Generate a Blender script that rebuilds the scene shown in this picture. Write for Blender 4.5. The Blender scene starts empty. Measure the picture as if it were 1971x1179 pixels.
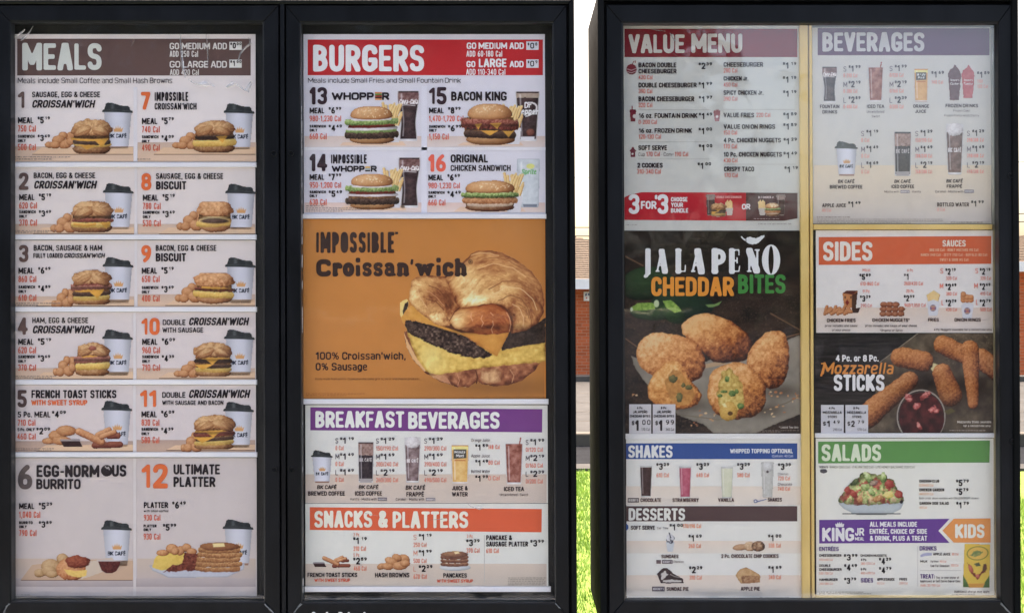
import bpy, math, random
import numpy as np

# ------------------------------------------------------------------ camera, light, exposure
sc = bpy.context.scene
COL = sc.collection
S = 0.0012            # metres per photo pixel on the front plane of the boards
D = 2.9               # camera to the front plane
H = 1.75              # camera height
CX, CY = 985.5, 589.5
K = 0.80              # display value of a perfect white sheet on the boards

cam = bpy.data.cameras.new('camera'); camo = bpy.data.objects.new('camera', cam); COL.objects.link(camo)
camo.location = (0, -D, H); camo.rotation_euler = (math.radians(90), 0, 0)
cam.sensor_width = 36; cam.lens = 36 * D / (1971 * S)
cam.clip_start = 0.05; cam.clip_end = 2000
sc.camera = camo

world = bpy.data.worlds.new('World'); sc.world = world; world.use_nodes = True
wn = world.node_tree
sky = wn.nodes.new('ShaderNodeTexSky'); sky.sky_type = 'NISHITA'; sky.sun_disc = False
sky.sun_elevation = math.radians(58); sky.sun_rotation = math.radians(-12)
sky.air_density = 1.0; sky.dust_density = 8.0; sky.ozone_density = 1.0
wn.links.new(sky.outputs[0], wn.nodes['Background'].inputs[0])
wn.nodes['Background'].inputs[1].default_value = 0.15

sun = bpy.data.lights.new('sun', 'SUN'); suno = bpy.data.objects.new('sun', sun); COL.objects.link(suno)
sun.energy = 0.6; sun.angle = math.radians(12); sun.color = (1, 0.98, 0.95)
suno.rotation_euler = (math.radians(-32), 0, math.radians(12))
sc.view_settings.view_transform = 'Standard'; sc.view_settings.look = 'None'; sc.view_settings.gamma = 1
sc.view_settings.use_curve_mapping = False
sc.view_settings.exposure = 2.34
sc.view_settings.use_white_balance = True
sc.view_settings.white_balance_temperature = 7350
sc.view_settings.white_balance_tint = 12

# ------------------------------------------------------------------ colour and placing helpers
def lin(c):
    c = np.asarray(c, dtype=float) / 255.0
    return np.where(c <= 0.04045, c / 12.92, ((c + 0.055) / 1.055) ** 2.4)
def ink(c):                       # colour read off the photographed print -> reflectance
    return np.clip(lin(c) / K, 0.004, 0.86)
def scale_at(d): return S * (D + d) / D
def W(px, py, d):
    s = scale_at(d)
    return ((px - CX) * s, d, H + (CY - py) * s)
def lean(x, y):                   # the boards stand very slightly out of square
    return x + (1.2 + 4.3 * min(max(x, 0), 1100) / 1100) * (y - CY) / 1179

def tag(o, label=None, cat=None, group=None, kind=None):
    if label: o['label'] = label
    if cat: o['category'] = cat
    if group: o['group'] = group
    if kind: o['kind'] = kind
    return o
def empty(name, loc, label=None, cat=None, group=None):
    o = bpy.data.objects.new(name, None); COL.objects.link(o); o.location = loc
    o.empty_display_size = 0.1
    return tag(o, label, cat, group)
def rel(parent):
    p = np.zeros(3); o = parent
    while o is not None:
        p = p + np.array(o.location[:]); o = o.parent
    return p
def mesh_obj(name, verts, faces, mat, parent=None, cols=None, smooth=False):
    """verts in world space; stored relative to the parent thing"""
    v = np.asarray(verts, dtype=float).reshape(-1, 3)
    if parent is not None: v = v - rel(parent)
    me = bpy.data.meshes.new(name)
    if isinstance(faces, np.ndarray) and faces.ndim == 2:
        nf, k = faces.shape
        me.vertices.add(len(v)); me.vertices.foreach_set('co', v.astype(np.float32).ravel())
        me.loops.add(nf * k); me.loops.foreach_set('vertex_index', faces.astype(np.int32).ravel())
        me.polygons.add(nf); me.polygons.foreach_set('loop_start', (np.arange(nf) * k).astype(np.int32))
        me.update(calc_edges=True)
    else:
        me.from_pydata([tuple(a) for a in v], [], [tuple(int(i) for i in f) for f in faces])
        me.update()
    if cols is not None:
        ca = me.color_attributes.new('ink', 'FLOAT_COLOR', 'POINT')
        c4 = np.ones((len(v), 4), dtype=np.float32); c4[:, :3] = cols
        ca.data.foreach_set('color', c4.ravel())
    if mat: me.materials.append(mat)
    if smooth: me.polygons.foreach_set('use_smooth', [True] * len(me.polygons))
    o = bpy.data.objects.new(name, me); COL.objects.link(o)
    if parent is not None: o.parent = parent
    return o

class MB:
    def __init__(s): s.v = []; s.f = []
    def prism(s, poly, y0, y1, axis='y'):
        """poly: list of (x,z) world; extruded along y (front y0, back y1)"""
        n = len(poly); b = len(s.v)
        s.v += [(p[0], y0, p[1]) for p in poly] + [(p[0], y1, p[1]) for p in poly]
        s.f += [tuple(b + i for i in range(n)), tuple(b + n + i for i in reversed(range(n)))]
        for i in range(n):
            j = (i + 1) % n
            s.f.append((b + j, b + i, b + n + i, b + n + j))
        return s
    def box(s, x0, x1, y0, y1, z0, z1):
        return s.prism([(x0, z0), (x1, z0), (x1, z1), (x0, z1)], y0, y1)
    def bevbox(s, x0, x1, y0, y1, z0, z1, r):
        """box with a chamfered front edge (front is y0)"""
        b = len(s.v)
        s.v += [(x0+r,y0,z0+r),(x1-r,y0,z0+r),(x1-r,y0,z1-r),(x0+r,y0,z1-r),
                (x0,y0+r,z0),(x1,y0+r,z0),(x1,y0+r,z1),(x0,y0+r,z1),
                (x0,y1,z0),(x1,y1,z0),(x1,y1,z1),(x0,y1,z1)]
        s.f += [(b,b+1,b+2,b+3)]
        for k in (0, 4):
            for i in range(4):
                j = (i+1) % 4
                s.f.append((b+k+j, b+k+i, b+k+4+i, b+k+4+j))
        s.f.append((b+11,b+10,b+9,b+8))
        return s
    def tube(s, pts, r, n=8, cap=True):
        pts = [np.array(p, float) for p in pts]; b0 = len(s.v)
        rr = r if hasattr(r, '__len__') else [r] * len(pts)
        for i, p in enumerate(pts):
            t = pts[min(i+1, len(pts)-1)] - pts[max(i-1, 0)]; t = t / (np.linalg.norm(t) + 1e-9)
            a = np.array([0, 0, 1.0]) if abs(t[2]) < 0.9 else np.array([1.0, 0, 0])
            u = np.cross(t, a); u /= np.linalg.norm(u); w = np.cross(t, u)
            for k in range(n):
                q = 2 * math.pi * k / n
                s.v.append(tuple(p + rr[i] * (math.cos(q) * u + math.sin(q) * w)))
        for i in range(len(pts) - 1):
            for k in range(n):
                a = b0 + i*n + k; c = b0 + i*n + (k+1) % n
                s.f.append((a, c, c + n, a + n))
        if cap:
            s.f.append(tuple(b0 + k for k in reversed(range(n))))
            e = b0 + (len(pts)-1)*n; s.f.append(tuple(e + k for k in range(n)))
        return s
    def build(s, name, mat, parent=None, smooth=False):
        return mesh_obj(name, s.v, s.f, mat, parent, smooth=smooth)

# ------------------------------------------------------------------ materials
def new_mat(name):
    m = bpy.data.materials.new(name); m.use_nodes = True
    return m, m.node_tree, m.node_tree.nodes['Principled BSDF']
def noise_mat(name, ca, cb, scale=8, rough=0.6, bump=0.0, bscale=None, detail=6, spec=0.5, stretch=(1,1,1), rvar=0.0):
    m, nt, p = new_mat(name)
    tc = nt.nodes.new('ShaderNodeTexCoord'); mp = nt.nodes.new('ShaderNodeMapping'); mp.inputs['Scale'].default_value = stretch
    nt.links.new(tc.outputs['Object'], mp.inputs[0])
    n = nt.nodes.new('ShaderNodeTexNoise'); n.inputs['Scale'].default_value = scale; n.inputs['Detail'].default_value = detail
    nt.links.new(mp.outputs[0], n.inputs[0])
    r = nt.nodes.new('ShaderNodeValToRGB'); r.color_ramp.elements[0].position = 0.32; r.color_ramp.elements[1].position = 0.68
    r.color_ramp.elements[0].color = (*ca, 1); r.color_ramp.elements[1].color = (*cb, 1)
    nt.links.new(n.outputs[0], r.inputs[0]); nt.links.new(r.outputs[0], p.inputs['Base Color'])
    p.inputs['Roughness'].default_value = rough; p.inputs['Specular IOR Level'].default_value = spec
    if rvar:
        mr = nt.nodes.new('ShaderNodeMapRange'); mr.inputs[3].default_value = rough - rvar; mr.inputs[4].default_value = rough + rvar
        nt.links.new(n.outputs[0], mr.inputs[0]); nt.links.new(mr.outputs[0], p.inputs['Roughness'])
    if bump:
        b = nt.nodes.new('ShaderNodeBump'); b.inputs['Strength'].default_value = bump; b.inputs['Distance'].default_value = 0.002
        n2 = nt.nodes.new('ShaderNodeTexNoise'); n2.inputs['Scale'].default_value = bscale or scale * 6; n2.inputs['Detail'].default_value = 5
        nt.links.new(mp.outputs[0], n2.inputs[0]); nt.links.new(n2.outputs[0], b.inputs['Height']); nt.links.new(b.outputs[0], p.inputs['Normal'])
    return m

# printed ink: colour comes from the print itself, slight mottling of the paper on top
def make_ink():
    m, nt, p = new_mat('printed_ink')
    a = nt.nodes.new('ShaderNodeVertexColor'); a.layer_name = 'ink'
    tc = nt.nodes.new('ShaderNodeTexCoord')
    n = nt.nodes.new('ShaderNodeTexNoise'); n.inputs['Scale'].default_value = 26; n.inputs['Detail'].default_value = 8; n.inputs['Roughness'].default_value = 0.7
    nt.links.new(tc.outputs['Object'], n.inputs[0])
    mr = nt.nodes.new('ShaderNodeMapRange'); mr.inputs[1].default_value = 0.25; mr.inputs[2].default_value = 0.75
    mr.inputs[3].default_value = 0.95; mr.inputs[4].default_value = 1.03
    nt.links.new(n.outputs[0], mr.inputs[0])
    mx = nt.nodes.new('ShaderNodeVectorMath'); mx.operation = 'MULTIPLY'
    nt.links.new(a.outputs[0], mx.inputs[0]); nt.links.new(mr.outputs[0], mx.inputs[1])
    nt.links.new(mx.outputs[0], p.inputs['Base Color'])
    p.inputs['Roughness'].default_value = 0.6; p.inputs['Specular IOR Level'].default_value = 0.08
    return m
INK = make_ink()
BLACK_METAL = noise_mat('weathered_black_metal', (0.0025, 0.0032, 0.0044), (0.0065, 0.0078, 0.0105), scale=5, rough=0.42, bump=0.25, bscale=260, spec=0.16, stretch=(3, 3, 0.8), rvar=0.12)
SIDE_METAL = noise_mat('dull_black_side_sheet', (0.004, 0.0045, 0.005), (0.008, 0.009, 0.010), scale=6, rough=0.8, bump=0.2, bscale=200, spec=0.05, stretch=(3, 3, 0.8))
BLACK_GAP = noise_mat('black_gasket_rubber', (0.004, 0.004, 0.005), (0.007, 0.007, 0.008), scale=30, rough=0.8, spec=0.2)
LINER = noise_mat('black_liner_board', (0.003, 0.004, 0.004), (0.007, 0.0085, 0.008), scale=60, rough=0.6, bump=0.3, bscale=300)
BEAD = noise_mat('worn_metal_bead', (0.020, 0.023, 0.027), (0.10, 0.105, 0.11), scale=22, rough=0.35, spec=0.6)
WHITE_RAIL = noise_mat('white_plastic_rail', tuple(ink((206, 208, 214))), tuple(ink((226, 228, 232))), scale=9, rough=0.4)
YELLOW_RAIL = noise_mat('aged_yellow_rail', tuple(ink((196, 164, 92))), tuple(ink((222, 190, 120))), scale=7, rough=0.45, bump=0.1, stretch=(1, 1, 0.6))
KHAKI_RAIL = noise_mat('dull_khaki_rail', tuple(ink((104, 96, 72))), tuple(ink((150, 138, 104))), scale=9, rough=0.5)
GREY_RAIL = noise_mat('grey_plastic_rail', tuple(ink((120, 120, 112))), tuple(ink((150, 150, 140))), scale=9, rough=0.45)

def make_glass(name, fac, bump, haze):
    m = bpy.data.materials.new(name); m.use_nodes = True; nt = m.node_tree; nt.nodes.clear()
    out = nt.nodes.new('ShaderNodeOutputMaterial')
    tr = nt.nodes.new('ShaderNodeBsdfTransparent'); gl = nt.nodes.new('ShaderNodeBsdfGlossy'); gl.inputs['Roughness'].default_value = 0.03
    df = nt.nodes.new('ShaderNodeBsdfDiffuse'); df.inputs[0].default_value = (0.75, 0.76, 0.75, 1)
    lw = nt.nodes.new('ShaderNodeLayerWeight'); lw.inputs[0].default_value = 0.25
    ad = nt.nodes.new('ShaderNodeMath'); ad.operation = 'MULTIPLY_ADD'; ad.inputs[1].default_value = 0.5; ad.inputs[2].default_value = fac
    nt.links.new(lw.outputs['Fresnel'], ad.inputs[0]); ad.use_clamp = True
    ad.inputs[1].default_value = 0.0 if fac == 0 else 0.35
    tc = nt.nodes.new('ShaderNodeTexCoord')
    n = nt.nodes.new('ShaderNodeTexNoise'); n.inputs['Scale'].default_value = 5.0; n.inputs['Detail'].default_value = 3
    b = nt.nodes.new('ShaderNodeBump'); b.inputs['Strength'].default_value = bump; b.inputs['Distance'].default_value = 0.01
    nt.links.new(tc.outputs['Object'], n.inputs[0]); nt.links.new(n.outputs[0], b.inputs['Height']); nt.links.new(b.outputs[0], gl.inputs['Normal'])
    m1 = nt.nodes.new('ShaderNodeMixShader'); nt.links.new(ad.outputs[0], m1.inputs[0]); nt.links.new(tr.outputs[0], m1.inputs[1]); nt.links.new(gl.outputs[0], m1.inputs[2])
    # dust and scuffs on the pane
    n2 = nt.nodes.new('ShaderNodeTexNoise'); n2.inputs['Scale'].default_value = 3.0; n2.inputs['Detail'].default_value = 10; n2.inputs['Roughness'].default_value = 0.7
    nt.links.new(tc.outputs['Object'], n2.inputs[0])
    r = nt.nodes.new('ShaderNodeMapRange'); r.inputs[1].default_value = 0.35; r.inputs[2].default_value = 0.8; r.inputs[3].default_value = haze * 0.3; r.inputs[4].default_value = haze * 2.4
    nt.links.new(n2.outputs[0], r.inputs[0])
    m2 = nt.nodes.new('ShaderNodeMixShader'); nt.links.new(r.outputs[0], m2.inputs[0]); nt.links.new(m1.outputs[0], m2.inputs[1]); nt.links.new(df.outputs[0], m2.inputs[2])
    nt.links.new(m2.outputs[0], out.inputs[0])
    return m
GLASS = make_glass('door_glass', 0.012, 0.10, 0.003)
GLASS_R = make_glass('door_glass_scuffed', 0.062, 0.07, 0.002)
FILM = make_glass('clear_film_crease', 0.45, 0.02, 0.12)
# ------------------------------------------------------------------ lettering: strokes -> filled outlines
GW = {}   # width, strokes ; stroke = (closed, rounded, half-width factor, points)
def G(ch, w, *st):
    L = []
    for s in st:
        f = s.split('|'); fl = f[0]; hw = 1.0
        if ':' in fl: fl, h = fl.split(':'); hw = float(h)
        L.append(('c' in fl, 'r' in fl, hw, [tuple(float(a) for a in q.split(',')) for q in f[1].split()]))
    GW[ch] = (w, L)
G('A',.56,'s|0,0 .42,1 .58,1 1,0','s:.8|.18,.27 .82,.27')
G('B',.52,'s|0,0 0,1','r|0,1 .92,1 .92,.52 0,.52','r|0,.52 1,.52 1,0 0,0')
G('C',.50,'r|1,.76 1,1 0,1 0,0 1,0 1,.24')
G('D',.53,'s|0,0 0,1','r|0,1 1,1 1,0 0,0')
G('E',.45,'s|1,1 0,1 0,0 1,0','s|0,.5 .85,.5')
G('F',.44,'s|1,1 0,1 0,0','s|0,.5 .85,.5')
G('G',.55,'r|1,.80 1,1 0,1 0,0 1,0 1,.40','s:.85|.98,.42 .62,.42','s|1,.36 1,0.15')
G('H',.54,'s|0,0 0,1','s|1,0 1,1','s|0,.5 1,.5')
G('I',.20,'s|.5,0 .5,1')
G('J',.40,'r|1,1 1,0 0,0 0,.25')
G('K',.54,'s|0,0 0,1','s|1,1 .1,.48','s|.3,.55 1,0')
G('L',.42,'s|0,1 0,0 1,0')
G('M',.72,'s|0,0 0,1','s|1,0 1,1','s|0,1 .5,.25 1,1')
G('N',.56,'s|0,0 0,1','s|1,0 1,1','s|0,1 1,0')
G('O',.54,'rc|0,0 0,1 1,1 1,0')
G('P',.50,'s|0,0 0,1','r|0,1 1,1 1,.42 0,.42')
G('Q',.54,'rc|0,0 0,1 1,1 1,0','s|.6,.25 1,-.05')
G('R',.53,'s|0,0 0,1','r|0,1 1,1 1,.46 0,.46','s|.5,.46 1,0')
G('S',.52,'r:.94|1,.84 1,1 0,1 0,.53 1,.49 1,0 0,0 0,.16')
G('T',.48,'s|0,1 1,1','s|.5,1 .5,0')
G('U',.53,'r|0,1 0,0 1,0 1,1')
G('V',.54,'s|0,1 .5,0 1,1')
G('W',.80,'s|0,1 .25,0 .5,.85 .75,0 1,1')
G('X',.54,'s|0,0 1,1','s|0,1 1,0')
G('Y',.52,'s|0,1 .5,.45 1,1','s|.5,.45 .5,0')
G('Z',.48,'s|0,1 1,1 0,0 1,0')
G('0',.50,'rc|0,0 0,1 1,1 1,0')
G('1',.34,'s|0,.78 .75,1 .75,0')
G('2',.50,'r|0,.80 0,1 1,1 1,.58 0,.04','s|0,0 1,0')
G('3',.50,'r:.94|0,.86 0,1 1,1 1,.52 .5,.52','r:.94|.5,.52 1,.52 1,0 0,0 0,.14')
G('4',.53,'s|.72,0 .72,1 0,.27 1,.27')
G('5',.49,'s|.95,1 .05,1 0,.56','r|0,.58 1,.58 1,0 0,0 0,.14')
G('6',.51,'rc:.94|0,0 1,0 1,.54 0,.54','r|0,.25 0,.7 .72,1')
G('7',.46,'s|0,1 1,1 .3,0')
G('8',.51,'rc|.05,.52 .95,.52 .95,1 .05,1','rc|0,0 1,0 1,.52 0,.52')
G('9',.51,'rc:.94|0,1 1,1 1,.46 0,.46','r|1,.75 1,.3 .28,0')
G('a',.44,'r:.85|.05,.76 1,.76 1,0','rc:.8|1,-.02 0,-.02 0,.40 1,.40')
G('b',.46,'s|0,0 0,1','rc|0,0 1,0 1,.74 0,.74')
G('c',.42,'r|1,.52 1,.74 0,.74 0,0 1,0 1,.22')
G('d',.46,'s|1,0 1,1','rc|0,0 1,0 1,.74 0,.74')
G('e',.45,'r:.85|1,.04 .9,-.02 0,-.02 0,.76 1,.76 1,.38 0,.38')
G('f',.32,'r|1,1 .4,1 .4,0','s|0,.70 .9,.70')
G('g',.46,'rc|0,0 1,0 1,.74 0,.74','r|1,.7 1,-.26 0,-.26')
G('h',.45,'s|0,0 0,1','r|0,.74 1,.74 1,0')
G('i',.20,'s|.5,0 .5,.70','s|.5,.95 .5,1')
G('j',.24,'r|.7,.7 .7,-.25 0,-.25','s|.7,.95 .7,1')
G('k',.44,'s|0,0 0,1','s|1,.74 .1,.35','s|.3,.42 1,0')
G('l',.20,'s|.5,0 .5,1')
G('m',.66,'s|0,0 0,.74','r|0,.74 .5,.74 .5,0','r|.5,.74 1,.74 1,0')
G('n',.45,'s|0,0 0,.74','r|0,.74 1,.74 1,0')
G('o',.46,'rc|0,0 1,0 1,.74 0,.74')
G('p',.46,'s|0,-.26 0,.74','rc|0,0 1,0 1,.74 0,.74')
G('q',.46,'s|1,-.26 1,.74','rc|0,0 1,0 1,.74 0,.74')
G('r',.34,'s|0,0 0,.74','r|0,.5 0,.74 1,.74 1,.6')
G('s',.42,'r:.8|1,.68 1,.76 0,.76 0,.40 1,.34 1,-.02 0,-.02 0,.06')
G('t',.32,'s|.4,1 .4,0 1,0','s|0,.70 1,.70')
G('u',.45,'r|0,.74 0,0 1,0','s|1,.74 1,0')
G('v',.44,'s|0,.74 .5,0 1,.74')
G('w',.64,'s|0,.74 .25,0 .5,.65 .75,0 1,.74')
G('x',.43,'s|0,0 1,.74','s|0,.74 1,0')
G('y',.44,'s|0,.74 .5,.05','s|1,.74 .3,-.26')
G('z',.40,'s|0,.74 1,.74 0,0 1,0')
G('.',.20,'s|.5,0 .5,.02'); G(',',.20,'s|.6,.04 .3,-.16'); G("'",.16,'s|.6,1 .5,.78'); G('-',.32,'s:.8|0,.42 1,.42')
G(':',.20,'s|.5,.1 .5,.12','s|.5,.6 .5,.62'); G('+',.4,'s|0,.4 1,.4','s|.5,.15 .5,.65'); G('/',.32,'s|0,0 1,1')
G('&',.58,'r|1,.42 .75,0 0,0 0,.46 .72,.72 .72,1 .14,1 .14,.74 1,0')
G('$',.46,'r|1,.70 1,.88 0,.88 0,.50 1,.50 1,.12 0,.12 0,.30','s:.7|.5,0 .5,1')
G('%',.7,'rc:.7|0,.55 .38,.55 .38,1 0,1','rc:.7|.62,0 1,0 1,.45 .62,.45','s:.6|.2,0 .8,1')
G('!',.2,'s|.5,1 .5,.35','s|.5,.0 .5,.02'); G('(',.26,'r|1,1 0,1 0,0 1,0'); G(')',.26,'r|0,1 1,1 1,0 0,0'); G('*',.3,'s|.5,.6 .5,1','s|0,.8 1,.8')
G('\u2022',.2,'s:1.2|.5,.36 .5,.38')
for a, b, ac in (('É','E','s:.7|.4,1.22 .75,1.34'),('é','e','s:.7|.4,.95 .75,1.08'),('Ñ','N','s:.7|.1,1.2 .35,1.3 .65,1.2 .9,1.3')):
    G('~', GW[b][0], ac); GW[a] = (GW[b][0], GW[b][1] + GW['~'][1])
# slab lettering for the big burger-bun style headline
def slab(ch, w, *st): G('S' + ch, w, *st)
slab('C',.80,'r|.96,.84 .96,1 0,1 0,0 .96,0 .96,.12','s:.45|1.02,1 1.02,.74')
slab('r',.56,'s|.15,0 .15,.72','r|.15,.5 .2,.74 1,.74 1,.62','s:.5|-.1,0 .5,0','s:.5|-.1,.74 .15,.74')
slab('o',.60,'rc|0,0 1,0 1,.74 0,.74')
slab('i',.36,'s|.5,0 .5,.56','s:1.1|.5,1.12 .5,1.13','s:.5|0,0 1,0','s:.5|0,.66 .5,.66')
slab('s',.56,'r:.72|1,.68 1,.80 0,.80 0,.42 1,.34 1,-.04 0,-.04 0,.08')
slab('a',.64,'r:.8|.05,.70 .1,.78 .85,.78 .85,0','rc:.72|.85,-.04 0,-.04 0,.40 .85,.40','s:.5|.85,-.04 1.15,-.04')
slab('n',.70,'s|.12,0 .12,.74','r|.12,.74 .88,.74 .88,0','s:.5|-.1,0 .34,0','s:.5|.66,0 1.1,0','s:.5|-.1,.74 .12,.74')
slab("'",.22,'s|.5,1.1 .2,.85')
slab('w',1.06,'s:.78|.08,.74 .28,0 .5,.66 .72,0 .92,.74','s:.5|-.06,.74 .26,.74','s:.5|.74,.74 1.06,.74')
slab('c',.60,'r:.94|1,.64 1,.78 0,.78 0,0 1,0 1,.06')
slab('h',.70,'s|.12,0 .12,1.08','r|.12,.74 .88,.74 .88,0','s:.5|-.1,0 .34,0','s:.5|.66,0 1.1,0','s:.5|-.1,1.1 .12,1.1')
# high-contrast serif capitals
def serif(ch, w, *st): G('F' + ch, w, *st)
serif('J',.46,'s|.62,1 .62,-.05','r:.6|.62,.0 .5,-.26 0,-.26','s:.22|.15,1.06 1.05,1.06')
serif('A',.62,'s:.3|.12,0 .52,1','s|.55,.97 .86,0','s:.22|.25,.3 .75,.3','s:.22|0,-.02 .3,-.02','s:.22|.64,-.02 1.08,-.02')
serif('L',.56,'s|.28,0 .28,1','s:.22|0,1.06 .6,1.06','s:.22|0,-.02 1,-.02 1.05,.3')
serif('P',.60,'s|.22,0 .22,1','r:.8|.3,1 1,1 1,.42 .3,.42','s:.22|-.05,1.06 .3,1.06','s:.22|-.05,-.02 .5,-.02')
serif('E',.58,'s|.25,0 .25,1','s:.22|0,1.06 1,1.06 1,.8','s:.22|0,-.02 1,-.02 1.05,.25','s:.22|.2,.52 .8,.52','s:.22|.8,.66 .8,.38')
serif('N',.70,'s:.3|.18,0 .18,1','s:.3|.9,0 .9,1','s|.2,1 .84,.03','s:.22|0,1.06 .4,1.06','s:.22|.72,1.06 1.08,1.06','s:.22|0,-.02 .36,-.02')
serif('O',.62,'rc|.02,0 .02,1 .98,1 .98,0')

def round_poly(P, r, closed):
    P = [np.array(p, float) for p in P]; n = len(P); out = []
    for i in range(n):
        if not closed and i in (0, n-1): out.append(P[i]); continue
        a, b, c = P[i-1], P[i], P[(i+1) % n]
        la, lc = np.linalg.norm(a-b), np.linalg.norm(c-b)
        ra = min(r, la*.5 if (closed or i > 1) else la*.95); rc_ = min(r, lc*.5 if (closed or i < n-2) else lc*.95)
        p0 = b + (a-b)/max(la,1e-6)*ra; p2 = b + (c-b)/max(lc,1e-6)*rc_
        for t in (0, .2, .4, .6, .8, 1): out.append((1-t)**2*p0 + 2*t*(1-t)*b + t*t*p2)
    if closed: out.append(out[0])
    return out
_gc = {}
def glyph(ch, wr, t, cell, pn=4.0):
    key = (ch, round(wr, 1), t, cell, pn)
    if key in _gc: return _gc[key]
    w, strokes = GW[ch]; w = w * round(wr, 1)
    tt = min(t, w*(.37 if w >= .4 else .55)) if w > .25 else min(t, w*.9)
    if ch[0] == 'S' and len(ch) > 1: tt = min(t, w*.62)
    x0, x1 = tt/2, max(w - tt/2, tt/2 + 1e-3); y0, y1 = t/2, 1 - t/2
    xs = np.arange(-.12, w + .12 + cell, cell); ys = np.arange(-.45, 1.5 + cell, cell)
    X, Y = np.meshgrid(xs, ys); F = np.full(X.shape, -9.0)
    for closed, rounded, hw, pts in strokes:
        P = [(x0 + (x1-x0)*p[0], y0 + (y1-y0)*p[1]) for p in pts]
        if rounded: P = round_poly(P, .24, closed)
        elif closed: P = P + [P[0]]
        h = tt/2*hw
        for (ax, ay), (bx, by) in zip(P[:-1], P[1:]):
            dx, dy = bx-ax, by-ay; L2 = dx*dx + dy*dy
            u = np.clip(((X-ax)*dx + (Y-ay)*dy)/L2, 0, 1) if L2 > 1e-9 else 0*X
            ex, ey = np.abs(X-ax-u*dx), np.abs(Y-ay-u*dy)
            q = 2.0 if rounded else pn
            F = np.maximum(F, h - (ex**q + ey**q)**(1/q))
    V = []; Fc = []
    IN = F > 0
    ny, nx = X.shape
    for j in range(ny-1):
        run = None
        for i in range(nx):
            if i < nx-1: k = int(IN[j,i]) + int(IN[j,i+1]) + int(IN[j+1,i]) + int(IN[j+1,i+1])
            else: k = 0
            if k == 4:
                if run is None: run = i
                continue
            if run is not None:
                b = len(V); V += [(xs[run],ys[j]),(xs[i],ys[j]),(xs[i],ys[j+1]),(xs[run],ys[j+1])]; Fc.append((b,b+1,b+2,b+3)); run = None
            if k:
                cs = [(i,j),(i+1,j),(i+1,j+1),(i,j+1)]; poly = []
                for a in range(4):
                    p, q = cs[a], cs[(a+1)%4]; fp, fq = F[p[1],p[0]], F[q[1],q[0]]
                    if fp > 0: poly.append((xs[p[0]], ys[p[1]]))
                    if (fp > 0) != (fq > 0):
                        s = fp/(fp-fq); poly.append((xs[p[0]]+s*(xs[q[0]]-xs[p[0]]), ys[p[1]]+s*(ys[q[1]]-ys[p[1]])))
                if len(poly) >= 3:
                    b = len(V); V += poly; Fc.append(tuple(range(b, b+len(poly))))
    r = (np.array(V).reshape(-1,2), Fc, w); _gc[key] = r
    return r
WT = {'heavy': .205, 'bold': .175, 'med': .14, 'thin': .12, 'slab': .285, 'serif': .28, 'black': .25}
def layout(text, x0, yt, x1, yb, wt='bold', slant=0.0, track=1.0, fam=''):
    """text fitted in the box: cap top yt, baseline yb, ink from x0 to x1 (px, y down). -> verts(px), faces"""
    h = abs(yb - yt); t = WT[wt]; Wd = x1 - x0
    cell = 1/24 if h > 36 else (1/16 if h > 14 else (1/12 if h > 7.5 else 1/9))
    gap = (.055 if wt in ('heavy','black','slab') else .075) * track; sp = .24
    key = lambda c: fam + c if fam and (fam + c) in GW else (c if c in GW else '-')
    nat = sum(GW[key(c)][0] if c != ' ' else 0 for c in text)
    extra = sum(sp if c == ' ' else 0 for c in text) + gap*(len(text)-1)
    wr = (Wd/h - extra) / max(nat, .1)
    if wr < .55: wr = .55
    V = []; Fc = []; x = 0; n = 0
    for c in text:
        if c == ' ': x += sp + gap; continue
        gv, gf, w = glyph(key(c), wr, t, cell)
        if len(gv):
            v = gv.copy(); v[:, 0] += x
            V.append(v); Fc += [tuple(i + n for i in f) for f in gf]; n += len(v)
        x += w + gap
    V = np.concatenate(V); V[:, 0] *= (Wd/h) / max(x - gap, .05)
    P = np.empty_like(V); P[:, 0] = x0 + h*(V[:, 0] + slant*V[:, 1]); P[:, 1] = yb - h*V[:, 1]
    return P, Fc
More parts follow.
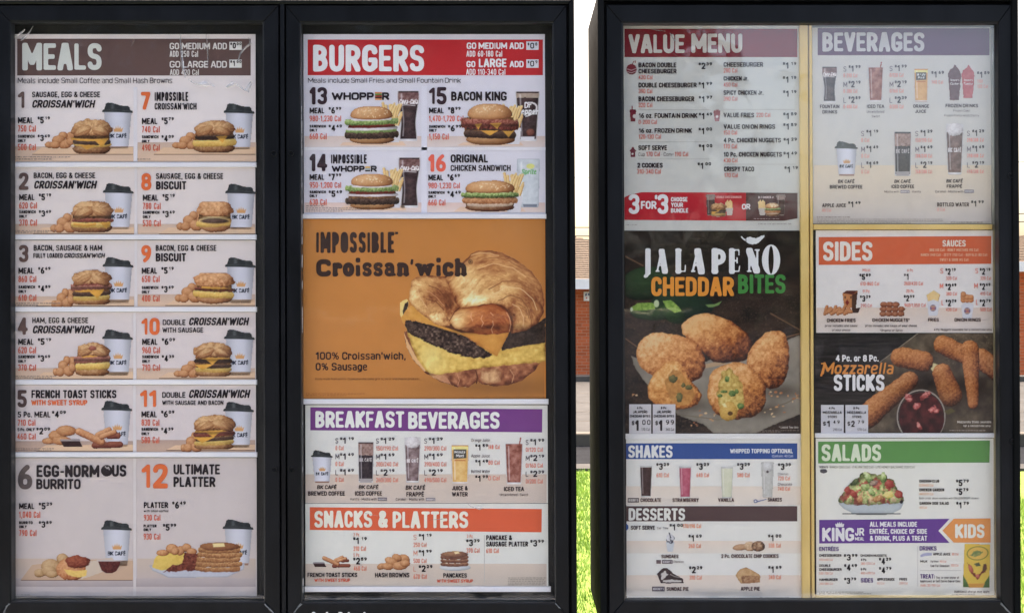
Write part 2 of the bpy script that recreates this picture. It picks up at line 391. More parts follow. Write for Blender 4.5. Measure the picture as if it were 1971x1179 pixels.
# ------------------------------------------------------------------ printed sheets
class Sheet:
    """one printed menu sheet standing in the case; its parts are paper, bands, pictures, lettering"""
    def __init__(s, x0, y0, x1, y1, d, label, paper, cat='menu sheet', group=None, name='menu_sheet'):
        s.box = (x0, y0, x1, y1); s.d = d
        s.root = empty(name, W((x0+x1)/2, y1, d), label, cat, group)
        s.z = (0, 0, 1.0); s.paper = paper; s.buf = {}; s.n = 0; s.lock = None
        c = [(lean(x, y), y) for x, y in ((x0,y1),(x1,y1),(x1,y0),(x0,y0))]
        n = 12; V = []; F = []
        for j in range(n+1):
            for i in range(n+1):
                u, v = i/n, j/n
                px = (c[0][0]*(1-u)+c[1][0]*u)*(1-v) + (c[3][0]*(1-u)+c[2][0]*u)*v
                py = y1 + (y0-y1)*v
                V.append(W(px, py, d))
        for j in range(n):
            for i in range(n):
                a = j*(n+1)+i; F.append((a, a+1, a+n+2, a+n+1))
        m = len(V); V += [(p[0], p[1]+.0012, p[2]) for p in (V[0], V[n], V[-1], V[n*(n+1)])]
        F.append((m+3, m+2, m+1, m))
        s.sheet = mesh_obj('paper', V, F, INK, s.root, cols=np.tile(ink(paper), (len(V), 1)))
    def Z(s, ox, oy, sc_): s.z = (ox, oy, sc_); return s
    def p(s, x, y): return s.z[0] + x/s.z[2], s.z[1] + y/s.z[2]
    def add(s, part, P, F, col, layer):
        if s.lock is None and part not in ('fine_print', 'band') and '_' != part[-1]: s.n += 1; part = part + '#%d' % s.n
        elif s.lock is not None: part = s.lock
        b = s.buf.setdefault(part, [[], [], [], 0])
        P = np.asarray(P, float); d = s.d - .0004*layer; k = scale_at(d)
        V = np.stack([(P[:,0]-CX)*k, np.full(len(P), d), H + (CY-P[:,1])*k], 1)
        b[0].append(V); b[1] += [tuple(i + b[3] for i in f) for f in F]
        c = np.asarray(col, float)
        b[2].append(np.tile(ink(c), (len(P), 1)) if c.ndim == 1 else ink(c)); b[3] += len(P)
    def T(s, text, x0, y0, x1, y1, col, wt='bold', slant=0.0, part='lettering', layer=4, fam='', track=1.0):
        (a, b), (c, e) = s.p(x0, y0), s.p(x1, y1)
        P, F = layout(text, a, b, c, e, wt, slant, track, fam)
        s.add(part, P, F, col, layer)
    def PR(s, x0, y0, x1, y1, dol, cents, col=(38,32,34), part='price', layer=4):
        """price: small dollar sign, big figure, small raised cents"""
        w, h = x1-x0, y1-y0; own = s.lock is None
        if own: s.n += 1; s.lock = '%s#%d' % (part, s.n)
        s.T('$', x0-.02*w, y0, x0+.16*w, y0+.46*h, col, 'bold', 0, part, layer)
        s.T(dol, x0+.20*w, y0+.05*h, x0+(.50 if dol != '1' else .44)*w, y1, col, 'heavy', 0, part, layer)
        if cents:
            s.T(cents[0], x0+(.57 if cents[0] != '1' else .61)*w, y0, x0+.75*w, y0+.46*h, col, 'black', 0, part, layer)
            s.T(cents[1], x0+.81*w, y0, x1, y0+.46*h, col, 'black', 0, part, layer)
        if own: s.lock = None
    def R(s, x0, y0, x1, y1, col, part='band', layer=1, col2=None):
        (a, b), (c, e) = s.p(x0, y0), s.p(x1, y1)
        cc = col if col2 is None else [col, col, col2, col2]
        s.add(part, [(a,b),(c,b),(c,e),(a,e)], [(3,2,1,0)], cc, layer)
    def PL(s, pts, col, part='band', layer=1):
        P = [s.p(*q) for q in pts]
        A = sum(P[i][0]*P[(i+1)%len(P)][1]-P[(i+1)%len(P)][0]*P[i][1] for i in range(len(P)))
        if A > 0: P = P[::-1]
        s.add(part, P, [tuple(range(len(P)))], col, layer)
    def fine(s, x0, y0, x1, y1, rows, col=(120,110,108), seed=0, dens=.86, part='fine_print', layer=4):
        rn = random.Random(seed + int(x0*7+y0)); (a, b), (c, e) = s.p(x0, y0), s.p(x1, y1)
        P = []; F = []
        rh = (e-b)/rows
        for r in range(rows):
            x = a; end = c if r < rows-1 else a + (c-a)*rn.uniform(.55, 1)
            while x < end:
                w = rn.uniform(1.6, 6.5); 
                n = max(1, int(w/1.1)); ch = x
                for k in range(n):
                    hh = rh*rn.uniform(.42, .68); yy = b + r*rh + rh*.15 + (rh*.6-hh)*rn.uniform(0, .5)
                    q = len(P); P += [(ch, yy), (ch+.8, yy), (ch+.8, yy+hh), (ch, yy+hh)]; F.append((q+3,q+2,q+1,q)); ch += 1.15
                x += w + rn.uniform(1.0, 1.6)
        if P: s.add(part, P, F, col, layer)
    def pic(s, name, pic, x, y, layer=2, src=True, mirror=False, label=None):
        """hang a painted cut-out picture; x,y = top-left in source px"""
        if not src: x, y = s.p(x, y)
        o = pic.obj(name, s.d - .0004*layer)
        o.parent = s.root; o.location = np.array(W(x, y, s.d - .0004*layer)) - np.array(s.root.location[:])
        if label: o['label'] = label
        return o
    def done(s):
        for part, (V, F, C, n) in s.buf.items():
            o = mesh_obj(part.split('#')[0], np.concatenate(V), F, INK, s.root, cols=np.concatenate(C))
            if part == 'fine_print': o['kind'] = 'stuff'

# ------------------------------------------------------------------ painting of the printed food photographs
def _hash(ix, iy, seed):
    n = (ix.astype(np.int64)*374761393 + iy.astype(np.int64)*668265263 + seed*974711) & 0x7fffffff
    n = ((n ^ (n >> 13))*1274126177) & 0x7fffffff
    return ((n ^ (n >> 16)) & 0xffff)/65535.0
def vnoise(x, y, seed=0):
    ix, iy = np.floor(x), np.floor(y); fx, fy = x-ix, y-iy
    fx = fx*fx*(3-2*fx); fy = fy*fy*(3-2*fy)
    a, b = _hash(ix, iy, seed), _hash(ix+1, iy, seed); c, d = _hash(ix, iy+1, seed), _hash(ix+1, iy+1, seed)
    return (a*(1-fx)+b*fx)*(1-fy) + (c*(1-fx)+d*fx)*fy
def fbm(x, y, sc_, seed=0, oc=4):
    v = 0; a = .5; t = 0
    for k in range(oc):
        v = v + a*vnoise(x/sc_*2**k+17.3*k, y/sc_*2**k+9.1*k, seed+k); t += a; a *= .55
    return v/t
def sst(a, b, x):
    t = np.clip((x-a)/(b-a), 0, 1); return t*t*(3-2*t)
def ramp(t, *cols):
    cols = np.array(cols, float); t = np.clip(t, 0, 1)*(len(cols)-1)
    i = np.clip(t.astype(int), 0, len(cols)-2); f = (t-i)[..., None]
    return cols[i]*(1-f) + cols[i+1]*f
def lump(p, pts, cols, seed=1, tex=.3, tsc=7, wob=2.4, rim=.30, rimw=10, amp=.36):
    """a fried, bumpy solid lit from the upper left"""
    xs = [a[0] for a in pts]; ys = [a[1] for a in pts]; xc, yc = sum(xs)/len(xs), sum(ys)/len(ys); hw, hh = (max(xs)-min(xs))/2, (max(ys)-min(ys))/2
    P = [np.array(q) for q in round_poly(pts, max(hw, hh)*.22, True)][:-1]
    m, d = p.polym([tuple(q) for q in P], wob, 9, seed)
    sh = .60 - amp*(.55*(p.X-xc)/hw+.80*(p.Y-yc)/hh) + tex*(fbm(p.X, p.Y, tsc, seed+3)-.5)*2 + tex*.7*(fbm(p.X, p.Y, tsc*.35, seed+6)-.5)*2 - rim*(1-np.clip(d/rimw, 0, 1))**1.7
    p.put(m, ramp(sh, *cols)); return m
class Pic:
    def __init__(s, w, h, step=1.0, bg=None):
        s.w, s.h, s.step = w, h, step
        s.X, s.Y = np.meshgrid(np.arange(0, w+step*.5, step), np.arange(0, h+step*.5, step))
        s.C = np.zeros(s.X.shape + (3,)); s.A = np.zeros(s.X.shape)
        if bg is not None: s.C[:] = bg; s.A[:] = 1
        s.me = {}
    def put(s, m, col):
        m = np.clip(m, 0, 1); col = np.asarray(col, float)
        a = s.A[..., None]; mm = m[..., None]
        prev = np.where(a > .02, s.C, col if col.ndim > 1 else col[None, None, :])
        s.C = prev*(1-mm) + col*mm; s.A = np.maximum(s.A, m)
    def soft(s, f, k=1.0): return np.clip(f/(k*s.step)+.5, 0, 1)
    def ell(s, cx, cy, rx, ry, ang=0, wob=0, seed=0):
        c, n = math.cos(ang), math.sin(ang); dx, dy = s.X-cx, s.Y-cy
        u, v = (dx*c+dy*n)/rx, (-dx*n+dy*c)/ry
        r = np.sqrt(u*u+v*v)
        if wob: r = r*(1 + wob*(fbm(s.X, s.Y, max(3.0, min(rx, ry)*.5), seed, 3)-.5)*2)
        return u, v, r, s.soft((1-r)*min(rx, ry))
    def blob(s, cx, cy, rx, ry, cols, ang=0, wob=.08, seed=1, tex=.18, tsc=3.0, light=(-.45,-.75), stripe=None, dome=0):
        if dome:      # flat-bottomed (dome>0) or flat-topped (dome<0) loaf
            dx, dy = (s.X-cx)/rx, (s.Y-cy)/ry; dy = dy*dome if dome > 0 else dy*-dome
            dy = np.where(dy > 0, dy*1.9, dy*.78) if dome > 0 else np.where(dy < 0, dy*1.9, dy*.78)
            r = (np.abs(dx)**2.3+np.abs(dy)**2.3)**(1/2.3); r = r*(1+wob*(fbm(s.X, s.Y, max(3.0, min(rx, ry)*.6), seed, 3)-.5)*2); m = s.soft((1-r)*min(rx, ry)*.8)
        else: u, v, r, m = s.ell(cx, cy, rx, ry, ang, wob, seed)
        nz = np.sqrt(np.clip(1-r*r, 0, 1))
        dx, dy = (s.X-cx)/rx, (s.Y-cy)/ry
        sh = .24 + .50*nz + .36*(light[0]*dx+light[1]*dy) + tex*(fbm(s.X, s.Y, tsc, seed+5)-.5)*2
        if stripe is not None: sh = sh + stripe
        s.put(m, ramp(sh, *cols))
        return m
    def capsule(s, ax, ay, bx, by, r, cols, seed=1, wob=.1, tex=.2, tsc=3, r2=None):
        dx, dy = bx-ax, by-ay; L2 = dx*dx+dy*dy
        t = np.clip(((s.X-ax)*dx+(s.Y-ay)*dy)/L2, 0, 1)
        ex, ey = s.X-ax-t*dx, s.Y-ay-t*dy
        rr = r if r2 is None else r+(r2-r)*t
        q = np.hypot(ex, ey)/rr*(1+wob*(fbm(s.X, s.Y, max(3, r*.5), seed, 3)-.5)*2)
        m = s.soft((1-q)*r)
        sh = .26+.40*np.sqrt(np.clip(1-q*q, 0, 1)) + .46*(-.45*ex/rr-.75*ey/rr) + tex*(fbm(s.X, s.Y, tsc, seed+3)-.5)*2
        s.put(m, ramp(sh, *cols)); return m
    def polym(s, pts, wob=0, wsc=4, seed=0, k=1.0):
        X, Y = s.X, s.Y
        if wob:
            X = X + wob*(fbm(s.X, s.Y, wsc, seed, 3)-.5)*2; Y = Y + wob*(fbm(s.X, s.Y, wsc, seed+40, 3)-.5)*2
        ins = np.zeros(X.shape, bool); dist = np.full(X.shape, 1e9); n = len(pts)
        for i in range(n):
            (ax, ay), (bx, by) = pts[i], pts[(i+1) % n]
            cnd = ((ay > Y) != (by > Y)); den = (by-ay) if abs(by-ay) > 1e-9 else 1e-9
            ins ^= cnd & (X < (bx-ax)*(Y-ay)/den+ax)
            dx, dy = bx-ax, by-ay; L2 = dx*dx+dy*dy+1e-9
            t = np.clip(((X-ax)*dx+(Y-ay)*dy)/L2, 0, 1); dist = np.minimum(dist, np.hypot(X-ax-t*dx, Y-ay-t*dy))
        return s.soft(np.where(ins, dist, -dist), k), np.where(ins, dist, 0)
    def poly(s, pts, col=None, wob=0, wsc=4, seed=0, tex=0, tsc=3, cols=None, rim=0, rimw=3):
        m, d = s.polym(pts, wob, wsc, seed)
        if cols is not None:
            sh = .5 + tex*(fbm(s.X, s.Y, tsc, seed+3)-.5)*2
            if rim: sh = sh - rim*(1-np.clip(d/rimw, 0, 1))
            s.put(m, ramp(sh, *cols))
        else: s.put(m, col)
        return m
    def band(s, x0, x1, f, th, cols, seed=0, jag=1.0, jsc=5, curve=0, tex=.25, tsc=2.5, ends=2.5):
        """a slice of filling: centre height f, thickness th, sagging towards the middle"""
        u = (s.X-(x0+x1)/2)/((x1-x0)/2)
        yc = f + curve*(1-u*u) + getattr(s, 'tilt', 0)*(s.X-(x0+x1)/2)
        top = yc-th/2 + jag*(fbm(s.X, s.Y*0+3, jsc, seed, 3)-.5)*2
        bot = yc+th/2 + jag*(fbm(s.X, s.Y*0+9, jsc, seed+7, 3)-.5)*2
        inx = np.minimum(s.X-x0, x1-s.X)
        e = np.sqrt(np.clip(inx/ends, 0, 1)); mid = (top+bot)/2; top = mid+(top-mid)*e; bot = mid+(bot-mid)*e
        m = s.soft(np.minimum(s.Y-top, bot-s.Y))*(inx > 0)
        t = (s.Y-top)/np.maximum(bot-top, .5)
        sh = .78-.5*t + tex*(fbm(s.X, s.Y, tsc, seed+11)-.5)*2
        s.put(m, ramp(sh, *cols)); return m
    def line(s, pts, w, col):
        f = np.full(s.X.shape, -9.0)
        for (ax, ay), (bx, by) in zip(pts[:-1], pts[1:]):
            dx, dy = bx-ax, by-ay; L2 = dx*dx+dy*dy+1e-9
            t = np.clip(((s.X-ax)*dx+(s.Y-ay)*dy)/L2, 0, 1)
            f = np.maximum(f, w/2-np.hypot(s.X-ax-t*dx, s.Y-ay-t*dy))
        s.put(s.soft(f), col)
    def text(s, t, x0, y0, x1, y1, col, wt='bold', slant=0.0):
        P, F = layout(t, x0, y0, x1, y1, wt, slant)
        for f in F:
            q = [tuple(P[i]) for i in f]
            xs = [a[0] for a in q]; ys = [a[1] for a in q]
            i0, i1 = int(max(min(xs)/s.step-1, 0)), int(max(xs)/s.step+2); j0, j1 = int(max(min(ys)/s.step-1, 0)), int(max(ys)/s.step+2)
            X, Y = s.X[j0:j1, i0:i1], s.Y[j0:j1, i0:i1]
            if X.size == 0: continue
            m = (X >= min(xs)) & (X <= max(xs)) & (Y >= min(ys)) & (Y <= max(ys))
            s.C[j0:j1, i0:i1][m] = col; s.A[j0:j1, i0:i1][m] = 1
    def obj(s, name, d):
        k = scale_at(d)
        key = round(k, 7)
        if key not in s.me:
            ny, nx = s.X.shape
            al = s.A
            fa = (al[:-1,:-1]+al[1:,:-1]+al[:-1,1:]+al[1:,1:])/4 > .45
            idx = np.arange(nx*ny).reshape(ny, nx)
            q = np.stack([idx[1:,:-1], idx[1:,1:], idx[:-1,1:], idx[:-1,:-1]], -1)[fa]
            used = np.unique(q); mp = np.zeros(nx*ny, int); mp[used] = np.arange(len(used))
            V = np.stack([s.X.ravel()*k, np.zeros(nx*ny), -s.Y.ravel()*k], 1)[used]
            g_ = s.C.mean(-1, keepdims=True); C = ink(np.clip(g_+.86*(s.C-g_)-3, 0, 255)).reshape(-1, 3)[used]
            o = mesh_obj(name, V, mp[q], INK, None, cols=C)
            s.me[key] = o.data; return o
        o = bpy.data.objects.new(name, s.me[key]); COL.objects.link(o); return o

BUN = ((96,52,28),(150,92,52),(196,138,86),(226,182,130))
CRO = ((78,42,26),(132,80,48),(176,122,76),(212,170,118))
HASH = ((92,48,26),(152,92,54),(190,130,84),(214,164,116))
PATTY = ((34,22,18),(62,42,34),(92,66,54),(120,94,80))
EGG = ((160,110,42),(208,160,72),(226,190,100),(238,214,140))
CHEESE = ((196,130,44),(222,160,62),(236,180,84))
BACON = ((70,28,24),(118,52,42),(158,86,70),(190,124,104))
HAM = ((96,44,36),(146,82,68),(184,122,102),(208,156,134))
LETT = ((58,80,38),(106,134,66),(160,184,108),(208,218,162))
TOM = ((110,32,28),(160,54,44),(194,94,80))
ONI = ((176,168,170),(214,206,208),(232,228,230))
CHKN = ((108,60,32),(160,98,58),(198,138,90),(220,170,120))
FRY = ((150,104,48),(206,160,92),(230,192,128),(240,218,166))

def croissant_top(p, cx, cy, rx, ry, seed, cols=CRO):
    rn = random.Random(seed*3+1); hx, hy = cx+rx*rn.uniform(-.15, .2), cy-ry*.1
    ang = np.arctan2((p.Y-hy)/ry, (p.X-hx)/rx); rr = np.hypot((p.X-hx)/rx, (p.Y-hy)/ry)
    n1 = fbm(ang*5.0+rr*1.2, rr*2.0, 1.0, seed, 3); n2 = fbm(ang*13, rr*3, 1.0, seed+4, 3)
    hole = np.exp(-(((p.X-hx)/(rx*.26))**2 + ((p.Y-hy)/(ry*.45))**2))
    fold = -.34*np.exp(-(((p.X-hx-rx*.10*np.sin(p.Y*.4+seed))/(rx*.05))**2))*(p.Y > hy)
    p.blob(cx, cy+ry*.06, rx, ry*.93, cols, wob=.15, seed=seed, tex=.20, tsc=2.2, dome=1, stripe=.62*(n1-.5)+.34*(n2-.5)+.26*hole+fold+.06)
    for sg in (-1, 1):      # the two ends of the crescent folding in towards the front
        ex, ey = cx+sg*rx*rn.uniform(.40, .52), cy+ry*rn.uniform(.02, .16)
        a2 = np.arctan2((p.Y-ey-ry*.6)/ry, (p.X-ex-sg*rx*.5)/rx); s2 = fbm(a2*7, np.hypot(p.X-ex, p.Y-ey)/rx, 1.0, seed+sg+9, 3)
        p.blob(ex, ey, rx*rn.uniform(.44, .54), ry*rn.uniform(.46, .60), cols, ang=sg*rn.uniform(.25, .5), wob=.14, seed=seed+sg+20, tex=.16, tsc=2.2, stripe=.6*(s2-.5)+.02)
def drip(p, x, y, w, h, lean_=0, cols=CHEESE, seed=0):
    p.poly([(x-w/2, y), (x+w/2, y-1), (x+lean_, y+h)], None, wob=.5, seed=seed, cols=cols, tex=.12)
def sandwich(kind, w, h, seed=1, step=1.0):
    p = Pic(w, h, step); cx = w/2; p.tilt = random.Random(seed).uniform(-.05, .05)
    def bottom(c, y=.84, ry=.15): p.blob(cx, h*y, w*.45, h*ry, c, seed=seed+2, wob=.07, dome=-1, tex=.3)
    p.poly([(w*.10, h*.34), (w*.90, h*.34), (w*.93, h*.60), (w*.90, h*.86), (w*.10, h*.86), (w*.06, h*.6)], None, cols=((60,34,20),(120,78,44),(170,126,76)), tex=.6, tsc=3, seed=seed)
    if kind == 'sausage_croissant':
        bottom(CRO); p.band(w*.06, w*.97, h*.72, h*.10, EGG, seed, 1, 8, h*.05)
        drip(p, w*.42, h*.73, w*.5, h*.16, -3, seed=seed); p.band(w*.05, w*.95, h*.66, h*.13, PATTY, seed+1, 1, 4, h*.03)
        drip(p, w*.72, h*.60, w*.34, h*.22, 2, seed=seed+3); p.band(w*.0, w*.9, h*.575, h*.06, CHEESE, seed+4, .8, 8, h*.04)
        croissant_top(p, cx, h*.34, w*.49, h*.27, seed)
    elif kind == 'impossible_croissant':
        bottom(CRO); p.band(w*.02, w*.98, h*.69, h*.20, EGG, seed, 1.5, 8, h*.03)
        p.band(w*.08, w*.93, h*.51, h*.13, PATTY, seed+1, 1, 4, h*.03); drip(p, w*.66, h*.50, w*.26, h*.2, 1, seed=seed)
        croissant_top(p, cx, h*.30, w*.44, h*.24, seed)
    elif kind == 'bacon_croissant':
        bottom(CRO, .84, .15); p.band(w*.03, w*.92, h*.76, h*.16, EGG, seed, 1.8, 6, h*.03)
        p.band(w*.08, w*.6, h*.74, h*.08, CHEESE, seed+2, 1.5, 5, h*.05); drip(p, w*.8, h*.7, w*.26, h*.2, 2, seed=seed)
        p.band(w*.05, w*.99, h*.64, h*.10, BACON, seed+1, 1.8, 3.5, -h*.02)
        croissant_top(p, cx, h*.38, w*.47, h*.30, seed)
    elif kind == 'loaded_croissant':
        bottom(BUN, .88, .12); p.band(w*.05, w*.95, h*.80, h*.12, EGG, seed, 1, 8, h*.03)
        p.band(w*.04, w*.97, h*.68, h*.11, PATTY, seed+1, 1, 4, h*.03); drip(p, w*.62, h*.63, w*.34, h*.2, 2, seed=seed)
        p.band(w*.1, w*.8, h*.58, h*.08, CHEESE, seed+2, 1, 6, h*.02)
        p.band(w*-.02, w*1.0, h*.50, h*.16, HAM, seed+3, 2.2, 4, 0); p.band(w*.05, w*.9, h*.42, h*.06, BACON, seed+6, 1.6, 3, 0)
        croissant_top(p, cx, h*.29, w*.46, h*.23, seed)
    elif kind == 'ham_croissant':
        bottom(BUN, .86, .13); p.band(w*.04, w*.97, h*.70, h*.20, EGG, seed, 1.8, 7, h*.02)
        p.band(w*-.02, w*.98, h*.50, h*.2, HAM, seed+3, 2.6, 4, 0); p.band(w*.2, w*.7, h*.42, h*.06, CHEESE, seed+2, 1.6, 3, 0)
        croissant_top(p, cx, h*.28, w*.43, h*.23, seed); p.blob(cx, h*.18, w*.10, h*.07, BACON, seed=seed+4, wob=.3)
    elif kind == 'sausage_biscuit':
        p.blob(cx, h*.78, w*.42, h*.2, CHKN, seed=seed+2, wob=.10); p.band(w*.0, w*.92, h*.70, h*.16, EGG, seed, 2.4, 6, h*.04)
        p.blob(w*.5, h*.60, w*.44, h*.13, FRY, seed=seed+8, wob=.08); p.blob(w*.5, h*.62, w*.36, h*.075, PATTY, seed=seed+1, wob=.05)
        p.blob(cx, h*.32, w*.46, h*.26, CHKN, seed=seed, wob=.12, tex=.55, tsc=4, dome=.9)
    elif kind == 'bacon_biscuit':
        p.blob(cx, h*.82, w*.40, h*.17, CHKN, seed=seed+2, wob=.12); p.band(w*.0, w*.97, h*.68, h*.2, EGG, seed, 2.4, 5, h*.03)
        p.band(w*.04, w*.99, h*.52, h*.10, BACON, seed+1, 2.6, 5, 0); p.band(w*.2, w*.9, h*.49, h*.07, CHEESE, seed+3, 2, 5, 0)
        p.blob(cx, h*.30, w*.46, h*.25, CHKN, seed=seed, wob=.15, tex=.55, tsc=4, dome=.9)
    elif kind in ('double_croissant', 'double_bacon_croissant'):
        bottom(BUN, .90, .10); p.band(w*.04, w*.96, h*.80, h*.11, EGG, seed, 1, 8, h*.03)
        p.band(w*.08, w*.96, h*.69, h*.10, PATTY, seed+1, .9, 4, h*.02); drip(p, w*.28, h*.66, w*.5, h*.16, -4, seed=seed)
        p.band(w*.02, w*.98, h*.55, h*.12, PATTY if kind == 'double_croissant' else BACON, seed+3, 1.2, 4, h*.02); drip(p, w*.48, h*.50, w*.36, h*.16, 0, seed=seed+2)
        p.band(w*.05, w*.92, h*.47, h*.05, CHEESE, seed+5, .9, 5, h*.02)
        croissant_top(p, cx, h*.30, w*.48, h*.24, seed)
    elif kind in ('burger', 'impossible_burger'):
        p.blob(cx, h*.89, w*.40, h*.12, BUN, seed=seed+2, wob=.03, tex=.1)
        p.band(w*.0, w*.99, h*.75, h*.18, PATTY, seed+1, 1.8, 3.5, h*.03, tex=.5)
        if kind == 'burger': p.band(w*.02, w*.95, h*.63, h*.10, LETT, seed+7, 2.2, 4, h*.03)
        p.band(w*.04, w*.97, h*.585, h*.07, ONI, seed+2, .8, 8, h*.02); p.band(w*.08, w*.9, h*.51, h*.09, TOM, seed+4, .8, 8, h*.02)
        p.band(w*.0, w*.98, h*.40, h*.16, LETT, seed+5, 2.6, 3.5, h*.02, tex=.45)
        p.band(w*.12, w*.86, h*.34, h*.05, ONI, seed+6, 1.2, 5, h*.02)
        p.blob(cx*.98, h*.25, w*.38, h*.20, BUN, seed=seed, wob=.02, tex=.08, dome=1)
        seeds(p, cx, h*.16, w*.30, h*.13, 26, seed)
    elif kind == 'bacon_king':
        p.blob(cx*1.02, h*.87, w*.42, h*.14, BUN, seed=seed+2, wob=.03, tex=.1)
        p.band(w*.05, w*.95, h*.74, h*.17, PATTY, seed+1, 1.2, 4, h*.02); drip(p, w*.82, h*.66, w*.2, h*.16, 0); drip(p, w*.5, h*.66, w*.3, h*.12, 0)
        p.band(w*.1, w*.9, h*.60, h*.10, PATTY, seed+4, 1.2, 4, 0)
        p.band(w*.0, w*1.0, h*.50, h*.24, BACON, seed+3, 3.4, 4.5, 0, tex=.5); drip(p, w*.3, h*.5, w*.12, h*.14, 0); drip(p, w*.6, h*.48, w*.2, h*.14, 3)
        p.blob(cx, h*.28, w*.38, h*.21, BUN, seed=seed, wob=.02, tex=.08, dome=1); seeds(p, cx, h*.14, w*.28, h*.10, 26, seed)
    elif kind == 'chicken_sandwich':
        p.blob(cx, h*.88, w*.42, h*.12, ((70,34,20),(128,74,44),(200,160,120)), seed=seed+2, wob=.03)
        p.band(w*.1, w*.9, h*.76, h*.12, ((170,140,110),(220,190,160),(235,215,190)), seed+5, .8, 8, h*.03)
        p.band(w*.02, w*.98, h*.64, h*.18, CHKN, seed+1, 1.8, 4, h*.03, tex=.4)
        p.band(w*.0, w*1.0, h*.46, h*.15, LETT, seed+3, 2.4, 3.5, h*.02, tex=.5)
        p.blob(cx, h*.29, w*.42, h*.22, BUN, seed=seed, wob=.03, tex=.1, dome=1); seeds(p, cx*1.1, h*.18, w*.28, h*.12, 24, seed)
    # shade printed in the food photograph: under the lid of the bun, low down and to the right
    yy = p.Y/h; f_ = 1-.34*np.exp(-((yy-.53)/.045)**2)-.12*np.exp(-((yy-.80)/.05)**2)-.20*sst(.76, 1.0, yy)-.18*sst(.6, 1.0, p.X/w)+.10*(fbm(p.X, p.Y, 5, seed+50)-.5)
    p.C = p.C*np.clip(f_, .3, 1.15)[..., None]
    return p
def seeds(p, cx, cy, rx, ry, n, seed):
    rn = random.Random(seed)
    for _ in range(n):
        a = rn.uniform(0, 6.28); r = math.sqrt(rn.random()); x, y = cx+rx*r*math.cos(a), cy+ry*r*math.sin(a)
        u, v, q, m = p.ell(x, y, 1.5, .9, rn.uniform(0, 3)); p.put(m*.8, (236,212,170))
def hashes(seed=1, n=6, w=58, h=42, step=1.0, cols=HASH):
    p = Pic(w, h, step); rn = random.Random(seed)
    spots = [(.86,.35,.18,.22),(.62,.30,.16,.2),(.45,.52,.22,.22),(.13,.80,.14,.17),(.33,.80,.19,.2),(.72,.76,.25,.24),(.88,.62,.16,.2)]
    for i, (x, y, rx, ry) in enumerate(spots[:n+1]):
        p.blob(w*x*.93+2, h*y, w*rx*.92, h*ry, cols, ang=rn.uniform(-.5, .5), wob=.08, seed=seed*7+i, tex=.18)
    return p
def toast_sticks(w, h, seed, step=1.0):
    p = Pic(w, h, step); C1 = ((90,44,28),(150,84,52),(196,136,92),(222,176,130)); C2 = ((70,26,22),(120,58,44),(160,96,72))
    if w > 90:
        for i, (x, y, rx, ry) in enumerate(((.08,.68,.08,.13),(.18,.45,.10,.22),(.30,.25,.12,.22),(.24,.66,.12,.18))): p.blob(w*x, h*y, w*rx, h*ry, HASH, seed=seed+i, wob=.1)
        o = .22
    else: o = 0
    f = lambda x: w*(o + (1-o)*x)
    p.capsule(f(.60), h*.42, f(.78), h*.20, h*.11, C1, seed+2); p.capsule(f(.78), h*.48, f(.92), h*.46, h*.12, C2, seed+3)
    p.capsule(f(.55), h*.86, f(.95), h*.82, h*.13, C2, seed+4)
    p.capsule(f(.30), h*.28, f(.66), h*.72, h*.15, C1, seed+5); p.capsule(f(.66), h*.5, f(.86), h*.3, h*.11, C1, seed+7)
    p.poly([(f(0), h*.62), (f(.30), h*.62), (f(.36), h*.92), (f(.06), h*.92)], (56,34,34)); p.poly([(f(0), h*.60), (f(.32), h*.60), (f(.31), h*.68), (f(.01), h*.68)], (150,140,140))
    return p
def coffee_cup(w=60, h=90, step=1.0, shade=1.0, text='BK CAFÉ'):
    p = Pic(w, h, step); b = np.array((184,186,196))*shade
    X, Y = p.X/w, p.Y/h
    body = [(w*.07, h*.20), (w*.95, h*.20), (w*.85, h*.985), (w*.18, h*.985)]
    m, d = p.polym(body); t = (X-.1)/.8
    col = b[None, None, :]*(.90+.16*np.sin(np.clip(t, 0, 1)*3.0)-.16*np.clip(t-.72, 0, 1)*2)[..., None]
    p.put(m, col)
    m, d = p.polym([(w*.19, h*.955), (w*.84, h*.955), (w*.83, h*1.0), (w*.2, h*1.0)]); p.put(m, (150,112,96))
    lid = [(w*.0, h*.21), (w*.02, h*.165), (w*.08, h*.15), (w*.13, h*.03), (w*.2, h*.005), (w*.34, h*.015), (w*.60, h*.07), (w*.86, h*.085), (w*.90, h*.12), (w*.91, h*.17), (w*.985, h*.185), (w*1.0, h*.23), (w*.5, h*.215)]
    m, d = p.polym(lid); sh = .3+.5*fbm(p.X, p.Y, 7, 3)+.4*np.exp(-((X-.35)/.06)**2)*(Y < .14)
    p.put(m, ramp(sh, (22,24,26), (44,48,50), (78,82,84))); p.line([(w*.03, h*.175), (w*.5, h*.165), (w*.95, h*.195)], .9, (70,74,76))
    crown(p, w*.36, h*.50, w*.68, h*.64, (206,150,92))
    p.text(text, w*.22, h*.68, w*.80, h*.775, (44,50,66), 'heavy')
    return p
def crown(p, x0, y0, x1, y1, col):
    w, h = x1-x0, y1-y0
    pts = [(0,.35),(.2,.6),(.28,.15),(.42,.55),(.5,0),(.58,.55),(.72,.15),(.8,.6),(1,.35),(.9,1),(.1,1)]
    p.poly([(x0+a*w, y0+b*h) for a, b in pts], col)
